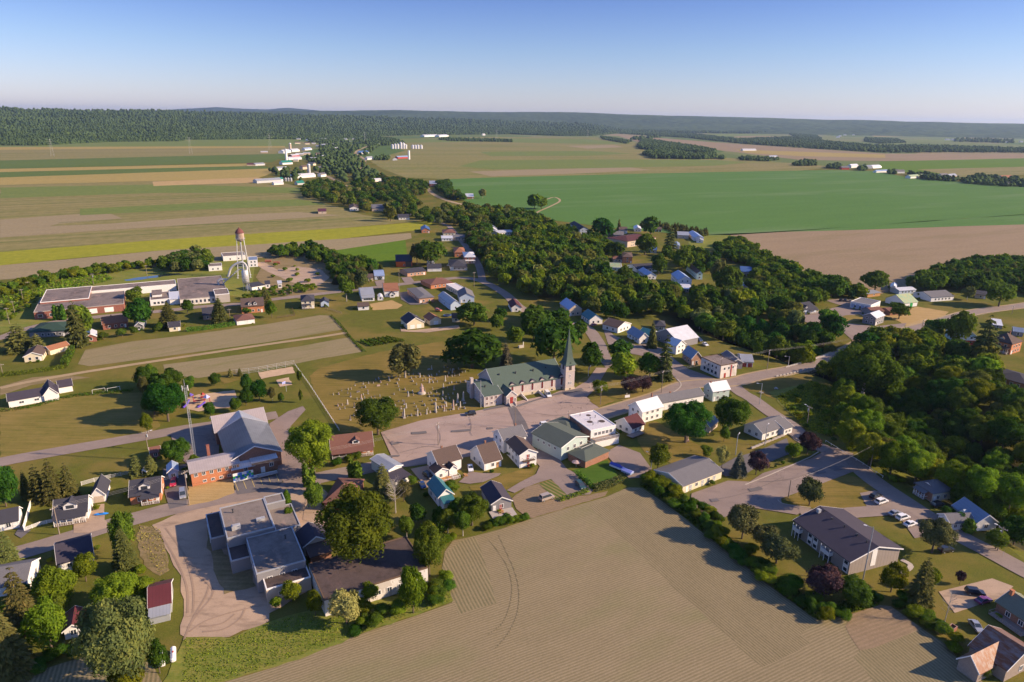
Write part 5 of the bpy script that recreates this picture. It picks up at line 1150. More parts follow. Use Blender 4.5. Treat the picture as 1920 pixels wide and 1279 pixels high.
# ---------------- houses (label,p0,p1,p2,h,roof,rh,wall,roofmat,ridge)
HS=[
('dark green roofed house in the shade behind the tall conifer',(56,634),(128,630),(122,614),3.5,'hip',2.6,'grey_wall','roof_darkgreen','a',{}),
('low red brick house with brown roof in front of the old factory',(194,619),(241,613),(238,601),3.4,'gable',2.4,'brick_red','roof_orangebrown','a',dict(ch=(.6,.5))),
('small red brick shed with pale roof at the hay field corner',(162,641),(182,640),(182,630),3,'gable',1.6,'brick_red','metal_white','b',{}),
('cream bungalow with brown roof beside a clipped hedge',(45,682),(81,676),(90,662),3,'gable',1.8,'cream_wall','roof_brown','b',{}),
('long cream garage with brown roof at the end of a hedge',(95,666),(131,656),(132,650),2.8,'gable',1.5,'cream_wall','roof_orangebrown','a',{}),
('little pale roofed house under the big tree by the factory',(255,619),(269,619),(275,606),3,'gable',1.8,'grey_wall','metal_silver','b',{}),
('small cream house at the edge of the upper hay field',(318,622),(339,620),(338,611),2.8,'gable',1.6,'cream_wall','roof_charcoal','a',{}),
('dark roofed house with wooden deck and round pool',(382,602),(408,598),(405,585),3.2,'gable',2.4,'grey_wood','roof_charcoal','a',dict(ch=(.7,.5))),
('orange brick house with two white dormers by the street',(454,588),(496,585),(494,571),4.4,'gable',3,'brick_orange','roof_brown','a',dict(ch=(.5,.5))),
('wide white garage with brown hip roof behind the orange brick house',(444,609),(478,606),(471,596),2.8,'hip',2,'white_wall','roof_redbrown','a',{}),
('cream house with dark hip roof alone beside the street',(566,578),(590,578),(589,567),5.2,'hip',2.4,'cream_wall','roof_charcoal','a',{}),
('pale blue garden shed beside the cream hip roofed house',(602,576),(617,575),(616,569),3,'gable',1.6,'blue_wall','roof_charcoal','b',{}),
('white house with shiny metal roof and glazed porch',(678,564),(702,562),(696,548),3.6,'gable',2.6,'white_wall','metal_silver','a',{}),
('white house with brown roof at the foot of the tall mast',(722,560),(748,556),(743,541),4.2,'gable',2.8,'white_wall','roof_orangebrown','a',{}),
('small white round topped shed between two white houses',(708,563),(719,563),(718,557),2.6,'arch',.3,'white_wall','metal_white','b',{}),
('white shed with brown roof on the lawn by the birch',(672,583),(692,581),(690,574),2.6,'gable',1.3,'white_wall','roof_brown','a',{}),
('long pinkish brick building with flat hipped roof on a dark driveway',(812,565),(786,569),(764,550),3.6,'hip',1.2,'brick_tan','roof_grey','b',{}),
('low brick bungalow with wide red-brown hip roof',(808,542),(849,537),(845,526),3,'hip',2.4,'brick_orange','roof_redbrown','a',dict(ch=(.5,.5))),
('low brick bungalow with charcoal roof below the orange barn',(764,519),(799,515),(796,507),3,'gable',1.8,'brick_tan','roof_charcoal','a',{}),
('dark gable barn with glowing orange door front',(743,504),(773,500),(771,489),4.6,'gable',3.4,'orange_wall','roof_charcoal','a',{}),
('white garage with dark roof right of the orange barn',(802,512),(828,509),(826,501),3,'gable',1.5,'white_wall','roof_charcoal','a',{}),
('tiny white shed behind the white garage near the barn',(802,499),(815,498),(814,494),2.6,'shed',.4,'white_wall','metal_silver','a',{}),
('white house with dark blue hip roof and verandah',(845,509),(876,507),(871,494),3.4,'hip',2.6,'white_wall','roof_charcoal','a',{}),
('tall red brick house with white metal roof at the street bend',(872,497),(891,494),(887,484),5.6,'hip',2.4,'brick_red','metal_white','a',{}),
('house with orange-brown roof behind the tall brick house',(853,484),(872,482),(869,472),4.2,'hip',2.4,'brick_orange','roof_orangebrown','a',{}),
('small brown roofed shed beside the blue carport',(688,528),(700,527),(699,520),2.8,'gable',1.4,'beige_wall','roof_brown','a',{}),
('open carport with white and blue roof near the pines',(703,526),(721,524),(718,513),3,'gable',1.4,'blue_wall','metal_blue','a',{}),
('cream block with wide pale flat roof beside the arched barn',(871,549),(858,554),(836,542),3.6,'flat',0,'cream_wall','pale_flat_roof','b',{}),
('long pale blue arched barn with shiny metal roof',(864,580),(845,582),(822,564),3.6,'barn',2.6,'blue_wall','metal_silver','b',{}),
('grey house with cross gable right of the arched barn',(887,562),(862,568),(858,556),4,'gable',2.6,'blue_wall','roof_grey','b',{}),
('cream double garage with steep dark blue roof on the lawn',(795,614),(764,618),(752,607),3.6,'gable',3.2,'cream_wall','roof_charcoal','b',{}),
('cream single garage with orange-brown roof beside the double garage',(828,608),(806,610),(795,602),3,'gable',2.2,'cream_wall','roof_orangebrown','b',{}),
('small cream shed with brown roof beside the big maple',(848,605),(862,604),(861,597),2.8,'gable',1.8,'cream_wall','roof_brown','a',{}),
('small white cottage with maroon roof among the cemetery conifers',(976,582),(959,585),(953,574),3,'gable',2.2,'white_wall','roof_maroon','b',{}),
('tan house with pale blue metal roof below the creek woods',(1084,587),(1067,593),(1050,580),4.4,'gable',3.2,'beige_wall','metal_blue','b',dict(ch=(.5,.6))),
('white house with teal metal roof and front gable window',(1126,605),(1105,609),(1090,598),3.2,'gable',3,'white_wall','metal_teal','b',{}),
('white house with grey-brown roof facing the parking area',(1182,617),(1158,625),(1140,614),3.4,'gable',2.4,'white_wall','roof_brown','b',{}),
('house with blue metal roof behind the brown spruce',(1211,640),(1198,645),(1176,632),3.2,'gable',3,'white_wall','metal_steelblue','b',{}),
('white house with teal porch half hidden by two spruces',(1234,634),(1216,641),(1208,631),3.4,'gable',2.4,'teal_wall','metal_teal','b',{}),
('dark roofed outbuilding behind the big white barn',(1228,621),(1247,621),(1244,611),3,'hip',2,'grey_wall','roof_charcoal','a',{}),
('narrow white house with outside stairs beside the big barn',(1284,660),(1267,665),(1261,656),4.8,'gable',2.6,'white_wall','metal_white','b',{}),
('brick gabled house with blue metal roof near the junction',(1313,682),(1296,685),(1279,673),3.8,'gable',3.4,'brick_tan','metal_steelblue','b',dict(ch=(.5,.4))),
('grey roofed lean-to house between the shop and red door garage',(1387,688),(1371,692),(1352,675),3.6,'gable',1.6,'grey_wall','roof_grey','b',{}),
('two car garage with red doors and pale metal roof',(1407,683),(1390,688),(1382,674),3,'gable',2,'white_wall','metal_silver','a',{}),
('low blue house with dark roof and white porch on the paved forecourt',(1530,586),(1502,591),(1484,580),3.2,'gable',2.8,'blue_wall','roof_charcoal','a',{}),
('white flat roofed workshop with big windows beside the parked cars',(1649,576),(1631,584),(1602,573),4.2,'flat',0,'white_wall','roof_grey','a',{}),
('white two storey house with metal roof in tree shade at the road',(1656,605),(1640,611),(1618,605),5,'gable',2.2,'grey_wall','metal_white','a',{}),
('low building with red-brown roof behind the white metal roofed house',(1634,593),(1656,591),(1654,583),3,'gable',1.6,'grey_wall','roof_redbrown','a',{}),
('long low building with brown roof below the green roofed barn',(1668,592),(1702,589),(1698,581),2.6,'gable',1.3,'brick_brown','roof_redbrown','a',{}),
('white barn with worn pale green metal roof and green door',(1719,574),(1694,577),(1670,566),3.2,'gable',4.2,'white_wall','metal_green_worn','a',{}),
('tiny white shed at the edge of the brown field',(1669,545),(1679,546),(1680,540),3,'gable',1.2,'white_wall','metal_white','b',{}),
('open wooden shed with grey roof near the field trees',(1626,558),(1650,555),(1648,550),2.6,'shed',.5,'wood','metal_silver','a',{}),
('low pale building behind the green roofed barn',(1685,552),(1716,550),(1714,544),2.8,'gable',1.2,'blue_wall','metal_white','a',{}),
('grey roofed bungalow with white columns right of the barn',(1745,566),(1787,563),(1783,551),3.2,'gable',2.4,'white_wall','roof_grey','a',{}),
('dark roofed cottage under the trees beside the main road',(1828,562),(1848,561),(1847,554),2.8,'gable',1.6,'beige_wall','roof_charcoal','a',{}),
('white roofed house with red lower wall behind the tall bent trees',(1817,641),(1798,646),(1771,631),5,'gable',3.4,'teal_wall','metal_white','b',{}),
('tiny pale roofed hut on the lawn by the main road',(1862,619),(1878,618),(1874,608),2.4,'shed',.6,'grey_wall','metal_white','a',{}),
('grand orange brick house with brown hip roof and white columns',(1912,659),(1893,665),(1862,650),6,'hip',4.2,'brick_orange','roof_brown','a',dict(ch=(.8,.5))),
('small blue-grey roofed shed behind the grand brick house',(1900,633),(1917,632),(1914,624),2.8,'gable',1.4,'grey_wall','metal_steelblue','a',{}),
('long brown brick bungalow with navy roof at the right frame edge',(1950,722),(1922,733),(1875,707),3.2,'hip',2.2,'brick_brown','roof_charcoal','b',{}),
('red-brown roofed house with white dormer and long front porch',(622,858),(700,849),(684,828),3,'gable',3.4,'brick_orange','roof_redbrown','a',{}),
('brick house with red-brown hip roof below the two storey grey hall',(668,940),(609,957),(636,912),3,'hip',2.6,'brick_red','roof_redbrown','a',{}),
('white house with brown roof, rear wing and wooden deck',(865,879),(822,891),(804,870),4.4,'gable',3,'white_wall','roof_brown','a',dict(ch=(.45,.6))),
('white house with steep brown roof down to the ground floor',(943,877),(908,883),(882,860),3.3,'gable',4.3,'white_wall','roof_brown','a',dict(ch=(.55,.6))),
('narrow white two storey house with maroon doors and balcony',(1006,872),(974,878),(950,852),5.3,'gable',1.7,'white_wall','roof_brown','b',{}),
('grey roofed white house behind the narrow two storey house',(986,840),(944,850),(934,831),5.3,'gable',2.6,'white_wall','roof_grey','a',dict(ch=(.8,.6))),
('white cottage with dark red roof and grey deck behind the flat roofed shop',(1207,807),(1184,816),(1160,800),3,'gable',3,'white_wall','roof_maroon','a',{}),
('white house with bright white metal roof and brick chimney',(1241,783),(1203,794),(1181,780),5.2,'gable',3,'white_wall','metal_white','a',dict(ch=(.97,.8))),
('long grey roofed house behind the two big maples',(1318,755),(1240,770),(1230,757),3.8,'gable',2,'white_wall','roof_grey','a',dict(ch=(.3,.5))),
('green walled house with white metal roof at the junction',(1366,748),(1335,753),(1318,743),5,'gable',2.8,'sage_wall','metal_white','a',dict(ch=(.1,.5))),
('small garage with blue roof hidden under the big maples',(1345,800),(1330,812),(1322,800),2.8,'gable',1.5,'beige_wall','metal_steelblue','a',{}),
('white bungalow with grey roof, many windows and closed porch',(1476,810),(1428,826),(1401,808),3.2,'gable',2.2,'white_wall','roof_grey','a',{}),
('long low motel with pale grey roof beside the paved lot',(1352,897),(1279,926),(1235,893),3,'gable',1.8,'cream_wall','roof_grey','a',{}),
('small grey cabin with red door and furnished deck by the field',(956,949),(922,960),(903,929),3,'gable',1.8,'grey_wall','roof_plum','b',{}),
('long narrow white house with teal metal roof',(847,941),(823,951),(803,925),3.8,'gable',2.2,'white_wall','metal_teal','b',{}),
('white house with dark roof, dormer and deep front porch',(104,983),(166,973),(171,950),3.0,'gable',3.2,'white_wall','roof_charcoal','a',{}),
('white garage with dark roof and round gable vent',(174,944),(199,940),(207,915),2.9,'gable',2.4,'white_wall','roof_charcoal','b',{}),
('white bungalow with dark roof and carport at the left edge',(-25,1002),(37,989),(44,968),2.8,'gable',2.4,'white_wall','roof_charcoal','a',{}),
('orange brick house with dark roof, white dormer and white porch',(246,947),(303,938),(302,912),3.2,'gable',3,'brick_orange','roof_charcoal','a',{}),
('white house with big plum coloured roof beside the street',(112,1066),(177,1056),(172,1018),3,'gable',2.6,'white_wall','roof_plum','a',{}),
('white house with grey shingle roof in the lower left corner',(-30,1124),(53,1110),(58,1068),3,'gable',2.4,'white_wall','roof_grey','a',{}),
('small white shed with maroon roof under the poplar',(124,1196),(157,1191),(162,1158),2.6,'gable',1.2,'white_wall','metal_maroon','b',{}),
('grey metal shed with maroon roof beside the gravel yard',(284,1148),(323,1148),(325,1106),3.2,'gable',2.2,'metal_grey','metal_maroon','a',{}),
('small blue shed with blue metal roof near the red car',(317,899),(335,897),(334,884),3.2,'gable',1.2,'blue_wall','metal_blue','b',{}),
('tiny red brick shed beside the paved road',(284,860),(302,858),(300,849),2.6,'gable',1.2,'brick_red','roof_redbrown','a',{}),
('hip roofed house with brick front, white dormer and columned porch',(1781,936),(1746,942),(1709,923),3.4,'hip',2.8,'cream_wall','roof_grey','a',{}),
('white gabled house with blue-grey roof behind clipped shrubs',(1858,988),(1827,996),(1784,963),3,'gable',2.6,'white_wall','metal_steelblue','b',{}),
('brown timber house with olive roof at the right frame edge',(1990,1187),(1960,1212),(1865,1146),3,'gable',2.2,'brick_brown','roof_olive','b',{}),
('weathered timber barn with rusty patched metal roof',(1940,1247),(1881,1279),(1838,1221),3.6,'gable',3.2,'grey_wood','metal_rusty','b',{}),
('dark gable shed behind the grey hall beside two red cars',(618,1029),(571,1043),(560,1016),3.2,'gable',2.2,'beige_wall','roof_plum','b',{}),
# upper right cluster by the green field
('tall dark roofed house with blue side wall by the green field',(1101,437),(1087,439),(1068,427),5,'gable',2.6,'blue_wall','roof_charcoal','b',{}),
('small white roofed house left of the lone spruce',(1140,442),(1151,441),(1150,436),3,'gable',1.5,'beige_wall','metal_white','a',{}),
('pinkish roofed house right of the lone spruce',(1161,439),(1176,438),(1174,431),3.4,'gable',2,'white_wall','roof_brown','a',{}),
('grey house with grey roof in front of the lone spruce',(1151,450),(1169,448),(1167,441),4,'gable',2,'grey_wall','roof_grey','a',{}),
('little white cottage beside the dark fir hedge',(1190,436),(1202,435),(1200,430),3.2,'gable',1.8,'white_wall','metal_white','b',{}),
('large tan house with dark red roof behind the round tree',(1176,464),(1229,456),(1226,444),6,'hip',2.8,'beige_wall','roof_maroon','a',{}),
('white garage with two doors at the green field edge',(1230,436),(1240,435),(1239,431),2.8,'gable',1.4,'white_wall','roof_brown','a',{}),
('long tan farm shed with pale roof beside the green field',(1271,450),(1291,448),(1289,441),3.6,'gable',1.6,'beige_wall','metal_silver','a',{}),
('white gabled farm shed with blue metal roof at the field corner',(1317,451),(1301,452),(1289,442),3.6,'gable',2.2,'white_wall','metal_blue','b',{}),
('tiny white hut in front of the blue roofed farm shed',(1306,456),(1318,456),(1317,451),2.6,'gable',1.2,'white_wall','metal_silver','b',{}),
('small white hut on the lawn below the farm shed',(1264,467),(1274,467),(1273,461),3,'gable',1.4,'white_wall','metal_steelblue','b',{}),
('blue-grey shed half hidden behind the round tree',(1220,476),(1231,475),(1229,468),3.2,'gable',1.5,'blue_wall','metal_blue','a',{}),
('bright orange cube shaped house in a clearing',(1167,495),(1185,494),(1183,485),5.6,'hip',1.6,'brick_orange','roof_brown','a',dict(wf=1)),
('low brown annex left of the orange cube house',(1150,493),(1167,492),(1164,486),2.8,'gable',1.2,'beige_wall','roof_redbrown','a',{}),
('building with pale green flat roof at the wood edge',(1141,512),(1166,509),(1164,500),3,'flat',0,'sage_wall','metal_green_worn','a',{}),
('dark navy roofed house with white verandah among big trees',(1194,511),(1232,509),(1229,500),3,'gable',2.2,'white_wall','roof_charcoal','a',{}),
('white house with pale blue metal roof at the wood edge',(1226,521),(1213,524),(1197,513),3,'gable',2.2,'white_wall','metal_blue','b',{}),
('large white house with blue metal roof among the trees',(1290,532),(1271,537),(1258,525),5,'gable',3,'white_wall','metal_blue','b',{}),
('pale teal two storey house beside the large blue roofed house',(1314,522),(1306,524),(1286,507),5,'gable',1.8,'teal_wall','roof_brown','b',{}),
('low building with white sheet roof above the creek woods',(1273,551),(1296,549),(1289,539),2.8,'gable',1.2,'grey_wall','metal_white','a',{}),
('house with vivid blue roof behind the big round maple',(1388,520),(1408,518),(1406,508),3.4,'gable',2.2,'grey_wall','metal_deepblue','a',{}),
('small tan house with blue roof below the vivid blue roof',(1399,544),(1387,547),(1381,538),3,'gable',2,'beige_wall','metal_deepblue','b',{}),
# mid distance left
('white gabled house in the tree belt above the tan field',(656,396),(673,395),(671,389),3.4,'gable',2.4,'white_wall','roof_brown','b',{}),
('tan house with two roofs behind the weeping willow',(698,398),(722,396),(719,388),3.6,'gable',2.6,'beige_wall','roof_grey','a',{}),
('white bungalow with dark roof right of the willow',(748,413),(768,412),(765,406),3,'gable',2,'white_wall','roof_charcoal','a',{}),
('lonely weathered barn with maroon roof in the tan field',(597,402),(612,401),(611,397),3.4,'gable',2,'beige_wall','metal_maroon','a',{}),
('orange walled cabin with blue roof at the lime strip end',(791,438),(806,437),(804,431),3.2,'gable',2.4,'brick_orange','metal_deepblue','b',{}),
('brown roofed house at the end of the lime strip',(832,444),(854,442),(851,436),3.2,'hip',2.4,'cream_wall','roof_redbrown','a',{}),
('long low garage with white roof below the brown roofed house',(829,454),(849,452),(847,447),2.8,'gable',1,'white_wall','metal_white','a',{}),
('long low building with grey roof beside the white garage',(850,453),(873,451),(871,445),2.8,'gable',1.2,'beige_wall','roof_grey','a',{}),
('white gabled house beside the creek woods',(917,440),(933,439),(931,432),3.6,'gable',2.6,'white_wall','metal_white','b',{}),
('long white building right of the white gabled house',(934,442),(963,440),(961,435),3,'gable',1,'white_wall','metal_white','a',{}),
('red brick farmhouse with pale roof by the pale road',(806,351),(819,350),(817,344),5,'gable',2.6,'brick_red','metal_silver','a',{}),
('small orange walled house with white roof in the green field',(874,375),(888,373),(886,367),3.4,'gable',2.4,'brick_orange','metal_white','a',{}),
]
HOUSES={}
for h in HS:
    lb,p0,p1,p2,hh,rf,rh,wm,rm,rg,kw=h
    gar='garage' in lb; nm='barn' if 'barn' in lb.split(' beside')[0].split(' behind')[0].split(' below')[0].split(' right')[0] else ('garage' if lb.split(' beside')[0].split(' behind')[0].find('garage')>=0 and 'house' not in lb.split(' beside')[0].split(' behind')[0] else ('shed' if any(w in lb.split(' beside')[0].split(' behind')[0] for w in (' shed',' hut')) else 'house'))
    HOUSES[lb]=B_(lb,p0,p1,p2,hh,rf,rh,wm,rm,rg,name=nm,cat=nm,door=0 if nm!='house' else 1,wf=1 if nm in('shed','barn') else (0 if nm=='garage' else kw.get('wf',-1)),wr=1 if nm in ('shed','garage','barn') else -1,ch=kw.get('ch'))
def hh(s):
    m=[HOUSES[k] for k in HOUSES if s in k]; return m[0]
# ---- details
H=hh('orange brick house with two white dormers'); 
for x in (.38,.62): H.dormer('f',H.a*x,1.0,4.9,1.9,1.2,.8,2.2,'white_wall','roof_brown')
H=hh('orange brick house with dark roof'); H.dormer('f',H.a*.52,1.3,3.9,3.2,1.5,.9,2.5,'white_wall','roof_charcoal'); H.porch('f',.4,H.a*.62,2.2,2.5,'roof_charcoal')
H=hh('white house with dark roof, dormer'); H.dormer('f',H.a*.5,.8,3.8,3.6,1.5,1.1,3,'white_wall','roof_charcoal'); H.porch('f',.2,H.a-.2,2.3,2.5,'roof_charcoal',n=6)
H=hh('red-brown roofed house with white dormer'); H.dormer('f',H.a*.4,1.2,3.9,2.6,1.3,.6,2.4,'white_wall','roof_redbrown'); H.porch('f',.2,H.a-.2,2.6,2.4,'roof_redbrown',n=7)
H=hh('hip roofed house with brick front'); H.dormer('r',H.b*.5,1.2,3.7,3.,1.1,.6,2.4,'white_wall','roof_grey'); H.porch('r',H.b*.25,H.b*.85,1.8,2.5,'roof_grey',n=5); H.mb(H.panel('r',.1,H.b-.1,.1,3.2,.001,.02),'brick_front','brick_brown')
H=hh('low blue house with dark roof'); H.dormer('f',H.a*.4,1.0,3.9,1.5,1,.6,2,'white_wall','roof_charcoal'); H.porch('f',H.a*.45,H.a-.2,1.8,2.4,'roof_charcoal',n=4); H.vol(3,'gable',1.6,'b','white_wall','roof_charcoal',x=(-7,0),y=(1,7)); H.wins('f',2,1,1,1.2,(-7,0),(1,7))
H=hh('tall red brick house'); H.porch('f',.2,H.a-.2,1.8,2.5,'metal_white')
H=hh('grand orange brick house'); H.porch('r',.6,H.b-.6,2.4,3.0,'roof_brown',n=7); H.dormer('r',H.b*.5,1.2,6.3,2.6,1.2,.8,2.4,'white_wall','roof_brown')
H=hh('white house with dark blue hip'); H.porch('f',.2,H.a*.8,1.8,2.5,'roof_charcoal')
H=hh('cream house with dark hip roof'); H.porch('f',H.a*.3,H.a*.95,1.6,2.5,'roof_charcoal')
H=hh('white house with shiny metal'); H.vol(2.5,'shed',.9,'a','white_wall','metal_silver',x=(.2,H.a-.2),y=(-3.0,.1)); H.wins('f',4,.8,1.6,1.2,(.2,H.a-.2),(-3,0))
H=hh('white house with brown roof at the foot'); H.vol(2.6,'gable',1.5,'b','white_wall','roof_brown',x=(H.a*.3,H.a*.65),y=(-2.,.1)); H.win('f',H.a*.17,.9,1.6,1.1,(H.a*.3,H.a*.65),(-2,.1))
H=hh('dark gable barn'); H.mb(H.panel('f',H.a*.05,H.a*.42,0,4.4,.01,.12),'wall_cladding','dark_wood')
H=hh('cream double garage'); H.garage('f',H.a*.3,2.8,2.5); H.garage('f',H.a*.7,2.8,2.5)
H=hh('cream single garage'); H.garage('f',H.a*.55,3,2.3)
for s,n,m in (('wide white garage',2,'white_trim'),('white garage with dark roof right',1,'white_trim'),('two car garage',2,'red_door'),('white garage with two doors',2,'dark_wood'),('white garage with dark roof and round',1,'beige_wall'),('open carport',1,'glass')):
    H=hh(s)
    for i in range(n): H.garage('f',H.a*(i+.5)/n,min(2.8,H.a/n*.75),2.3,m)
H=hh('white barn with worn'); H.mb(H.panel('f',H.a*.45,H.a*.65,.03,3,.01,.1),'barn_door','green_paint')
H=hh('white roofed house with red lower'); H.mb(H.panel('f',.1,H.a-.1,.1,2.6,.001,.05),'lower_wall','red_paint'); H.mb(H.panel('f',.1,H.a-.1,2.65,4.9,.001,.05),'upper_wall','white_trim')
H=hh('white flat roofed workshop')
for i in range(4): H.mb(H.panel('r',H.b*(.08+i*.23),H.b*(.26+i*.23),.8,3.2,.003,.06),'shop_window','metal_blue')
# white shop at the junction
H=House('shop','shop','weathered white two storey shop with pinkish flat roof at the junction',(1382,705),(1349,710),(1313,693)); H.vol(6.6,'flat',0,'a','peeling_white','tar_roof',trim='dark_wood')
H.wins('r',4,1.2,1.5,1.6); H.wins('r',4,4.2,1,1.2); H.wins('f',3,4.2,1,1.2); H.door('f',H.a*.3,1.2,2.4,'red_door'); H.mb(H.panel('f',H.a*.62,H.a*.68,.1,6.2,.003,.15),'downpipe','red_paint')
# big white barn
H=House('barn','barn','very large barn with pale metal roof stepping down towards the yard',(1309,632),(1271,640),(1240,621),4); H.vol(4,'gable',4.6,'a','grey_wall','metal_white'); H.wins('r',3,1.2,1,1)
# green building
H=House('restaurant','building','large sage green building with green roof, timber porch and side wings',(1100,843),(1052,864),(1004,834)); H.vol(5.6,'gable',2.0,'b','sage_wall','roof_green',ov=.6)
H.wins('r',4,3.4,1,1); H.wins('f',3,3.2,1.2,1.4)
x,y=volpx(H,[(1077,843),(1111,830),(1133,848),(1090,860)],3.2,3,'hip',1.4,'brick_brown','roof_green')
volpx(H,[(1026,793),(1060,787),(1098,801),(1060,810)],4,4,'hip',1.6,'sage_wall','roof_green')
a=locpx(H,1052,864); H.deck('f',H.a*.52,H.a-.1,3.2,3.0,'concrete'); 
for t in (H.a*.52,H.a*.75,H.a-.3): H.mb(H.panel('f',t,t+.2,0,2.85,2.9,3.1),'post','wood')
H.mb(H.panel('f',H.a*.52,H.a-.1,.1,2.6,.02,.06),'wall_cladding','wood')
# white flat roofed shop
H=House('commercial_building','building','white two storey building with pale stained flat roof on the square',(1152,796),(1108,808),(1068,779),6.4); H.vol(6.4,'flat',0,'a','white_wall','pale_flat_roof')
H.mb(H.panel('r',.02,H.b-.02,.1,6.25,.001,.04),'side_cladding','brick_brown'); H.wins('f',5,4,1.1,1.3); H.deck('f',.3,H.a-.3,3.2,3.2,'grey_wood',post='metal_white')
H.mb(H.panel('f',.3,H.a-.3,.1,2.9,.02,2.9),'lower_extension','white_wall')
for x_,y_ in ((.3,.25),(.55,.3),(.45,.55),(.7,.6),(.3,.85)): H.vent(H.a*x_,H.b*y_,6.45,.9,.12)
for x_,y_,r in ((.35,.45,1.2),(.6,.8,1.0),(.75,.35,1.3)):
    B=MB(); B.lathe([(0,6.475),(r,6.475)],14,(H.a*x_,H.b*y_)); H.mb(B,'roof_stain','gravel_roof_dark')
# wings
H=hh('white house with brown roof, rear wing'); H.vol(3.1,'gable',1.3,'b','white_wall','roof_dkbrown',x=(H.a*.28,H.a*.62),y=(-3.5,.2)); H.vol(3.1,'gable',1.2,'b','white_wall','roof_dkbrown',x=(-2.5,H.a*.26),y=(-3.2,1.5)); H.deck('f',-2,H.a*.3,3.4,.6,'wood',y=(-3.2,9)); H.deck('f',H.a*.32,H.a*.6,2.8,.5,'grey_wood',y=(-3.5,9)); H.win('f',2,1,1,1.2,(-2.5,H.a*.26),(-3.2,1.5))
H=hh('narrow white two storey'); H.deck('f',1,H.a-1,1.2,2.8,'dark_wood',post='dark_metal'); H.door('f',H.a*.48,.9,2,'red_door',2.9); H.door('f',H.a*.52,.9,2,'red_door',0,name='lower_door')
H=hh('white house with steep brown'); H.door('f',H.a-1.5,1.1,2.1,'wood')
H=hh('white cottage with dark red'); H.deck('f',-3,H.a*.6,3,.9,'grey_wood',post='grey_wood')
H=hh('white bungalow with grey roof, many'); H.vol(3,'gable',1.8,'a','white_wall','roof_grey',x=(H.a*.72,H.a*1.05),y=(-1.5,H.b*.9)); H.wins('f',2,1,1,1,(H.a*.72,H.a*1.05),(-1.5,H.b))
H=hh('long low motel'); 
for t in (.2,.5,.8): H.door('f',H.a*t,1,2.1,'metal_grey')
H=hh('small grey cabin'); H.deck('f',-1,H.a+.3,5,.3,'concrete',rail=False); H.door('f',H.a*.45,1,2.1,'red_door')
H=hh('white gabled house with blue-grey'); H.vol(2.8,'gable',1.4,'a','white_wall','roof_grey',x=(-8,.2),y=(1,6)); H.wins('f',3,1,.9,1.1,(-8,.2),(1,6)); H.dormer('r',H.b*.55,-.3,2.4,3,.6,1.2,2.5,'white_wall','metal_steelblue',False)
H=hh('long narrow white house'); H.vol(2.8,'shed',.8,'a','white_wall','metal_teal',x=(.6,H.a-.6),y=(-3,.1))
H=hh('brown timber house'); H.deck('r',H.b*.3,H.b-.5,3,.5,'grey_wood',post='grey_wood'); H.chim(H.a*.4,H.b*.95,3.5,6.2,'brick_orange',.8)
H=hh('weathered timber barn'); H.vol(3.2,'gable',2.6,'a','grey_wood','metal_rusty',x=(-6,H.a*.5),y=(H.b*.3,H.b*.85))
H=hh('grey metal shed'); H.vol(2.2,'shed',.8,'a','metal_grey','metal_silver',x=(.3,H.a-.1),y=(-3,.1))
H=hh('dark gable shed'); H.vol(2.6,'shed',.6,'a','brick_brown','roof_brown',x=(.5,H.a-.8),y=(-5,.1))
# grey metal roofed garage
H=House('garage','garage','white garage with shiny grey metal roof and lower lean-to',(757,893),(730,901),(697,880)); H.vol(4,'gable',.7,'b','white_wall','metal_silver'); H.vol(2.6,'shed',.4,'a','white_wall','roof_plum',x=(-1.5,H.a-.5),y=(-6,0)); H.garage('f',H.a*.6,2.4,2.2,x=(-1.5,H.a),y=(-6,0))
# white long building lower left field
H=House('farm_building','building','long white building with dark cross gabled roof in the field',(18,765),(112,748),(97,727)); H.b=9; H.c=Vector(G(112,748))+H.u*H.a/2+H.v*4.5; H.e.location=(H.c.x,H.c.y,0)
H.vol(3.2,'gable',1.8,'a','white_wall','roof_plum'); H.vol(3.4,'gable',3.0,'b','white_wall','roof_plum',x=(H.a*.02,H.a*.30),y=(-1,10)); H.win('f',H.a*.75,1.2,1.6,.9); H.win('f',H.a*.45,1.2,1.6,.9)
volpx(H,[(112,738),(137,732),(133,724),(116,728)],0,3,'gable',1.8,'white_wall','roof_plum')

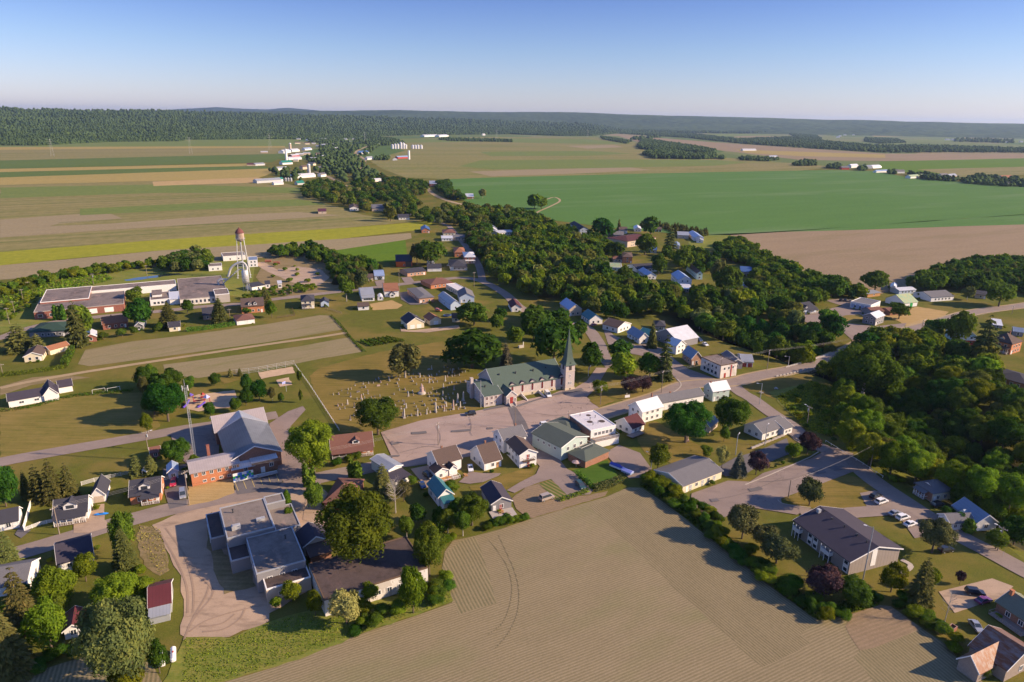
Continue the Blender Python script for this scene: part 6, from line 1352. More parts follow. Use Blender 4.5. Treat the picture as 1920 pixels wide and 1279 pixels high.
# ---------------- far farm buildings (too small in the photo to show parts beyond wall and roof)
FAR=[ # label,p0,p1,depth m,h,roof,rh,wall,roofmat
('long grey metal barn at the edge of the yellow strip',(482,344),(528,341),14,4.5,'gable',3,'metal_grey','metal_silver'),
('low white barn in front of the long grey barn',(514,347),(532,346),8,3.5,'gable',2,'white_wall','metal_white'),
('barn with dark green roof behind the low white barn',(518,341),(532,340),8,4.5,'gable',3,'white_wall','metal_green'),
('small barn with vivid green roof beside the tree belt',(558,347),(571,346),9,3.5,'gable',3.5,'metal_grey','metal_green'),
('long white roofed barn at the foot of the grey silo',(548,335),(592,332),14,4.5,'gable',3.5,'white_wall','metal_white'),
('white farmhouse with pale walls beside the pale road',(602,332),(612,331),9,5,'gable',3,'white_wall','roof_grey'),
('pinkish farmhouse left of the grey silo',(568,318),(578,317),10,6,'gable',3.5,'beige_wall','roof_brown'),
('white barn pair left of the green roofed barn',(516,320),(540,318),10,4.5,'gable',3,'white_wall','metal_silver'),
('green roofed barn in front of the tall white silo',(530,309),(549,308),14,5,'gable',5,'white_wall','metal_green'),
('maroon roofed shed at the end of the green strip',(463,311),(478,311),14,3.5,'gable',2.5,'beige_wall','metal_maroon'),
('grey shed beside the maroon roofed shed',(479,311),(497,310),14,4,'gable',2.5,'metal_grey','metal_silver'),
('tiny pale shed alone in the far left field',(489,287),(502,287),12,4,'gable',2,'beige_wall','metal_white'),
('long white barn under the tall white silo',(541,300),(566,299),14,5,'gable',3,'white_wall','metal_white'),
('barn with red wall behind the long white barn',(548,295),(562,294),14,5,'gable',3,'red_paint','metal_white'),
('white roofed barn beside the tall white silo',(532,288),(546,286),18,7,'gable',4,'white_wall','metal_white'),
('long white roofed barn right of the small silo',(548,285),(562,284),18,6,'gable',4,'white_wall','metal_white'),
('pale barn with blue roof far along the left road',(572,282),(585,281),14,5,'gable',4,'white_wall','metal_blue'),
('brown house at the edge of the far tree belt',(553,270),(563,270),14,6,'gable',4,'cream_wall','roof_brown'),
('far house with brown roof beyond the silos',(572,271),(581,271),14,6,'gable',4,'cream_wall','roof_brown'),
('long grey barn far up the valley road',(606,275),(632,273),20,6,'gable',4,'beige_wall','metal_silver'),
('low white shed below the far grey barn',(624,280),(638,279),14,4,'gable',2,'white_wall','metal_white'),
('grey warehouse just below the forest',(601,264),(613,264),26,7,'gable',5,'metal_grey','metal_silver'),
('white house with red barn wall and blue roof by the winding road',(674,289),(692,288),10,5,'gable',5,'white_wall','metal_deepblue'),
('white house below the winding pale road',(689,300),(700,299),10,5,'gable',4,'white_wall','metal_silver'),
('white shed roof glinting in the creek woods',(701,341),(718,340),9,4,'gable',2,'white_wall','metal_white'),
('blue roofed cow barn beside the far white silo',(746,298),(766,297),12,5,'gable',3,'red_paint','metal_blue'),
('long white poultry barn below the forest',(796,257),(822,256),34,8,'gable',6,'white_wall','metal_white'),
('shorter white poultry barn right of the long one',(824,257),(841,256),34,8,'gable',6,'white_wall','metal_white'),
('tiny white farmhouse in the row of distant houses',(905,254),(910,254),16,8,'gable',5,'white_wall','metal_white'),
('long white barn in the far right field',(1393,283),(1418,283),16,5,'gable',4,'white_wall','metal_white'),
('pale barn among the far row of dark trees',(1444,297),(1458,296),14,5,'gable',4,'white_wall','metal_silver'),
('maroon walled farmhouse left of the round white barn',(1578,318),(1592,318),10,5,'gable',4,'red_paint','roof_grey'),
('white barn left of the round white barn',(1596,315),(1609,314),12,6,'gable',4,'white_wall','metal_white'),
('grey bin shaped shed beside the round white barn',(1625,316),(1635,316),12,5,'gable',4,'metal_grey','metal_silver'),
('large rounded white fabric barn at the far farm',(1637,316),(1653,315),22,8,'arch',1,'white_wall','metal_white'),
('white and blue low barn at the green field corner',(1643,324),(1665,323),9,4,'gable',2.5,'white_wall','metal_blue'),
('white farmhouse right of the round tree',(1681,325),(1696,325),10,5,'gable',4,'white_wall','roof_grey'),
('long white barn with green roof along the green field',(1707,335),(1735,333),12,4.5,'gable',3.5,'white_wall','metal_green_worn'),
('tan farmhouse among the far right trees',(1766,334),(1778,333),12,6,'gable',4,'cream_wall','roof_grey'),
('grey roofed barn beside the tan farmhouse',(1780,334),(1794,333),12,5,'gable',4,'beige_wall','metal_silver'),
('long red-brown roofed building behind the far right trees',(1880,337),(1900,336),14,5,'gable',4,'beige_wall','roof_orangebrown'),
('small house under the far right trees',(1890,348),(1902,347),10,4,'gable',3,'beige_wall','roof_grey'),
]
g_='far farms across the plain'
for lb,p0,p1,dep,h,rf,rh,wm,rm in FAR:
    H=House('barn' if 'house' not in lb else 'farmhouse','barn' if 'house' not in lb else 'farmhouse',lb,p0,p1,(p1[0],p1[1]-2),dep=dep)
    a,b=Vector(G(*p0)),Vector(G(*p1)); H.a=(a-b).length; H.b=dep; u=(a-b).normalized(); v=Vector((-u.y,u.x)); v=v if v.y>0 else -v; H.u,H.v=u,v; H.s=1 if u.x*v.y-u.y*v.x>0 else -1
    H.c=b+u*H.a/2+v*H.b/2; H.e.location=(H.c.x,H.c.y,0); H.e.rotation_euler=(0,0,math.atan2(u.y,u.x)); FOOT[-1]=(H.c.x,H.c.y,u.x,u.y,H.a/2+1,dep/2+1)
    H.vol(h,rf,rh,'a',wm,rm,ov=.5)
for i,(x,y) in enumerate([(588,270),(596,276),(618,268),(640,270),(655,268),(664,262),(648,262),(630,260),(592,263),(577,264),(560,262),(700,266),(716,262),(728,259),(690,262),(612,285),(596,291),(588,300),(610,296),(585,310),(600,318),(555,303),(562,292),(575,290),(708,272)]):
    g=G(x,y); B=MB(); L_=rnd.uniform(12,24); B.box(-L_/2,L_/2,-5,5,0,4.5); B.prism([(-5.5,4.5),(5.5,4.5),(0,8)],0,-L_/2-.4,L_/2+.4,1)
    tag(B.build('farmhouse',[rnd.choice(['white_wall','beige_wall','cream_wall']),rnd.choice(['metal_silver','roof_brown','metal_white','roof_grey'])],None,(g[0],g[1],0),rnd.uniform(-.6,.6)),'tiny house or shed strung along the distant village road','farmhouse','tiny houses along the distant village road')
# tiny white buildings of the far town
TT=[(1404,245),(1412,246),(1422,247),(1442,248),(1520,249,),(1525,251),(1575,256),(1584,254),(1592,253),(1600,254),(1640,248),(1642,238),(1732,242),(1745,251),(1760,246),(1778,297-42),(1786,263),(1892,255),(1915,255),(1776,263),(1790,264),(1868,267),(1886,268),(1914,267),(1840,262),(1818,254),(1606,247),(1571,258)]
for i,(x,y) in enumerate(TT):
    g=G(x,y); B=MB(); L_=rnd.uniform(18,42); B.box(-L_/2,L_/2,-8,8,0,7); B.prism([(-8.5,7),(8.5,7),(0,12)],0,-L_/2,L_/2,1)
    o=B.build('farmhouse',['white_trim','metal_silver'],None,(g[0],g[1],0)); tag(o,'tiny pale building of the far town on the plain','farmhouse','tiny pale buildings of the far town')
g=G(1582,250); B=MB(); B.box(-14,14,-8,8,0,12); B.prism([(-8.5,12),(8.5,12),(0,20)],0,-14,14); B.box(-18,-12,-3,3,0,30); B.lathe([(4.5,30),(.1,52)],4,(-15,0)); tag(B.build('church','white_trim',None,(g[0],g[1],0)),'tiny white church with a needle steeple in the far town','church')
# silos and grain bins
def silo(x,yb,yt,wpx,label,m='galvanised',cap='metal_white',group=None,cone=False,name='silo'):
    g=G(x,yb); d=depth(*g); H_=P(x,yt,g[1])[2]; r=wpx/2*d/F
    e=empty(name,(g[0],g[1],0),0,label,name.replace('_',' '),group)
    B=MB(); B.lathe([(r,0),(r,H_-r*.7)],18); 
    k=B.build('bin',m,e,smooth=True)
    B=MB(); B.lathe([(r*1.03,H_-r*.72)]+([(.1,H_)] if cone else [(r*1.03*math.cos(a),H_-r*.72+r*.72*math.sin(a)) for a in (.3,.6,.9,1.2,1.5)]),18); B.build('cap',cap,e,smooth=not cone)
    B=MB(); 
    n=max(4,int(H_/2.5))
    for i in range(n): 
        z=H_*.9*i/n+1; B.lathe([(r+.02,z),(r+.12,z+.06),(r+.02,z+.12)],18)
    B.build('hoops','galvanised',e)
silo(580,328,307,6,'tall grey silo with pale cap behind the long barn')
silo(537.5,303,279,4.5,'tall slender white silo in the middle of the farms','white_trim')
silo(544.5,281,268,4.5,'short pinkish silo behind the tall white silo','beige_wall')
silo(767,299,282,4,'slender white silo at the end of the blue roofed barn','white_trim')
for x in (536,541,546): silo(x,340,333,4,'squat metal grain bin beside the long grey barn',group='squat grain bins beside the long barn',cone=True,name='grain_bin')
for x,yt in ((736,270),(741,269),(746,269),(752,266),(757,267),(761,270)): silo(x,279,yt,5,'shiny metal grain bin in the larger far cluster','metal_white','metal_white','grain bins in the larger far cluster',True,'grain_bin')
for x in (774,779,784,790): silo(x,279,271,5,'shiny metal grain bin in the smaller far cluster','metal_white','metal_white','grain bins in the smaller far cluster',True,'grain_bin')
H=House('barn','barn','white domed storage hall beside the blue roofed cow barn',(736,301),(745,301),(745,299),dep=16); H.vol(5,'arch',1,'b','white_wall','metal_white')
# ---------------- water tower
def water_tower():
    g=G(458,519); e=empty('water_tower',(g[0],g[1],0),.35,'tall rusty white water tower on four legs beside the factory','water tower')
    B=MB(); B.lathe([(.1,27.4),(1.9,27.9),(2.9,29.4),(3.0,30),(3.0,34.4)],20); B.build('tank','rust_tank',e,smooth=True)
    B=MB(); B.lathe([(3.45,34.3),(3.1,34.9),(2.5,36.2),(1.4,37.3),(.3,38.0),(.3,38.5),(.05,38.8)],20); B.build('tank_roof','red_paint2',e,smooth=True)
    B=MB(); B.lathe([(3.0,29.9),(3.7,29.9),(3.7,30.0),(3.0,30.0)],20); B.build('catwalk','galvanised',e)
    B=MB()
    for i in range(20): a=i*math.pi/10; B.cyl((3.65*math.cos(a),3.65*math.sin(a),30),(3.65*math.cos(a),3.65*math.sin(a),31),.03,.03,4)
    B.lathe([(3.68,30.95),(3.68,31.03),(3.62,31.03)],20); B.build('railing','galvanised',e)
    L_=[]
    for sx,sy in ((1,1),(1,-1),(-1,-1),(-1,1)):
        B=MB(); B.cyl((sx*4.6,sy*4.6,0),(sx*2.45,sy*2.45,30.2),.28,.22,6); B.box(sx*4.6-.7,sx*4.6+.7,sy*4.6-.7,sy*4.6+.7,0,.5); B.build('leg','galvanised',e); L_.append((sx,sy))
    for z in (9,18.5):
        k=(4.6-2.15*z/30.2)
        B=MB()
        for i in range(4):
            a,b=L_[i],L_[(i+1)%4]; B.cyl((a[0]*k,a[1]*k,z),(b[0]*k,b[1]*k,z),.12,.12,5)
        B.build('strut','galvanised',e)
    B=MB()
    for z0,z1 in ((0.5,9),(9,18.5),(18.5,28)):
        k0,k1=(4.6-2.15*z0/30.2),(4.6-2.15*z1/30.2)
        for i in range(4):
            a,b=L_[i],L_[(i+1)%4]; B.cyl((a[0]*k0,a[1]*k0,z0),(b[0]*k1,b[1]*k1,z1),.04,.04,4); B.cyl((b[0]*k0,b[1]*k0,z0),(a[0]*k1,a[1]*k1,z1),.04,.04,4)
    B.build('cross_bracing','dark_metal',e)
    B=MB(); B.cyl((0,0,0),(0,0,27.4),.55,.55,10); B.build('riser_pipe','galvanised',e)
mat('rust_red',(.24,.09,.06),.3,1); mat('rust_tank',(.40,.31,.25),.25,.5,dirt=.9,streak=1); mat('red_paint2',(.15,.055,.05),.2,1)
water_tower()
# dust collector with big pipes
Yg=G(462,545)[1]
def PP(x,y,dy=0): return Vector(P(x,y,Yg+dy))
g=G(463,546); e=empty('dust_collector',(g[0],g[1],0),0,'ribbed white cylinder with big curved pipes beside the water tower','dust collector')
o=Vector((g[0],g[1],0)); B=MB(); B.lathe([(.6,4),(2.3,6.5),(2.35,6.5),(2.35,14.5),(1.2,15.4),(.6,15.6)],18); B.build('cylinder','galvanised',e,smooth=True)
B=MB()
for i in range(7): B.lathe([(2.36,7+i*1.15),(2.5,7.08+i*1.15),(2.36,7.16+i*1.15)],18)
B.build('hoops','galvanised',e)
for a in range(4):
    B=MB(); B.cyl((2*math.cos(a*1.57+.7),2*math.sin(a*1.57+.7),0),(2*math.cos(a*1.57+.7),2*math.sin(a*1.57+.7),7),.14,.14,5); B.build('leg','galvanised',e)
def pipe(pts,r,nm='pipe'):
    B=MB(); p=smooth3([Vector(q)-o for q in pts],5); B.tube(p,r,10); B.build(nm,'galvanised',e,smooth=True)
def smooth3(P_,k):
    out=[]
    for i in range(len(P_)-1):
        a=P_[max(0,i-1)];b=P_[i];c=P_[i+1];d=P_[min(len(P_)-1,i+2)]
        for j in range(k):
            t=j/k; out.append(.5*((2*b)+(c-a)*t+(2*a-5*b+4*c-d)*t*t+(3*b-a-3*c+d)*t**3))
    out.append(P_[-1]); return out
pipe([PP(462,514),PP(463,503),PP(459,495),PP(452,492),PP(441,496),PP(433,503),PP(430,512),PP(428,519)],.85)
pipe([PP(461,520),PP(454,506),PP(446,507),PP(432,520),PP(421,529),PP(418,536)],.45)
pipe([PP(425,524),PP(414,524),PP(409,529),PP(411,536),PP(413,543)],.75)
# chimney-like pipes on hall roof already end on the roof
# ---------------- far power pylons
for x,yb,yt in ((99,293,261),(358,288,257),(507,281,250),(685,268,248),(931,261,243),(1102,257,243)):
    g=G(x,yb); Ht=P(x,yt,g[1])[2]; e=empty('pylon',(g[0],g[1],0),.4,'thin grey lattice power pylon far across the plain','pylon','row of thin power pylons across the plain')
    B=MB(); w=Ht*.09
    for sx,sy in ((1,1),(1,-1),(-1,-1),(-1,1)): B.cyl((sx*w,sy*w,0),(sx*.5,sy*.5,Ht),.16,.12,4)
    for i in range(8):
        z0,z1=Ht*i/8,Ht*(i+1)/8; a0,a1=w*(1-i/8)+.5*i/8,w*(1-(i+1)/8)+.5*(i+1)/8
        B.cyl((-a0,-a0,z0),(a1,-a1,z1),.08,.08,3); B.cyl((a0,a0,z0),(-a1,a1,z1),.08,.08,3)
    B.build('tower','galvanised',e); B=MB()
    for z,l_ in ((.97,.16),(.86,.2),(.75,.16)): B.cyl((-Ht*l_,0,Ht*z),(Ht*l_,0,Ht*z),.2,.1,4)
    B.build('crossarm','galvanised',e)

# ---------------- cars
def car_meshes(paintm,kind):
    key=('car',paintm,kind)
    if key in TREEM: return TREEM[key]
    L_,W_,Hh={'car':(4.5,1.8,1.45),'suv':(4.7,1.9,1.75),'van':(5.1,2.0,2.1)}[kind]; l=L_/2
    if kind=='van': bp=[(-l,.35),(-l,1.2),(-l+.1,1.25),(l-1.1,1.2),(l-.1,.95),(l,.7),(l,.35)]; gp=[(-l+.08,1.22),(-l+.18,Hh),(l-1.7,Hh),(l-.85,1.18)]
    elif kind=='suv': bp=[(-l,.4),(-l,.95),(-l+.05,1.05),(l-1.2,1.05),(l-.12,.92),(l,.7),(l,.4)]; gp=[(-l+.1,1.03),(-l+.35,Hh),(l-1.9,Hh),(l-1.15,1.03)]
    else: bp=[(-l,.32),(-l,.75),(-l+.12,.9),(l-1.25,.92),(l-.15,.78),(l,.58),(l,.32)]; gp=[(-l+.55,.89),(-l+1.15,Hh),(l-2.05,Hh),(l-1.3,.9)]
    B=MB(); B.prism(bp,1,-W_/2,W_/2); 
    cx=(gp[1][0]+gp[2][0])/2
    B.add([(gp[1][0]+.04,-W_/2+.2,Hh),(gp[2][0]-.04,-W_/2+.2,Hh),(gp[2][0]-.04,W_/2-.2,Hh),(gp[1][0]+.04,W_/2-.2,Hh),(gp[1][0]+.04,-W_/2+.2,Hh+.05),(gp[2][0]-.04,-W_/2+.2,Hh+.05),(gp[2][0]-.04,W_/2-.2,Hh+.05),(gp[1][0]+.04,W_/2-.2,Hh+.05)],[(0,1,2,3),(4,5,6,7),(0,1,5,4),(1,2,6,5),(2,3,7,6),(3,0,4,7)])
    for p,q in ((gp[0],gp[1]),(gp[3],gp[2])):
        for s in (-1,1): B.cyl((p[0],s*(W_/2-.06),p[1]),(q[0],s*(W_/2-.2),q[1]),.05,.05,4)
    body=MBmesh(B,'body',[paintm])
    G_=MB(); a=W_/2-.05; b=W_/2-.22
    G_.add([(gp[0][0],-a,gp[0][1]),(gp[3][0],-a,gp[3][1]),(gp[3][0],a,gp[3][1]),(gp[0][0],a,gp[0][1]),(gp[1][0],-b,gp[1][1]),(gp[2][0],-b,gp[2][1]),(gp[2][0],b,gp[2][1]),(gp[1][0],b,gp[1][1])],[(0,1,5,4),(1,2,6,5),(2,3,7,6),(3,0,4,7)])
    gl=MBmesh(G_,'window','glass' and ['glass'])
    T=MB(); T.cyl((0,-.11,0),(0,.11,0),.33,.33,14); wh=MBmesh(T,'tyre',['rubber']); T=MB(); T.cyl((0,-.12,0),(0,.12,0),.19,.19,10); rim=MBmesh(T,'rim',['galvanised'])
    Hl=MB(); Hl.box(l-.02,l+.015,.45,.8,.58,.7); hl=MBmesh(Hl,'headlight',['white_trim']); Hl=MB(); Hl.box(-l-.015,-l+.02,.5,.82,.62,.76); tl=MBmesh(Hl,'tail_light',['red_door'])
    r=(body,gl,wh,rim,hl,tl,l,W_); TREEM[key]=r; return r
def car(x,y,x2,y2,paintm,kind,label):
    """centre pixel; (x2,y2) pixel the bonnet points to"""
    g=G(x,y); h=G(x2,y2); body,gl,wh,rim,hl,tl,l,W_=car_meshes(paintm,kind)
    e=empty('parked_car',(g[0],g[1],.25),math.atan2(h[1]-g[1],h[0]-g[0]),label,'car')
    put('body',body,e); put('window',gl,e)
    for sx in (-1,1):
        for sy in (-1,1):
            w=put('wheel',wh,e,(sx*(l-.85),sy*(W_/2-.1),.33)); put('rim',rim,w)
    for s in (0,1):
        o=put('headlight',hl,e); o2=put('tail_light',tl,e)
        if s: o.scale=(1,-1,1); o2.scale=(1,-1,1)
for a in ((882,779,870,780,'car_black','suv','dark car alone on the pinkish square near the cemetery'),
 (1027,743,1034,751,'car_white','van','white van parked below the church steeple'),
 (326,909,324,918,'car_red','suv','red car on the dark driveway beside the parish hall'),
 (343,931,344,941,'car_silver','van','silver van on the dark driveway beside the power pole'),
 (1022,799,1034,797,'car_white','suv','white car beside the green roofed wing on the square'),
 (803,896,811,902,'car_black','suv','dark pickup on the gravel drive near the grey metal garage'),
 (792,913,797,922,'car_blue','car','dark blue car on the gravel drive beside the teal roofed house'),
 (882,881,884,890,'car_white','car','white car between two white houses'),
 (1088,914,1096,922,'car_green','suv','dark green car on the paved drive beside the bright lawn'),
 (1025,937,1037,933,'car_tan','van','battered tan van in the bare soil garden'),
 (552,980,556,990,'car_red','car','red car beside the grey flat roofed hall'),
 (556,998,558,1008,'car_red','car','crimson car close against the dark gable shed'),
 (1641,934,1652,929,'car_black','suv','black car at the edge of the round lawn'),
 (1652,944,1664,940,'car_white','suv','white car beside the black car at the round lawn'),
 (1677,966,1690,962,'car_silver','car','silver car in the row behind the apartment block'),
 (1692,974,1705,970,'car_white','suv','white suv in the middle of the row behind the apartment block'),
 (1706,986,1718,982,'car_white','car','white car nearest the round tree behind the apartment block'),
 (1758,950,1768,948,'car_black','suv','black car in the shade between the hip roofed and gabled houses'),
 (1773,1035,1784,1033,'car_black','suv','dark car in the shadow below the large round tree'),
 (1827,1115,1842,1117,'car_black','suv','black and chrome suv on the gravel drive'),
 (1843,1130,1854,1127,'car_purple','car','purple car beside the black suv'),
 (1829,1179,1838,1190,'car_silver','car','long silver saloon parked on the grass'),
 (1576,565,1583,560,'car_black','car','leftmost dark car in the row at the workshop'),
 (1585,565,1592,560,'car_black','suv','second dark car from the left in the row at the workshop'),
 (1594,566,1601,561,'car_tan','car','tan car in the row at the workshop'),
 (1603,567,1610,562,'car_silver','car','silver car nearest the white flat roofed workshop'),
 (22,985,30,983,'car_black','car','dark car under the carport at the left edge'),
 (1113,611,1120,609,'car_purple','car','plum coloured car in front of the teal roofed house'),
 (1256,652,1264,656,'car_black','suv','black car in the shade of the big white barn'),
 (1311,640,1318,644,'car_blue','suv','blue car among the trees right of the big white barn'),
 (1322,648,1329,652,'car_white','car','white car among the trees right of the big white barn'),
 (822,584,828,585,'car_orange','suv','small red and white car on the lawn beside the arched barn'),
 (843,499,850,498,'car_white','car','white car behind the dark blue hip roofed house')): car(*a)
# ---------------- utility poles
POLE={}
def pole(x,yb,yt,label,kind='pole',arm=0,tr=0,xt=None):
    g=G(x,yb); H_=P(x,yt,g[1])[2]; e=empty('utility_pole' if kind!='lamp' else 'street_lamp',(g[0],g[1],0),arm,label,'utility pole' if kind!='lamp' else 'street lamp')
    m='pole_wood' if kind!='lamp' else 'metal_grey'
    B=MB(); B.cyl((0,0,-.2),(0,0,H_),.17,.11,8); B.build('pole',m,e)
    if kind=='pole':
        B=MB(); B.box(-1.2,1.2,-.07,.07,H_-.75,H_-.6); B.build('crossarm','grey_wood',e)
        for q in (-1.05,-.4,.4,1.05):
            B=MB(); B.cyl((q,0,H_-.6),(q,0,H_-.35),.06,.05,6); B.build('insulator','white_trim',e)
        if tr: B=MB(); B.cyl((.38,0,H_-2.6),(.38,0,H_-1.5),.28,.28,10); B.build('transformer','metal_grey',e)
    if kind=='lamp' or tr==2:
        B=MB(); B.tube([(0,0,H_-1.2 if tr==2 else H_-.1),(1.0,0,H_-.2),(1.9,0,H_-.1)],.05,5); B.build('lamp_arm','metal_grey',e); B=MB(); B.box(1.6,2.4,-.16,.16,H_-.2,H_-.06); B.build('lamp_head','white_trim',e)
    POLE[(x,yb)]=(g[0],g[1],H_,arm); return (x,yb)
PL=[(111.8,1002.7,949,'wooden power pole in front of the white dormer house','pole',1.2,0),(355,947,883,'pole with transformer at the brick hall corner','pole',1.2,1),
(591,889,846,'power pole beside the columnar cedars','pole',1.2,1),(821.6,834.8,792,'pole with transformer standing in the pinkish square','pole',1.2,1),
(966,801,759,'power pole at the dark patch in front of the church','pole',1.2,0),(1065.7,791,770,'short pole behind the green roofed wing','pole',1.,0),
(1125.7,759,723,'pole with transformer in the small grass triangle','pole',1.,1),(1240,737,695,'power pole at the rim of the church park','pole',1.,0),
(1349,711,670.6,'power pole touching the weathered shop corner','pole',1.,0),(1438,693.5,655.6,'dark pole with transformer beside the bridge approach','pole',1.,1),
(1553.3,617,577.6,'slender pole on the forecourt of the low blue house','pole',1.,0),(1726,627,600,'power pole on the verge below the green roofed barn','pole',.5,2),
(1897,589,574,'pole beside the main road near the frame edge','pole',.5,0),(1631,880,832,'leaning power pole at the apartment road','pole',2.2,1),(1870,1033,988,'power pole at the bend beside the small round tree','pole',2.2,2),
(1513,796,761,'power pole with lamp in the overgrown slope','pole',2.2,2),(889,538,510,'pole at the bend of the village street','pole',.6,0),(548.5,552.5,527,'pole on the verge beside the cream hip roofed house','pole',.4,0),
(431.6,599,579,'pole in the yard beside the orange brick house','pole',.4,0),(175.4,533.5,513,'pole with box behind the old factory','pole',.4,1),(276,517.6,497,'pole beside the narrow pond','pole',.4,0),
(17.8,607.6,577,'leftmost pole in the weedy lot by the factory','pole',.4,0),(28,589,564.5,'second pole in the weedy lot by the factory','pole',.4,0),(44,566,542,'third pole in the weedy lot by the factory','pole',.4,0),(54.4,544,528,'fourth pole in the weedy lot by the factory','pole',.4,0),
(4.7,700,682,'pale pole beside the hedge at the left frame edge','pole',.4,0),(277.7,843,808,'pale pole at the paved road beside the tiny brick shed','pole',.4,2),(1477.6,934,900,'dark wooden post beside the round lawn','post',0,0),
(901.5,764,713,'tall lamp post at the church corner','lamp',2.9,0),(1424,759,719,'long armed lamp post on the narrow road above the bungalow','lamp',2.9,0),(1433.6,835,797,'lamp post in front of the white bungalow','lamp',1.,0),
(1379,853,815,'lamp post between the bungalow garden and the small lot','lamp',1.,0),(1221,877.5,849,'lamp post beside the motel','lamp',2.6,0),(1618,1087,988,'very tall lamp post in front of the apartment block gable','lamp',2.6,0),
(1103,705.5,688,'lamp post at the side of the church tower','lamp',1.,0),(1478,348+337,668,'lamp post beside the creek bridge','lamp',3.,0),(749.5,555.5,504.5,'tall thin white mast beside the brown roofed house','mast',0,0)]
PK=[pole(*a) for a in PL]
def wire(i,j,label,offs=(-.9,0,.9),drop=.35):
    a,b=POLE[PK[i]],POLE[PK[j]]; A,Bv=Vector(a[:2]),Vector(b[:2]); d=(Bv-A); n=Vector((-d.y,d.x)).normalized(); L_=d.length; B=MB()
    for o in offs:
        pts=[]
        for k in range(9):
            t=k/8; z=a[2]+(b[2]-a[2])*t-drop-L_*.02*4*t*(1-t); q=A+d*t+n*o; pts.append((q.x,q.y,z))
        B.tube(pts,.025,3)
    tag(B.build('power_line','wire'),label,'power line')
mat('wire',(.42,.39,.36),.05,1)
for i,j,l_ in ((0,1,'power lines crossing in front of the brick house'),(1,2,'power lines crossing in front of the parish hall'),(2,3,'power lines from the cedars to the square'),(3,4,'power lines along the pinkish square'),(4,6,'power lines in front of the church tower'),(6,7,'power lines above the purple maples'),(7,8,'power lines over the junction'),(8,9,'power lines above the red door garage'),(9,11,'power lines across the creek woods'),(11,12,'power lines along the main road on the right')): wire(i,j,l_)
wire(13,27,'single cable across the cracked paved lot',(0,))
# lattice radio mast
def mast():
    g=G(367,868); H_=P(367,712,g[1])[2]; e=empty('radio_mast',(g[0],g[1],0),.3,'tall slender lattice radio mast beside the parish hall','mast'); w=.45
    C_=[(w*math.cos(a),w*math.sin(a)) for a in (0,2.094,4.189)]; B=MB()
    for c in C_: B.cyl((*c,0),(*c,H_*.93),.05,.05,5)
    B.build('uprights','galvanised',e); B=MB(); n=int(H_*.93/.8)
    for i in range(n):
        for k in range(3): a,b=C_[k],C_[(k+1)%3]; z=i*.8; B.cyl((*a,z),(*b,z+.8),.025,.025,3); B.cyl((*a,z),(*b,z),.025,.025,3)
    B.build('lattice','galvanised',e)
    B=MB(); B.cyl((0,0,H_*.93),(0,0,H_),.04,.03,5); B.build('antenna','white_trim',e)
    B=MB(); B.cyl((-.9,0,H_*.9),(.9,0,H_*.9),.04,.04,5)
    for s in (-.9,.9): B.cyl((s,0,H_*.87),(s,0,H_*.93),.14,.14,8)
    B.build('antenna','white_trim',e)
mast()
# ---------------- cemetery
def gravestone(kind,m):
    B=MB(); Bs=MB()
    if kind==0: B.prism([(-.42,.15),(.42,.15),(.42,.8),(.25,1.0),(-.25,1.0),(-.42,.8)],1,-.1,.1); Bs.box(-.6,.6,-.25,.25,0,.15)
    elif kind==1: B.prism([(-.3,.2),(.3,.2),(.3,1.05),(0,1.35),(-.3,1.05)],1,-.09,.09); Bs.box(-.45,.45,-.25,.25,0,.2)
    elif kind==2: B.box(-.75,.75,-.14,.14,.2,.95); Bs.box(-.95,.95,-.3,.3,0,.2)
    elif kind==3: B.lathe([(.36,.5),(.24,2.7),(.02,3.0)],4); Bs.box(-.45,.45,-.45,.45,0,.5)
    elif kind==4: B.box(-.08,.08,-.06,.06,.4,1.9); B.box(-.4,.4,-.055,.055,1.35,1.5); Bs.box(-.4,.4,-.3,.3,0,.4)
    elif kind==5: B.lathe([(.5,.8),(.34,4.2),(.02,4.6)],4); Bs.box(-.65,.65,-.65,.65,0,.4); Bs.box(-.5,.5,-.5,.5,.4,.8)
    return MBmesh(B,'stone',[m]),MBmesh(Bs,'base',['concrete'])
GS={(k,m):gravestone(k,m) for k in range(6) for m in ('stone_grey','stone_pink','stone_white','stone_dark')}
def put_grave(x,y,k,m,rz,label,group=None):
    a,b=GS[(k,m)]; e=empty('gravestone',(x,y,.02),rz,label,'gravestone',group); e.scale=(.85,.85,.8 if group else 1); put('stone',a,e); put('base',b,e)
CEM=[G(*p) for p in ((618,742),(640,728),(700,712),(760,700),(820,690),(868,684),(882,700),(872,712),(880,735),(900,760),(880,768),(790,782),(740,795),(665,800),(640,775))]
aa=R(22); ux,uy=math.cos(aa),math.sin(aa); c0=CEM[0]; gr=random.Random(12); ng=0
desc={0:'low rounded headstone',1:'pointed headstone',2:'wide low headstone',3:'small obelisk',4:'stone cross',5:'tall obelisk'}
cdesc={'stone_grey':'grey','stone_pink':'pinkish','stone_white':'pale','stone_dark':'dark'}
for r in range(-12,26):
    for q in range(-12,52):
        if gr.random()<.47: continue
        x=c0[0]+q*2.1*ux-r*4.3*uy+gr.uniform(-.5,.5); y=c0[1]+q*2.1*uy+r*4.3*ux+gr.uniform(-.35,.35)
        if not inpoly(x,y,CEM) or blocked(x,y,1.5): continue
        if ng>=190: continue
        k=gr.choices([0,1,2,3,4],[6,4,4,2,1.3])[0]; m=gr.choice(['stone_grey','stone_pink','stone_white','stone_white','stone_grey','stone_dark'])
        rz=aa+R(90)+gr.uniform(-.12,.12) if gr.random()<.85 else aa
        put_grave(x,y,k,m,rz,f'{cdesc[m]} {desc[k]} among the cemetery rows',f'{cdesc[m]} {desc[k]}s in the cemetery'); ng+=1
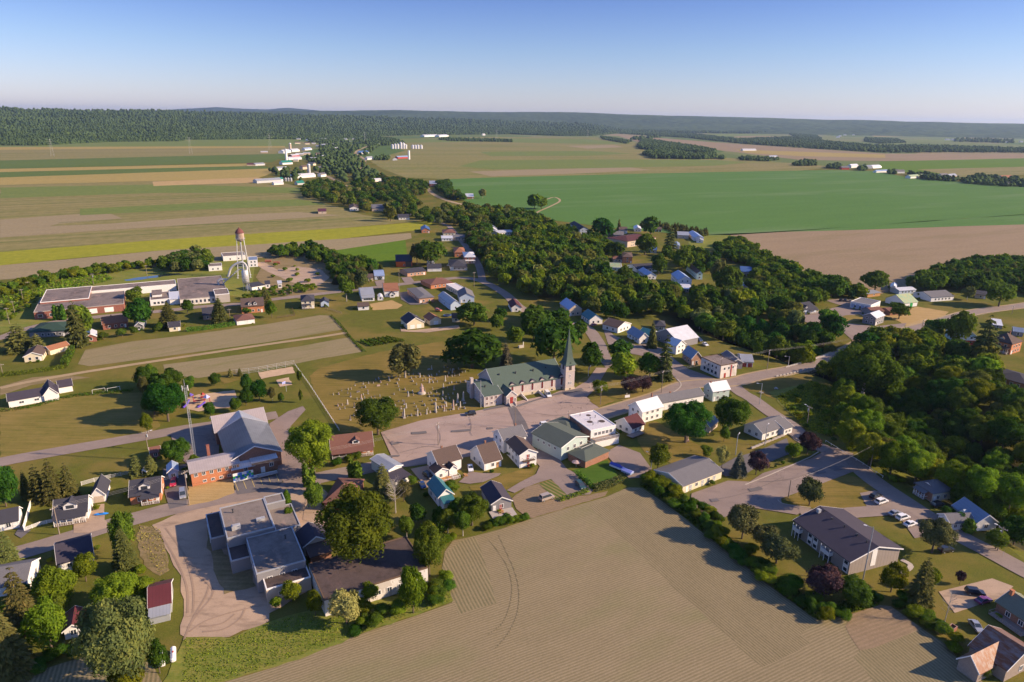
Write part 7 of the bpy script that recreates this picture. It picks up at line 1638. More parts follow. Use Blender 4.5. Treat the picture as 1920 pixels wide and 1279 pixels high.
for x,y,k,m,l_ in ((817,772,5,'stone_white','tallest pale obelisk near the lamp post'),(833,771,3,'stone_pink','pinkish obelisk right of the tallest one'),(850,768,5,'stone_pink','slim pinkish obelisk third from the church'),(863,764,3,'stone_white','pale obelisk nearest the church corner'),
    (758,784,5,'stone_grey','grey obelisk right of the round tree in the cemetery'),(783,780,3,'stone_white','pale obelisk between two grey ones at the square'),(869,752,5,'stone_white','pale obelisk in the shadow of the church'),(858,755,5,'stone_grey','grey obelisk in the shadow of the church'),(835,715,3,'stone_white','white pillar monument in the middle cemetery'),
    (1107,727,4,'stone_white','white stone cross in the church park'),(1175,744,4,'stone_white','white cross beside the purple maples')): put_grave(*G(x,y),k,m,aa,l_)
g=G(791,738); e=empty('monument',(g[0],g[1],0),0,'large monument with statue group on a round white base in the cemetery','monument'); B=MB(); B.lathe([(0,.0),(1.9,0),(1.9,.5),(1.5,.5),(1.5,.9),(0,.9)],20); B.build('base','stone_white',e); B=MB(); B.lathe([(.9,.9),(.8,2.6),(.95,2.7),(.95,2.9),(.5,2.95),(.42,4.2),(.2,4.5),(.22,4.8),(.02,5)],10); B.build('statue','stone_pink',e)
g=G(977,652); e=empty('monument',(g[0],g[1],0),.5,'small white wayside shrine on the shaded lawn','monument'); B=MB(); B.box(-1.5,1.5,-.6,.6,0,1.4); B.build('base','stone_white',e); B=MB(); B.box(1.2,1.5,-.2,.2,1.4,3.2); B.build('pillar','white_trim',e)
g=G(650,708); 
# ---------------- fences, walls, rails
def fence(label,pts,h,m,post=2.5,rails=2,board=False,name='fence',infill=None):
    P_=[Vector(G(*p)) for p in pts]; e=empty(name,(P_[0].x,P_[0].y,0),0,label,name.replace('_',' ')); o=P_[0]; pp=[]
    for a,b in zip(P_[:-1],P_[1:]):
        n=max(1,int((b-a).length/post)); pp+=[a+(b-a)*i/n for i in range(n)]
    pp.append(P_[-1])
    for q in pp[:100]:
        B=MB(); q=q-o; B.box(q.x-.06,q.x+.06,q.y-.06,q.y+.06,0,h+.08); B.build('post',m,e)
    B=MB()
    for a,b in zip(P_[:-1],P_[1:]):
        a=a-o;b=b-o; d=(b-a).normalized(); n=Vector((-d.y,d.x))*.03
        if board: rs=[(.1,h)]
        else: rs=[(h*(i+1)/rails-.1,h*(i+1)/rails) for i in range(rails)]
        for z0,z1 in rs:
            B.add([(a.x-n.x,a.y-n.y,z0),(b.x-n.x,b.y-n.y,z0),(b.x+n.x,b.y+n.y,z0),(a.x+n.x,a.y+n.y,z0),(a.x-n.x,a.y-n.y,z1),(b.x-n.x,b.y-n.y,z1),(b.x+n.x,b.y+n.y,z1),(a.x+n.x,a.y+n.y,z1)],[(0,1,2,3),(4,5,6,7),(0,1,5,4),(1,2,6,5),(2,3,7,6),(3,0,4,7)])
    B.build('fence_panel' if board else 'rail',m,e); return e
fence('white board fence running up the yard of the dormer house',[(61,939),(45,995)],1.8,'white_trim',2.4,board=True)
fence('low white picket fence in front of the dormer house',[(46,996),(75,985),(101,979)],1.2,'white_trim',1.5,5)
fence('white slatted fence behind the dark roofed garage',[(153,911),(177,904),(209,897)],1.5,'white_trim',2,4)
fence('grey chain fence behind the garage garden',[(209,897),(245,889),(290,878)],1.4,'galvanised',2.5,3)
fence('pale post and rail fence between the cemetery and the parish lane',[(554,686),(580,722),(608,765),(636,808)],1.0,'white_trim',3,2)
fence('tall net fence along the playground',[(430,706),(485,699),(552,686)],3,'galvanised',4,4)
fence('white guard rail on the creek bridge',[(1474,690),(1510,680),(1552,667)],.9,'white_trim',2,2,name='guard_rail')
fence('white railing at the far end of the creek bridge',[(1600,640),(1622,644),(1628,650),(1615,660)],.9,'white_trim',2,2,name='guard_rail')
fence('long pale guard rail above the ravine road',[(1548,829),(1580,849),(1618,872),(1655,896)],.8,'white_trim',3,1,name='guard_rail')
fence('pale kerb wall below the white bungalow',[(1474,812),(1498,828)],.5,'kerb_concrete',4,board=True,name='low_wall')
fence('wooden rail fence beside the double garage garden',[(610,579),(640,588)],1.1,'grey_wood',2,2)
fence('small dark fence on the lawn right of the orange brick house',[(547,577),(553,592),(520,597)],1.1,'dark_wood',2,3)
B0=None
for i in range(14):
    t=i/13; x=1457+(1541-1457)*t; y=707+(689-707)*t; g=G(x,y); B=MB(); B.box(-.7,.7,-.3,.3,0,.6); B.prism([(-.3,.6),(.3,.6),(.15,.85),(-.15,.85)],0,-.7,.7)
    tag(B.build('concrete_block','concrete',None,(g[0],g[1],gz(*g)*.0+.05),.35),'squat pale concrete block along the bridge road','concrete block','row of concrete blocks along the bridge road')
for i in range(9):
    t=i/8; x=1412+(1466-1412)*t; y=841+(819-841)*t; g=G(x,y); B=MB(); B.box(-1.1,1.1,-.35,.35,0,.5); B.box(-.9,.9,-.25,.25,.5,.65)
    tag(B.build('planter','concrete',None,(g[0],g[1],.2),.5),'pale stone block edging the small dark lot','stone block','pale stone blocks edging the small dark lot')
# bridge parapet / deck side
g1,g2=Vector(G(1462,706)),Vector(G(1640,640)); 
B=MB(); pth=[G(1455,700),G(1504,690),G(1551,674),G(1590,658),G(1625,641)]
for a,b in zip(pth[:-1],pth[1:]):
    a=Vector(a);b=Vector(b); d=(b-a).normalized(); n=Vector((-d.y,d.x))*5.2
    B.add([(a.x-n.x,a.y-n.y,-1.4),(b.x-n.x,b.y-n.y,-1.4),(b.x+n.x,b.y+n.y,-1.4),(a.x+n.x,a.y+n.y,-1.4),(a.x-n.x,a.y-n.y,.12),(b.x-n.x,b.y-n.y,.12),(b.x+n.x,b.y+n.y,.12),(a.x+n.x,a.y+n.y,.12)],[(0,1,2,3),(4,5,6,7),(0,1,5,4),(1,2,6,5),(2,3,7,6),(3,0,4,7)])
tag(B.build('bridge','concrete'),'concrete deck of the road bridge over the wooded creek','bridge')
# ---------------- small objects
def at(x,y,z=0): g=G(x,y); return (g[0],g[1],z)
e=empty('play_structure',at(374,757,.1),.4,'violet and red climbing frame with slides on the sandy playground','play structure')
for x,y,m,nm in ((-3.5,3.5,'violet_plastic','roof'),(3.2,-1.5,'pale_blue_plastic','roof'),(.4,.2,'red_paint','platform')):
    B=MB()
    if nm=='roof': B.lathe([(1.6,3.0),(.05,4.3)],4,(x,y))
    else: B.box(x-2.6,x+2.2,y-.7,y+.7,1.3,1.45)
    B.build(nm,m,e)
for x,y in ((-4.6,4.6),(-2.4,4.6),(-4.6,2.4),(-2.4,2.4),(2.1,-2.6),(4.3,-2.6),(2.1,-.4),(4.3,-.4)):
    B=MB(); B.cyl((x,y,0),(x,y,3),.09,.09,6); B.build('post','red_paint',e)
for pts,m in ((((-4,2.4,1.4),(-4.6,.4,.9),(-5.6,-1.6,.35),(-6.4,-3,.2)),'violet_plastic'),(((2.4,-2.6,1.4),(1.,-4,.8),(-.6,-4.8,.25)),'violet_plastic')):
    B=MB(); B.tube(smooth3([Vector(p) for p in pts],4),.42,8); B.build('slide',m,e)
e=empty('play_tower',at(381,747,.1),.2,'small red spring play tower right of the climbing frame','play tower'); B=MB(); B.lathe([(1.0,1.8),(.05,2.8)],4); B.build('roof','red_paint',e); B=MB(); B.box(-.9,.9,-.9,.9,.6,.75); B.build('platform','red_paint',e)
for sx in (-.8,.8):
    for sy in (-.8,.8): B=MB(); B.cyl((sx,sy,0),(sx,sy,1.9),.06,.06,5); B.build('post','red_paint',e)
e=empty('basketball_hoop',at(537,734,0),2.6,'tall steel basketball hoop beside the small sandy court','basketball hoop'); B=MB(); B.cyl((0,0,0),(0,0,4),.1,.08,6); B.cyl((0,0,4),(1.2,0,4.1),.08,.08,6); B.build('pole','metal_grey',e); B=MB(); B.box(1.2,1.25,-.9,.9,3.4,4.5); B.build('backboard','pale_blue_plastic',e); B=MB(); B.lathe([(.23,3.45),(.26,3.45),(.26,3.48),(.23,3.48)],12,(1.5,0)); B.build('rim','car_orange',e)
e=empty('swimming_pool',at(411,605,0),0,'round blue above ground pool behind the dark roofed house','swimming pool'); B=MB(); B.lathe([(3.3,0),(3.3,1.1),(3.1,1.15),(3.1,1.0)],24); B.build('pool_wall','white_trim',e); B=MB(); B.lathe([(0,1.0),(3.1,1.0)],24); B.build('pool_water','pool_water',e)
e=empty('kayak',at(190,966,.3),.25,'bright blue kayak lying on the driveway','kayak'); B=MB(); B.prism([(-2.1,0),(-1.2,-.38),(1.2,-.38),(2.1,0),(1.2,.38),(-1.2,.38)],2,0,.3); B.prism([(-1.7,0),(-1,-.28),(1,-.28),(1.7,0),(1,.28),(-1,.28)],2,.3,.42); B.build('hull','kayak_blue',e); B=MB(); B.box(-.6,.5,-.2,.2,.4,.44); B.build('cockpit','rubber',e)
e=empty('boat',at(1158,880,.2),-.75,'boat under a bright blue tarpaulin on a trailer','boat'); B=MB(); B.prism([(-3,-1),(1.5,-1),(3.2,0),(1.5,1),(-3,1)],2,.5,1.3); B.build('hull','white_trim',e); B=MB(); B.add([(-3.05,-1.05,1.25),(1.5,-1.05,1.25),(3.3,0,1.25),(1.5,1.05,1.25),(-3.05,1.05,1.25),(-3,0,1.9),(.8,0,2.1),(2.7,0,1.5)],[(0,1,6,5),(1,2,7,6),(2,3,6,7),(3,4,5,6),(4,0,5)]); B.build('tarpaulin','boat_blue',e); 
for s in (-.9,.9): B=MB(); B.cyl((0,s-.1,.3),(0,s+.1,.3),.3,.3,10); B.build('wheel','rubber',e)
e=empty('trailer',at(1176,889,.2),-.75,'low trailer with pale blue cover behind the boat','trailer'); B=MB(); B.box(-2,2,-1.1,1.1,.5,1.2); B.build('body','metal_blue',e); B=MB(); B.prism([(-1.15,1.2),(1.15,1.2),(0,1.8)],0,-2.1,2.1); B.build('cover','pale_blue_plastic',e)
for s in (-1,1): B=MB(); B.cyl((0,s-.1,.3),(0,s+.1,.3),.3,.3,10); B.build('wheel','rubber',e)
for i,(x,y) in enumerate(((306,1247),(326,1239))):
    a,b=G(x,y+8),G(x,y-18); e=empty('gas_tank',((a[0]+b[0])/2,(a[1]+b[1])/2,0),math.atan2(b[1]-a[1],b[0]-a[0]),('left' if i==0 else 'right')+' white gas tank of the pair at the bare yard','gas tank')
    B=MB(); L_=2.0; B.cyl((-L_,0,1.1),(L_,0,1.1),.62,.62,14); 
    for s in (-1,1): B.cyl((s*L_,0,1.1),(s*(L_+.35),0,1.1),.62,.3,14)
    B.build('tank','white_trim',e,smooth=False)
    for s in (-1.3,1.3): B=MB(); B.box(s-.12,s+.12,-.5,.5,0,.6); B.build('stand','concrete',e)
    B=MB(); B.cyl((0,0,1.7),(0,0,1.95),.2,.2,8); B.build('valve_cap','red_paint',e)
def table(x,y,label,m='wood'):
    e=empty('picnic_table',at(x,y,0),rnd.uniform(0,3),label,'picnic table'); B=MB(); B.box(-.9,.9,-.4,.4,.72,.78); B.build('table_top',m,e)
    for s in (-.75,.75): B=MB(); B.box(-.9,.9,s-.13,s+.13,.43,.48); B.build('bench',m,e)
    for s in (-.7,.7): B=MB(); B.box(s-.04,s+.04,-.75,.75,.36,.42); B.prism([(-.65,0),(-.57,0),(-.2,.72),(-.3,.72)],0,s-.04,s+.04); B.prism([(.65,0),(.57,0),(.2,.72),(.3,.72)],0,s-.04,s+.04); B.build('leg',m,e)
table(939,962,'picnic table on the deck of the grey cabin'); table(952,966,'second picnic table at the edge of the cabin deck','grey_wood'); table(283,884,'picnic table behind the orange brick house','white_trim'); table(872,893,'wooden table on the deck of the white house')
e=empty('garden_umbrella',at(1080,876,0),0,'striped garden parasol behind the green building','parasol'); B=MB(); B.cyl((0,0,0),(0,0,2.5),.04,.04,6); B.build('pole','white_trim',e); B=MB(); B.lathe([(1.7,2.15),(.05,2.75)],8); B.build('canopy','stone_pink',e)
e=empty('gazebo',at(278,890,0),.3,'white garden tent behind the orange brick house','gazebo'); B=MB(); B.lathe([(2.2,2.1),(.05,3.1)],4); B.build('canopy','white_trim',e)
for sx in (-1.4,1.4):
    for sy in (-1.4,1.4): B=MB(); B.cyl((sx,sy,0),(sx,sy,2.2),.04,.04,5); B.build('leg','white_trim',e)
e=empty('planter',at(1785,1181,0),.6,'red brick garden planter on the lawn','planter'); B=MB()
for q in ((-1,1,-.7,-.5),(-1,1,.5,.7),(-1,-.8,-.5,.5),(.8,1,-.5,.5)): B.box(*q,0,1.1)
B.build('brick_rim','brick_red',e); B=MB(); B.box(-.8,.8,-.5,.5,.1,.7); B.build('soil','dark_wood',e)
for x,y,l_ in ((503,492,'rusty brown tank lying in the weedy lot'),(519,495,'larger rusty red tank lying in the weedy lot')):
    e=empty('rusty_tank',at(x,y,0),.2,l_,'tank'); B=MB(); B.cyl((-2.6,0,1.2),(2.6,0,1.2),1.1,1.1,14); B.build('shell','rust_red',e)
    for s in (-1.5,1.5): B=MB(); B.box(s-.2,s+.2,-.8,.8,0,.5); B.build('stand','grey_wood',e)
for x,y,l_ in ((1427,738,'stone slab bench on the grass slope'),(1455,730,'picnic bench with two seats on the grass slope'),):
    table(x,y,l_,'concrete')
e=empty('statue',at(1289,828,0),0,'small pink stone statue in the garden of the big maples','statue'); B=MB(); B.box(-.5,.5,-.5,.5,0,.8); B.build('base','stone_pink',e); B=MB(); B.lathe([(.3,.8),(.22,1.7),(.12,1.9),(.16,2.1),(.02,2.3)],8); B.build('figure','stone_pink',e)
for x,y,l_ in ((583,890,'blue recycling bin beside the columnar cedars'),(1186,720,'white notice board beside the purple maples')):
    if 'bin' in l_: e=empty('recycling_bin',at(x,y,0),.2,l_,'bin'); B=MB(); B.box(-.35,.35,-.4,.4,.05,1.05); B.build('body','blue_paint',e); B=MB(); B.box(-.38,.38,-.43,.43,1.05,1.12); B.build('lid','blue_paint',e)
    else:
        e=empty('notice_board',at(1176,748,0),.3,l_,'notice board'); B=MB(); B.box(-1.2,1.2,-.06,.06,.7,1.9); B.build('board','white_trim',e)
        for s in (-1.1,1.1): B=MB(); B.box(s-.06,s+.06,-.05,.05,0,.7); B.build('post','dark_wood',e)
e=empty('woodpile',at(846,909,0),.4,'dark heap of firewood behind the white houses','woodpile'); B=MB()
for i in range(4):
    for j in range(3-i//2): B.cyl((-1.2,j*.5+i*.2,.2+i*.35),(1.2,j*.5+i*.2,.2+i*.35),.2,.2,7)
B.build('logs','dark_wood',e)
e=empty('stop_sign',at(1880,1044,0),1,'small yellow warning sign at the road bend','sign'); B=MB(); B.cyl((0,0,0),(0,0,2),.04,.04,5); B.build('post','metal_grey',e); B=MB(); B.prism([(0,1.9),(.4,2.3),(0,2.7),(-.4,2.3)],1,-.02,.02); B.build('sign_board','yellow_line',e)
for x,y,l_ in ((186,738,'left bare metal goal frame on the dry lawn'),(214,735,'right bare metal goal frame on the dry lawn')):
    e=empty('goal_frame',at(x,y,0),.6,l_,'goal'); B=MB(); B.tube([(-2.5,0,0),(-2.5,0,2.2),(2.5,0,2.2),(2.5,0,0)],.07,5); B.build('frame','white_trim',e); B=MB(); B.tube([(-2.5,0,2.2),(-2.5,1.6,0),(2.5,1.6,0),(2.5,0,2.2)],.05,5); B.build('back_frame','metal_grey',e)
e=empty('trampoline',at(839,593,0),0,'dark round trampoline on the lawn right of the garages','trampoline'); B=MB(); B.lathe([(0,.8),(2.2,.8)],20); B.build('mat','rubber',e); B=MB(); B.lathe([(2.2,.78),(2.5,.78),(2.5,.85),(2.2,.85)],20); B.build('frame','blue_paint',e)
for a in range(6): B=MB(); B.cyl((2.35*math.cos(a*1.047),2.35*math.sin(a*1.047),0),(2.35*math.cos(a*1.047),2.35*math.sin(a*1.047),.8),.04,.04,5); B.build('leg','metal_grey',e)

# ---------------- named trees: (kind, base px x, base px y, top px y, crown width px, label)
NT=[
('dark',265,612,554,54,'dark round maple in front of the old factory'),('mid',252,570,535,32,'smaller broad tree growing against the factory wall'),
('spruce',318,612,565,34,'dark spruce beside the dark roofed cottage near the factory'),('mid',160,640,560,46,'pale green tree behind the tall brown spruce'),
('pine',148,648,562,42,'tall brown-green spruce beside the cream bungalow garage'),('cedar',106,600,572,9,'left columnar cedar against the brick factory'),('cedar',113,600,574,8,'middle columnar cedar against the brick factory'),('cedar',120,600,571,9,'right columnar cedar against the brick factory'),
('pine',38,658,606,50,'wide dark pine left of the dark green roofed house'),('pine',72,660,625,30,'low pine behind the cream bungalow'),
('mid',352,588,560,24,'small tree in front of the white windowed hall'),('spruce',413,605,555,28,'grey spruce over the dark roofed house with pool'),('grey',410,602,570,20,'thin grey tree beside the round pool'),
('spruce',500,570,538,18,'narrow spruce right of the orange brick house'),('mid',510,596,560,22,'bushy tree right of the orange brick house'),('shrub',463,592,575,16,'round bush in front of the orange brick house'),
('poplar',650,565,518,30,'slender birch at the street corner'),('grey',680,545,500,28,'loose pale tree beside the blue carport'),
('dark',885,690,612,106,'massive dark maple left of the church roof'),('dark',889,610,562,62,'broad dark maple above the massive one'),('grey',760,708,635,68,'loose grey-green ash tree among the gravestones'),
('dark',709,815,728,92,'round dense maple at the corner of the square'),('lime',588,888,768,104,'big bright green maple beside the parish hall'),
('bluespruce',949,692,642,24,'pale blue spruce behind the church'),('dark',1038,680,585,90,'huge dark tree behind the church steeple'),('dark',1000,640,570,46,'dark conifer shaped tree among the cemetery lawns'),
('dark',1105,694,636,44,'round dark tree right of the church steeple'),('dark',1160,680,632,46,'dark tree behind the bright green tree of the park'),('lime',1168,712,654,52,'bright green tree in the church park'),('mid',1218,708,656,46,'leafy tree beside the brown spruces'),
('pine',1245,712,625,34,'tall brown spruce at the edge of the church park'),('spruce',1222,652,600,18,'pointed brown spruce in front of the teal porch house'),
('purple',1180,738,702,32,'left purple maple in the church park'),('purple',1205,735,700,32,'right purple maple in the church park'),('lime',1124,742,709,30,'small bright tree in front of the pole with transformer'),
('dark',1285,830,738,92,'large dark maple over the grey roofed garage'),('dark',1365,810,733,76,'large dark maple beside the narrow road'),('mid',1233,882,824,44,'round green tree behind the lamp post by the motel'),
('cream',1353,878,830,26,'pale flowering tree between the motel and the small lot'),('shrub',1322,858,833,22,'round bush on the garden lawn'),('mid',1357,828,797,22,'small round tree beside the hidden blue roofed garage'),
('bluespruce',1384,890,845,32,'dark spruce beside the motel gable'),('purple',1417,890,843,36,'purple tree in the middle of the small dark lot'),('lime',1487,862,826,28,'bright green tree at the end of the small dark lot'),('purple',1513,852,808,40,'purple tree beside the bright green tree at the ravine road'),
('bronze',1517,948,896,50,'round bronze tree on the island beside the wooden post'),('bronze',1391,1010,940,62,'round bronze tree nearest the paved lot'),('bronze',1432,1028,984,44,'bronze tree between two larger round ones'),('bronze',1455,1056,996,66,'wide bronze tree behind the apartment block shadow'),
('bronze',1747,1036,966,74,'large bronze tree covering the end of the car row'),('purple',1540,1118,1058,66,'large purple tree in front of the apartment block'),('shrubdark',1600,1134,1078,80,'broad rounded blue-green bush below the apartment block'),
('lime',1670,1110,1050,52,'bright tree at the apartment block gable'),('pine',1722,1135,1042,52,'tall dark spruce in the corner garden'),('lime',1745,1100,1060,30,'light green tree behind the tall dark spruce'),('purple',1799,1096,1068,16,'tiny purple tree on the lawn'),
('dead',1771,1168,1103,34,'bare grey shrub tree beside the brick planter'),('mid',1800,945,900,46,'round tree between the hip roofed house and the ravine'),('mid',1866,1030,988,42,'small round tree at the leaning road pole'),('dark',1903,1010,962,60,'dark round tree at the right frame edge'),
('cedar',1815,998,974,18,'clipped columnar cedar before the white gabled house'),('cedar',1798,985,962,16,'clipped cedar left of the white gable'),('shrubdark',1775,968,945,24,'dark clipped shrub beside the black car'),
('poplar',1618,735,628,125,'large loose pale tree leaning over the bridge'),('lime',1507,678,640,34,'bright young tree beside the red door garage meadow'),
('poplar',1790,655,572,60,'tall bent two stemmed tree before the red walled house'),('pine',1838,690,588,58,'very tall dark pine left of the grand brick house'),('dark',1640,545,503,48,'round tree alone at the brown field edge'),
('grey',1813,562,534,22,'thin birch beside the grey roofed bungalow'),('mid',1872,575,522,60,'wide spreading tree beside the main road'),('mid',1685,598,565,40,'leaning tree beside the white two storey house'),('mid',1727,558,545,20,'small tree between the barn and the grey bungalow'),
('willow',732,415,385,20,'yellow-green weeping willow in front of the tree belt'),('dark',808,498,443,54,'big round maple behind the orange barn'),('grey',782,495,450,30,'grey-green tree left of the big round maple'),
('mid',1002,393,360,30,'left tree of the lone clump in the green field'),('mid',1015,392,366,28,'right tree of the lone clump in the green field'),('grey',905,372,351,14,'pale poplar in the green field by the orange house'),
('dark',1130,445,404,42,'big dark tree by the tall blue walled house'),('dark',1220,440,402,28,'dark tree above the large tan house'),('spruce',1160,434,408,7,'lone pointed spruce against the green field'),('dark',1150,486,448,36,'round dark tree left of the orange cube house'),('mid',1209,478,432,44,'round green tree before the large tan house'),
('pine',1255,474,420,26,'tall dark pine pair before the farm shed'),('dark',1235,515,470,32,'dark tree over the navy roofed house'),('mid',1278,512,460,44,'round tree below the small white hut'),('dark',1365,556,492,56,'big round maple beside the vivid blue roof'),('grey',1345,540,480,34,'tall olive tree left of the big round maple'),
('dark',1558,558,510,52,'dark round tree at the brown field left of the forecourt'),
# left / lower left
('spruce',52,935,880,22,'small spruce left of the dense pine group'),('pine',75,940,868,34,'left tree of the dense pine group above the dormer house'),('pine',103,938,858,44,'central wide pine of the dense group'),('pine',132,930,866,36,'right tree of the dense pine group'),
('dark',12,950,865,52,'bright leafy tree cut by the left frame edge'),('pine',257,892,850,30,'left of two dark pines behind the brick house'),('pine',285,890,852,28,'right of two dark pines behind the brick house'),('dark',332,872,815,60,'dense green tree beside the blue shed'),('lime',366,880,850,22,'small leafy tree at the hall chimney'),
('poplar',236,1050,948,52,'tall feathery conifer beside the gravel yard'),('spruce',238,1070,985,46,'dark spruce in front of the feathery conifer'),('pine',15,1068,990,56,'brown-green tree at the left edge beside the street'),
('lime',162,1090,1034,42,'round bright tree below the plum roofed house'),('lime',108,1130,1060,70,'wide bright tree in the corner garden'),('lime',97,1215,1115,66,'bright tree left of the small maroon shed'),('pine',46,1180,1060,60,'tall brown spruce in the lower left corner'),('pine',20,1265,1140,90,'large brown conifer filling the lower left corner'),
('grey',232,1290,1095,150,'huge silvery poplar in the lower left corner'),('lime',225,1140,1065,90,'yellow-green tree behind the huge silvery poplar'),('mid',300,1262,1195,40,'bushy tree beside the gas tanks'),('lime',245,1300,1240,60,'yellow-green bush under the huge silvery poplar'),
('dark',316,790,700,76,'dense dark tree group at the playground'),('dark',290,778,722,44,'dark tree at the left of the playground'),('grey',272,745,700,22,'thin bare topped tree at the playground corner'),('lime',277,812,770,20,'small light tree at the paved road'),
('mid',355,735,702,22,'round tree behind the playground mast'),('dark',403,723,697,24,'round tree above the playground'),('spruce',432,707,690,8,'small spruce at the playground edge'),('spruce',450,705,689,9,'second small spruce at the playground edge'),('dark',462,735,698,26,'round tree between the playground and the sandy court'),('dark',487,752,708,32,'large round tree beside the sandy court'),('dark',462,760,724,30,'round tree in front of the playground pair'),
('dark',395,782,750,22,'round tree on the playground sand'),('mid',443,772,742,24,'round tree at the hall roof'),('grey',511,752,722,14,'thin pale tree beside the sandy court'),('dark',527,755,735,13,'small round tree right of the thin pale tree'),('mid',563,720,690,12,'young tree at the end of the low cemetery wall'),('mid',565,755,728,8,'young sapling beside the low cemetery wall'),
('bronze',658,1060,0,1,None),
]
NT=[n for n in NT if n[5]]
NT+=[('poplar',675,1062,903,165,'giant pale green tree beside the dark brown roof'),('mid',805,1080,965,76,'leafy tree at the corner of the dark brown roof'),('lime',775,1150,1050,48,'bright slender tree before the white storage wall'),('cream',650,1170,1100,70,'yellowish tree in front of the storage building corner'),
('lime',592,1155,1100,28,'bright bush between the two flat roofed buildings'),('lime',546,1128,1088,38,'round bright tree before the beige wall'),('lime',693,1130,1088,30,'small bright tree before the peeling white wall'),('shrublime',518,1140,1118,22,'low bush at the corner of the beige wall'),
('mid',590,952,900,44,'cedar like bush group beside the shaded driveway'),('cedar',575,912,870,12,'left columnar cedar beside the lane'),('cedar',586,925,880,12,'right columnar cedar beside the lane'),('mid',540,958,915,22,'ragged tree at the corner of the grey hall'),('mid',545,985,945,18,'bushy tree behind the grey hall'),
('pine',718,925,868,42,'tall spruce before the grey metal garage'),('dead',742,962,892,44,'bare white birch beside the bronze tree'),('bronze',757,940,900,34,'dark red tree behind the bare birch'),('mid',774,912,890,18,'small tree at the gravel drive'),('cedar',660,895,862,12,'left dark cedar beside the maroon brown house'),('cedar',671,900,866,14,'right dark cedar beside the maroon brown house'),
('shrub',632,872,858,20,'round clipped bush before the long porch'),('shrub',655,868,850,16,'second clipped bush before the long porch'),('shrub',669,862,846,18,'clipped bush at the porch corner'),('mid',885,985,918,70,'large leafy tree behind the grey cabin'),('poplar',840,1000,953,44,'feathery thuja group at the field corner'),('poplar',868,1005,950,36,'right feathery thuja at the field corner'),('poplar',763,1010,962,34,'narrow dark spruce group under the leafy tree'),
('lime',798,1030,975,40,'bright green tree at the field corner'),('shrub',845,925,900,30,'hedge like bush beside the teal roof')]
for n in NT: T_(*n)
hd=hedge
hd('tall clipped cedar hedge bordering the cream bungalow garden',[(120,690),(128,675),(136,658)],2.5,3.2)
hd('low clipped hedge in front of the cream bungalow garden',[(0,706),(60,700),(122,690)],1.6,1.8)
hd('long clipped hedge behind the pool garden',[(350,622),(395,617),(440,610)],2,2.2)
hd('hedge along the bright mown lawn',[(1084,892),(1098,905),(1112,918)],1.2,1.8); hd('brownish hedge at the field end of the bright lawn',[(1114,920),(1140,913),(1166,902)],1.8,2.2,'leaf_bronze')
hd('narrow hedge between the drive and the striped plot',[(1050,940),(1075,932),(1104,922)],1,1.2)
hd('clipped hedge before the parish garages',[(570,880),(573,895)],1.2,2.5) 
hd('green hedge in front of the white gabled house',[(1785,975),(1800,988),(1812,996)],2.2,2)
for i in range(7):
    a=(676+i*8,640-i*1.2); b=(697+i*10,650-i*1.6)
    hedge('green bean row in the kitchen garden plot',[a,b],.9,1.1,'leaf_mid',7,'vegetable row','vegetable_row',.4)['group']='rows of the kitchen garden beside the hay field'
hd('weedy ditch line along the upper edge of the dry lawn',[(0,772),(60,763),(130,745),(190,738),(250,732)],2,.8,'leaf_mid',5)
hd('grassy ditch line beside the hay fields',[(620,592),(640,612),(660,637),(684,660)],1.2,.6,'hedge_leaf',6)
# ---------------- hedgerows and woods
wood([(1297,965),(1318,1002),(1344,1022),(1391,1060),(1436,1098),(1484,1132),(1535,1165),(1560,1162),(1600,1152),(1650,1135),(1640,1118),(1590,1130),(1540,1140),(1500,1110),(1450,1072),(1410,1035),(1370,995),(1330,965),(1290,935),(1262,915),(1240,905),(1205,898),(1215,918),(1260,955)],3.4,[('shrub',3),('shrublime',2),('shrubdark',2)],(2.2,4.2),'wild bush in the hedgerow between the crop field and the apartments','wild bushes of the hedgerow by the apartments',(.5,.7))
wood([(1672,1132),(1700,1120),(1760,1165),(1800,1215),(1850,1262),(1900,1279),(1860,1285),(1820,1260),(1775,1208),(1725,1175)],3.2,[('shrub',3),('shrublime',2),('shrubdark',2)],(1.8,3.4),'wild bush in the hedgerow below the brick planter lawn','wild bushes of the hedgerow in the right corner',(.5,.7))
wood([(836,1010),(858,990),(900,975),(960,975),(1000,968),(990,975),(940,990),(892,1003),(850,1012),(836,1035)],2.8,[('shrub',3),('shrublime',2)],(1.6,3),'leafy bush along the upper field edge','leafy bushes of the upper field edge',(.5,.7))
wood([(600,1180),(640,1165),(700,1140),(760,1110),(815,1075),(832,1062),(840,1095),(846,1125),(800,1145),(740,1160),(680,1180),(630,1200)],3.2,[('shrub',3),('shrublime',3),('shrubdark',1)],(1.6,4.5),'wild bush in the thicket below the white storage wall','wild bushes below the storage building',(.5,.65))
wood([(815,985),(850,960),(880,960),(905,975),(880,990),(850,1005),(835,1030),(820,1010)],4.5,[('mid',2),('dark',1)],(4,7),'small tree in the corner thicket by the cabin','small trees of the corner thicket',(.4,.5))
wood([(1200,900),(1230,893),(1262,905),(1290,930),(1285,945),(1250,930),(1215,915)],4,[('shrublime',3),('shrub',2)],(3,5.5),'yellow-green bush at the foot of the motel','yellow-green bushes at the motel foot',(.5,.6))
wood([(0,1265),(60,1240),(130,1215),(200,1195),(240,1200),(190,1222),(110,1245),(0,1280)],3.2,[('shrub',3),('shrubdark',1)],(1.5,3),'bush at the shaded field edge in the lower left','bushes at the lower left field edge',(.5,.7))
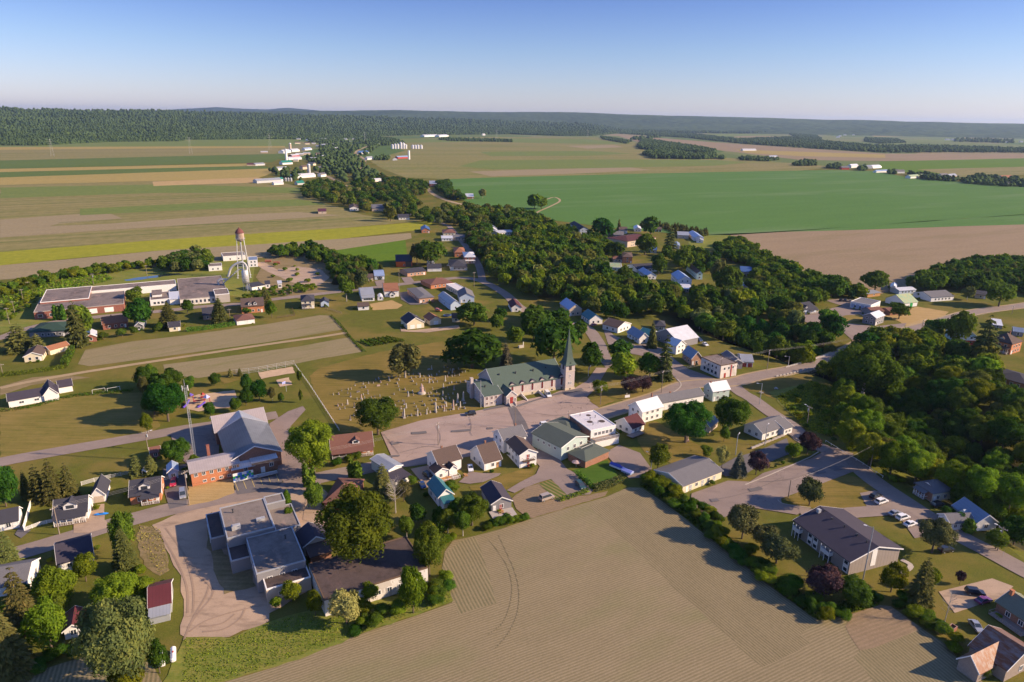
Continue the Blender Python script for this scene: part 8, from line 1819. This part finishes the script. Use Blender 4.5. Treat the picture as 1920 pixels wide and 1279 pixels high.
# ravine woods right
for i,(x,yb,yt,w_) in enumerate([(1590,845,775,60),(1628,872,800,66),(1668,893,815,70),(1715,905,830,72),(1775,925,850,70),(1835,945,862,80),(1890,955,880,80),(1600,775,728,50)]):
    T_('lime',x,yb,yt,w_,'bright yellow-green tree in the front row of the ravine woods','bright front row trees of the ravine woods',0)
T_('lime',1572,700,662,46,'bright tree standing right below the creek bridge'); T_('mid',1545,700,672,36,'leafy tree beside the creek bridge railing'); T_('mid',1596,712,668,48,'broad tree just below the creek bridge end')
wood([(505,500),(560,497),(620,515),(610,535),(540,535),(500,520)],15,[('shrub',2),('shrublime',2)],(1.5,3.5),'stray bush in the weedy lot beside the water tower','stray bushes in the weedy lot',(.6,.8))
wood([(880,590),(960,590),(985,640),(940,690),(960,640),(900,600)],16,[('dark',2),('mid',1)],(9,13),'tall tree on the shaded lawn behind the church','tall trees on the shaded lawn behind the church')
wood([(1455,745),(1520,715),(1560,730),(1570,790),(1600,830),(1640,862),(1700,905),(1680,925),(1640,895),(1590,858),(1545,828),(1510,805),(1480,770)],7.5,[('shrublime',4),('shrub',1)],(1.5,3),'low yellow-green tree on the overgrown slope above the ravine','low trees of the overgrown slope',(.5,.7))
wood([(1570,730),(1590,700),(1600,665),(1640,655),(1700,648),(1760,640),(1800,662),(1850,700),(1870,720),(1880,760),(1920,760),(1960,900),(1960,985),(1900,960),(1830,945),(1800,925),(1720,905),(1690,895),(1640,860),(1600,830),(1572,790)],8.4,[('dark',3),('mid',4),('lime',4),('olive',1)],(8,17),'leafy tree in the dark wooded ravine on the right','leafy trees of the right ravine',(.42,.55))
wood([(1400,575),(1450,560),(1478,585),(1500,605),(1560,625),(1570,650),(1530,668),(1480,680),(1430,675),(1410,672),(1400,650),(1350,640),(1320,620),(1290,600),(1200,592),(1170,600),(1130,598),(1100,590),(1060,572),(1010,560),(985,565),(960,540),(930,535),(915,512),(915,470),(905,445),(940,420),(980,405),(1010,420),(1060,445),(1110,470),(1130,490),(1140,515),(1180,530),(1240,548),(1300,560),(1340,570)],9.6,[('dark',4),('mid',4),('olive',2),('lime',2),('grey',1)],(9,17),'broadleaf tree in the wide belt of creek woods','broadleaf trees of the creek woods',(.36,.52))
wood([(1240,548),(1290,560),(1310,555),(1330,560),(1380,562),(1400,565),(1440,560),(1475,570),(1470,585),(1400,580),(1300,570)],7,[('mid',3),('dark',2),('olive',1)],(8,13),'broadleaf tree in the upper bank of the creek woods','upper bank trees of the creek woods')
wood([(1340,470),(1375,452),(1410,470),(1440,492),(1500,520),(1560,540),(1600,548),(1625,545),(1615,560),(1560,560),(1540,575),(1480,575),(1430,560),(1400,545),(1395,525),(1420,520),(1400,500),(1360,490)],7,[('mid',4),('dark',3),('lime',2),('olive',1)],(7,12),'tree in the hedge belt along the brown field','trees of the belt along the brown field')
wood([(1700,545),(1720,528),(1760,510),(1830,498),(1920,498),(1960,520),(1960,560),(1900,548),(1860,552),(1820,548),(1790,545),(1740,548)],7.5,[('dark',4),('mid',3),('spruce',1)],(9,14),'tree of the dark grove at the brown field on the right','trees of the dark grove on the right')
wood([(860,450),(905,440),(912,470),(905,490),(880,480),(850,470),(830,465)],6.5,[('dark',3),('spruce',3)],(8,13),'dark tree between the brick houses and the creek woods','dark trees beside the brick houses')
wood([(960,600),(990,575),(1010,590),(1060,600),(1090,625),(1080,650),(1010,640),(985,620)],9,[('dark',3),('mid',2)],(9,14),'tall tree of the churchyard grove','tall trees of the churchyard grove')
wood([(1060,430),(1080,436),(1110,445),(1140,455),(1145,480),(1120,475),(1080,450)],6,[('mid',3),('dark',2)],(6,10),'tree below the tall blue walled house','trees below the tall blue walled house')
wood([(1195,428),(1240,428),(1262,436),(1275,442),(1320,445),(1330,440),(1240,424),(1200,424)],6,[('spruce',3)],(6,9),'small dark fir in the hedge beside the green field','small firs beside the green field',(.25,.35))
wood([(1240,470),(1262,478),(1330,480),(1345,495),(1340,515),(1300,520),(1262,500),(1240,490)],11,[('mid',3),('dark',2)],(8,12),'garden tree among the houses above the creek woods','garden trees above the creek woods')
# left factory surroundings
wood([(0,540),(60,528),(130,515),(200,505),(260,500),(330,490),(330,496),(260,506),(200,514),(120,526),(60,545),(0,565)],6,[('shrublime',3),('shrub',2),('mid',2)],(4,8),'bushy tree in the ditch line behind the old factory','bushy trees behind the old factory',(.45,.6))
wood([(300,505),(330,488),(370,478),(400,492),(398,508),(350,512),(310,510)],7,[('mid',3),('grey',2),('dark',1)],(7,11),'tree of the thicket left of the water tower','trees left of the water tower')
wood([(490,478),(540,470),(590,466),(640,490),(652,515),(648,540),(630,530),(610,500),(570,484),(520,486)],7,[('mid',3),('dark',2),('shrub',2)],(5,10),'tree along the rim of the weedy factory lot','trees along the weedy factory lot')
wood([(620,485),(650,492),(700,500),(720,510),(690,515),(660,545),(630,540)],7,[('dark',2),('spruce',2),('mid',2)],(6,11),'tree between the weedy lot and the blue carport','trees beside the blue carport')
wood([(455,560),(500,540),(560,535),(600,538),(580,548),(510,558),(470,566)],5,[('shrub',3),('shrublime',2)],(2,4),'bush along the street in the weedy factory lot','bushes along the factory street',(.5,.7))
wood([(0,580),(60,545),(75,555),(40,600),(0,615)],7,[('shrublime',3),('shrub',2)],(2,4),'bush in the weedy lot at the left edge','bushes of the left weedy lot',(.5,.7))
wood([(185,630),(240,625),(300,618),(345,615),(345,622),(260,628),(190,640)],6,[('shrub',3),('mid',1)],(3,6),'garden bush behind the brick bungalow','garden bushes behind the brick bungalow')
wood([(1375,900),(1450,872),(1470,862),(1478,866),(1440,884),(1380,905)],6,[('shrub',2)],(1,2),'low bush on the strip beside the paved lot','low bushes beside the paved lot') 
# tree belt towards the far farms
wood([(565,352),(600,345),(640,350),(680,365),(700,385),(740,395),(790,400),(850,395),(900,395),(960,400),(1000,415),(1010,425),(905,445),(880,440),(850,425),(800,420),(770,410),(720,415),(690,400),(640,390),(600,378),(570,372)],14,[('dark',4),('mid',4),('olive',2),('grey',1)],(8,15),'tree in the long belt between the tan and green fields','trees of the long belt between the fields')
wood([(660,350),(700,335),(760,345),(800,345),(800,365),(780,370),(790,395),(740,390),(700,375)],14,[('dark',4),('mid',3),('olive',2)],(9,14),'tree in the belt left of the red farmhouse','trees of the belt left of the red farmhouse')
wood([(800,345),(845,345),(848,358),(835,368),(815,355)],9,[('dark',3)],(8,12),'tree around the red farmhouse','trees around the red farmhouse')
wood([(835,372),(870,378),(880,375),(868,368),(840,362)],9,[('dark',3),('spruce',1)],(8,12),'tree beside the orange walled house with white roof','trees beside the orange walled house')
farwood([[(590,320),(640,300),(680,290),(700,262),(720,265),(700,285),(665,300),(680,305),(690,320),(720,330),(720,342),(660,345),(620,335)],[(600,300),(660,285),(665,262),(700,258),(690,270),(660,290),(640,300),(600,315)],[(570,300),(600,290),(600,270),(640,265),(660,268),(650,285),(610,300),(590,310)],[(500,318),(530,322),(560,320),(560,326),(520,330)],[(520,330),(560,325),(580,332),(560,345),(535,336)]],330,6.8,'hazy mass of trees around the far farms',31)
farwood([[(1205,290),(1225,282),(1260,285),(1300,292),(1340,290),(1345,298),(1300,299),(1225,298)],[(1195,275),(1205,262),(1260,270),(1340,283),(1340,290),(1280,285),(1200,280)]],60,7,'dark copse standing alone in the far field',32)
farwood([[(1385,297),(1400,296),(1430,298),(1460,300),(1440,303),(1390,301)],[(1485,309),(1500,303),(1530,303),(1530,311),(1490,312)],[(1548,313),(1575,310),(1580,318),(1550,316)],[(1608,318),(1622,313),(1625,320),(1612,321)],[(1665,324),(1680,320),(1684,327),(1668,328)],[(1700,328),(1740,328),(1765,335),(1798,337),(1790,341),(1740,338)],[(1800,340),(1830,332),(1920,340),(1960,345),(1960,352),(1880,350),(1810,345)],[(700,301),(720,294),(730,296),(728,301)],[(1340,297),(1355,293),(1358,300)]],70,5.5,'clumps of trees between the far right farms',33)
wood([(0,1100),(60,1085),(120,1120),(160,1140),(200,1120),(230,1085),(275,1100),(270,1170),(200,1200),(150,1225),(60,1240),(0,1260)],6,[('lime',2),('mid',3),('dark',2),('shrub',2)],(4,7),'garden tree in the crowded lower left corner','garden trees of the lower left corner',(.42,.52))
wood([(350,735),(300,715),(270,725),(275,780),(300,795),(335,790),(345,770)],7,[('dark',3),('mid',1)],(8,12),'tree of the dark group at the playground','trees of the dark playground group')
wood([(640,1010),(700,1010),(740,1000),(760,985),(790,960),(800,1000),(790,1030),(740,1015),(650,1040)],6,[('dark',3),('shrub',2),('spruce',1)],(4,9),'tree crowding the back of the dark brown roof','trees behind the dark brown roof')
wood([(200,1060),(262,1050),(285,1075),(260,1095),(200,1090)],5,[('shrublime',2),('lime',2)],(3,6),'bright bush behind the silvery poplar','bright bushes behind the silvery poplar')
for H in list(HOUSES.values()):
    if H.dist>600: continue
    for i in range(rnd.choice((1,2,3))):
        sd=rnd.choice('fkrl'); L_=H.a if sd in 'fk' else H.b; p=H.at(sd,rnd.uniform(.1,.9)*L_,rnd.uniform(1,2.6),0); q=H.L(*p); cs,sn=math.cos(H.rz),math.sin(H.rz)
        x,y=H.c.x+q[0]*cs-q[1]*sn,H.c.y+q[0]*sn+q[1]*cs; pp=proj(x,y,0)
        if on_road(x,y,.5) or not(0<pp[0]<1920) or pp[1]>1279 or hides(x,y,0,1.2) and sd=='k': continue
        h=rnd.uniform(1,2.1); TREES.append(dict(k=rnd.choice(('shrub','shrubdark','shrublime')),x=x,y=y,z=0,H=h,R=h*.6,l='rounded garden shrub against a village house wall',g='garden shrubs against the village houses',d=depth(x,y),named=False))
plant_all()
leafmat('leaf_grass',(.17,.25,.03),.5); leafmat('leaf_dry',(.30,.26,.09),.5)
g=np.random.default_rng(5)
def weeds(poly,n,h,m,label,leaf=.5):
    W=[G(*p) for p in poly]; xs=[p[0] for p in W]; ys=[p[1] for p in W]; C_=[]
    while len(C_)<n:
        x,y=g.uniform(min(xs),max(xs)),g.uniform(min(ys),max(ys))
        if inpoly(x,y,W) and not blocked(x,y,0): C_.append((x,y,gz(x,y)+g.uniform(.05,h)))
    C_=np.array(C_); N_=unit(g.normal(size=C_.shape)+np.array([0,0,.8])); V=quads(C_,N_,leaf*g.uniform(.5,1.3,n),1.4,g)
    tag(put('weeds',leafmesh('weeds',V,g.uniform(0,1,n),[m])),label,'weeds',None,'stuff')
weeds([(345,1240),(345,1195),(430,1200),(505,1170),(560,1152),(640,1150),(780,1120),(845,1110),(846,1127),(780,1150),(700,1176),(620,1208),(520,1245),(420,1276),(340,1310)],6000,.25,'leaf_grass','tall green weeds between the yard and the crop field',.2)
weeds([(262,985),(300,990),(318,1070),(300,1080),(255,1010)],700,.25,'leaf_dry','dry tall weeds beside the gravel yard',.2)
weeds([(1200,910),(1260,950),(1330,1008),(1400,1062),(1484,1128),(1535,1163),(1560,1160),(1649,1135),(1640,1120),(1540,1140),(1440,1075),(1340,990),(1230,905)],5000,1.0,'leaf_dark','rank weeds at the foot of the hedgerow',.5)
weeds([(1455,745),(1520,715),(1570,730),(1575,790),(1560,820),(1510,805)],9000,.5,'leaf_grass','rank yellow-green growth on the slope',.4)
weeds([(0,545),(60,525),(200,515),(215,525),(60,560),(0,600)],2000,1.2,'leaf_lime','rank weeds behind the old factory',.9)

# ---------------- camera
cd=bpy.data.cameras.new('camera'); cam=bpy.data.objects.new('camera',cd); COL.objects.link(cam); S.camera=cam
cam.matrix_world=Matrix.Translation((0,0,CAMH))@Matrix([list(r) for r in RM]).to_4x4()
cd.sensor_fit='HORIZONTAL'; cd.sensor_width=36; cd.lens=36*F/1920; cd.clip_start=1; cd.clip_end=60000
S.view_settings.view_transform='Standard'; S.view_settings.look='None'; S.view_settings.gamma=1; S.view_settings.exposure=EXPO
S.cycles.use_denoising=True; S.cycles.max_bounces=9; S.cycles.diffuse_bounces=4; S.cycles.glossy_bounces=2; S.cycles.transmission_bounces=6; S.cycles.volume_bounces=0
S.cycles.sample_clamp_indirect=4; S.cycles.use_adaptive_sampling=True; S.cycles.adaptive_threshold=.02
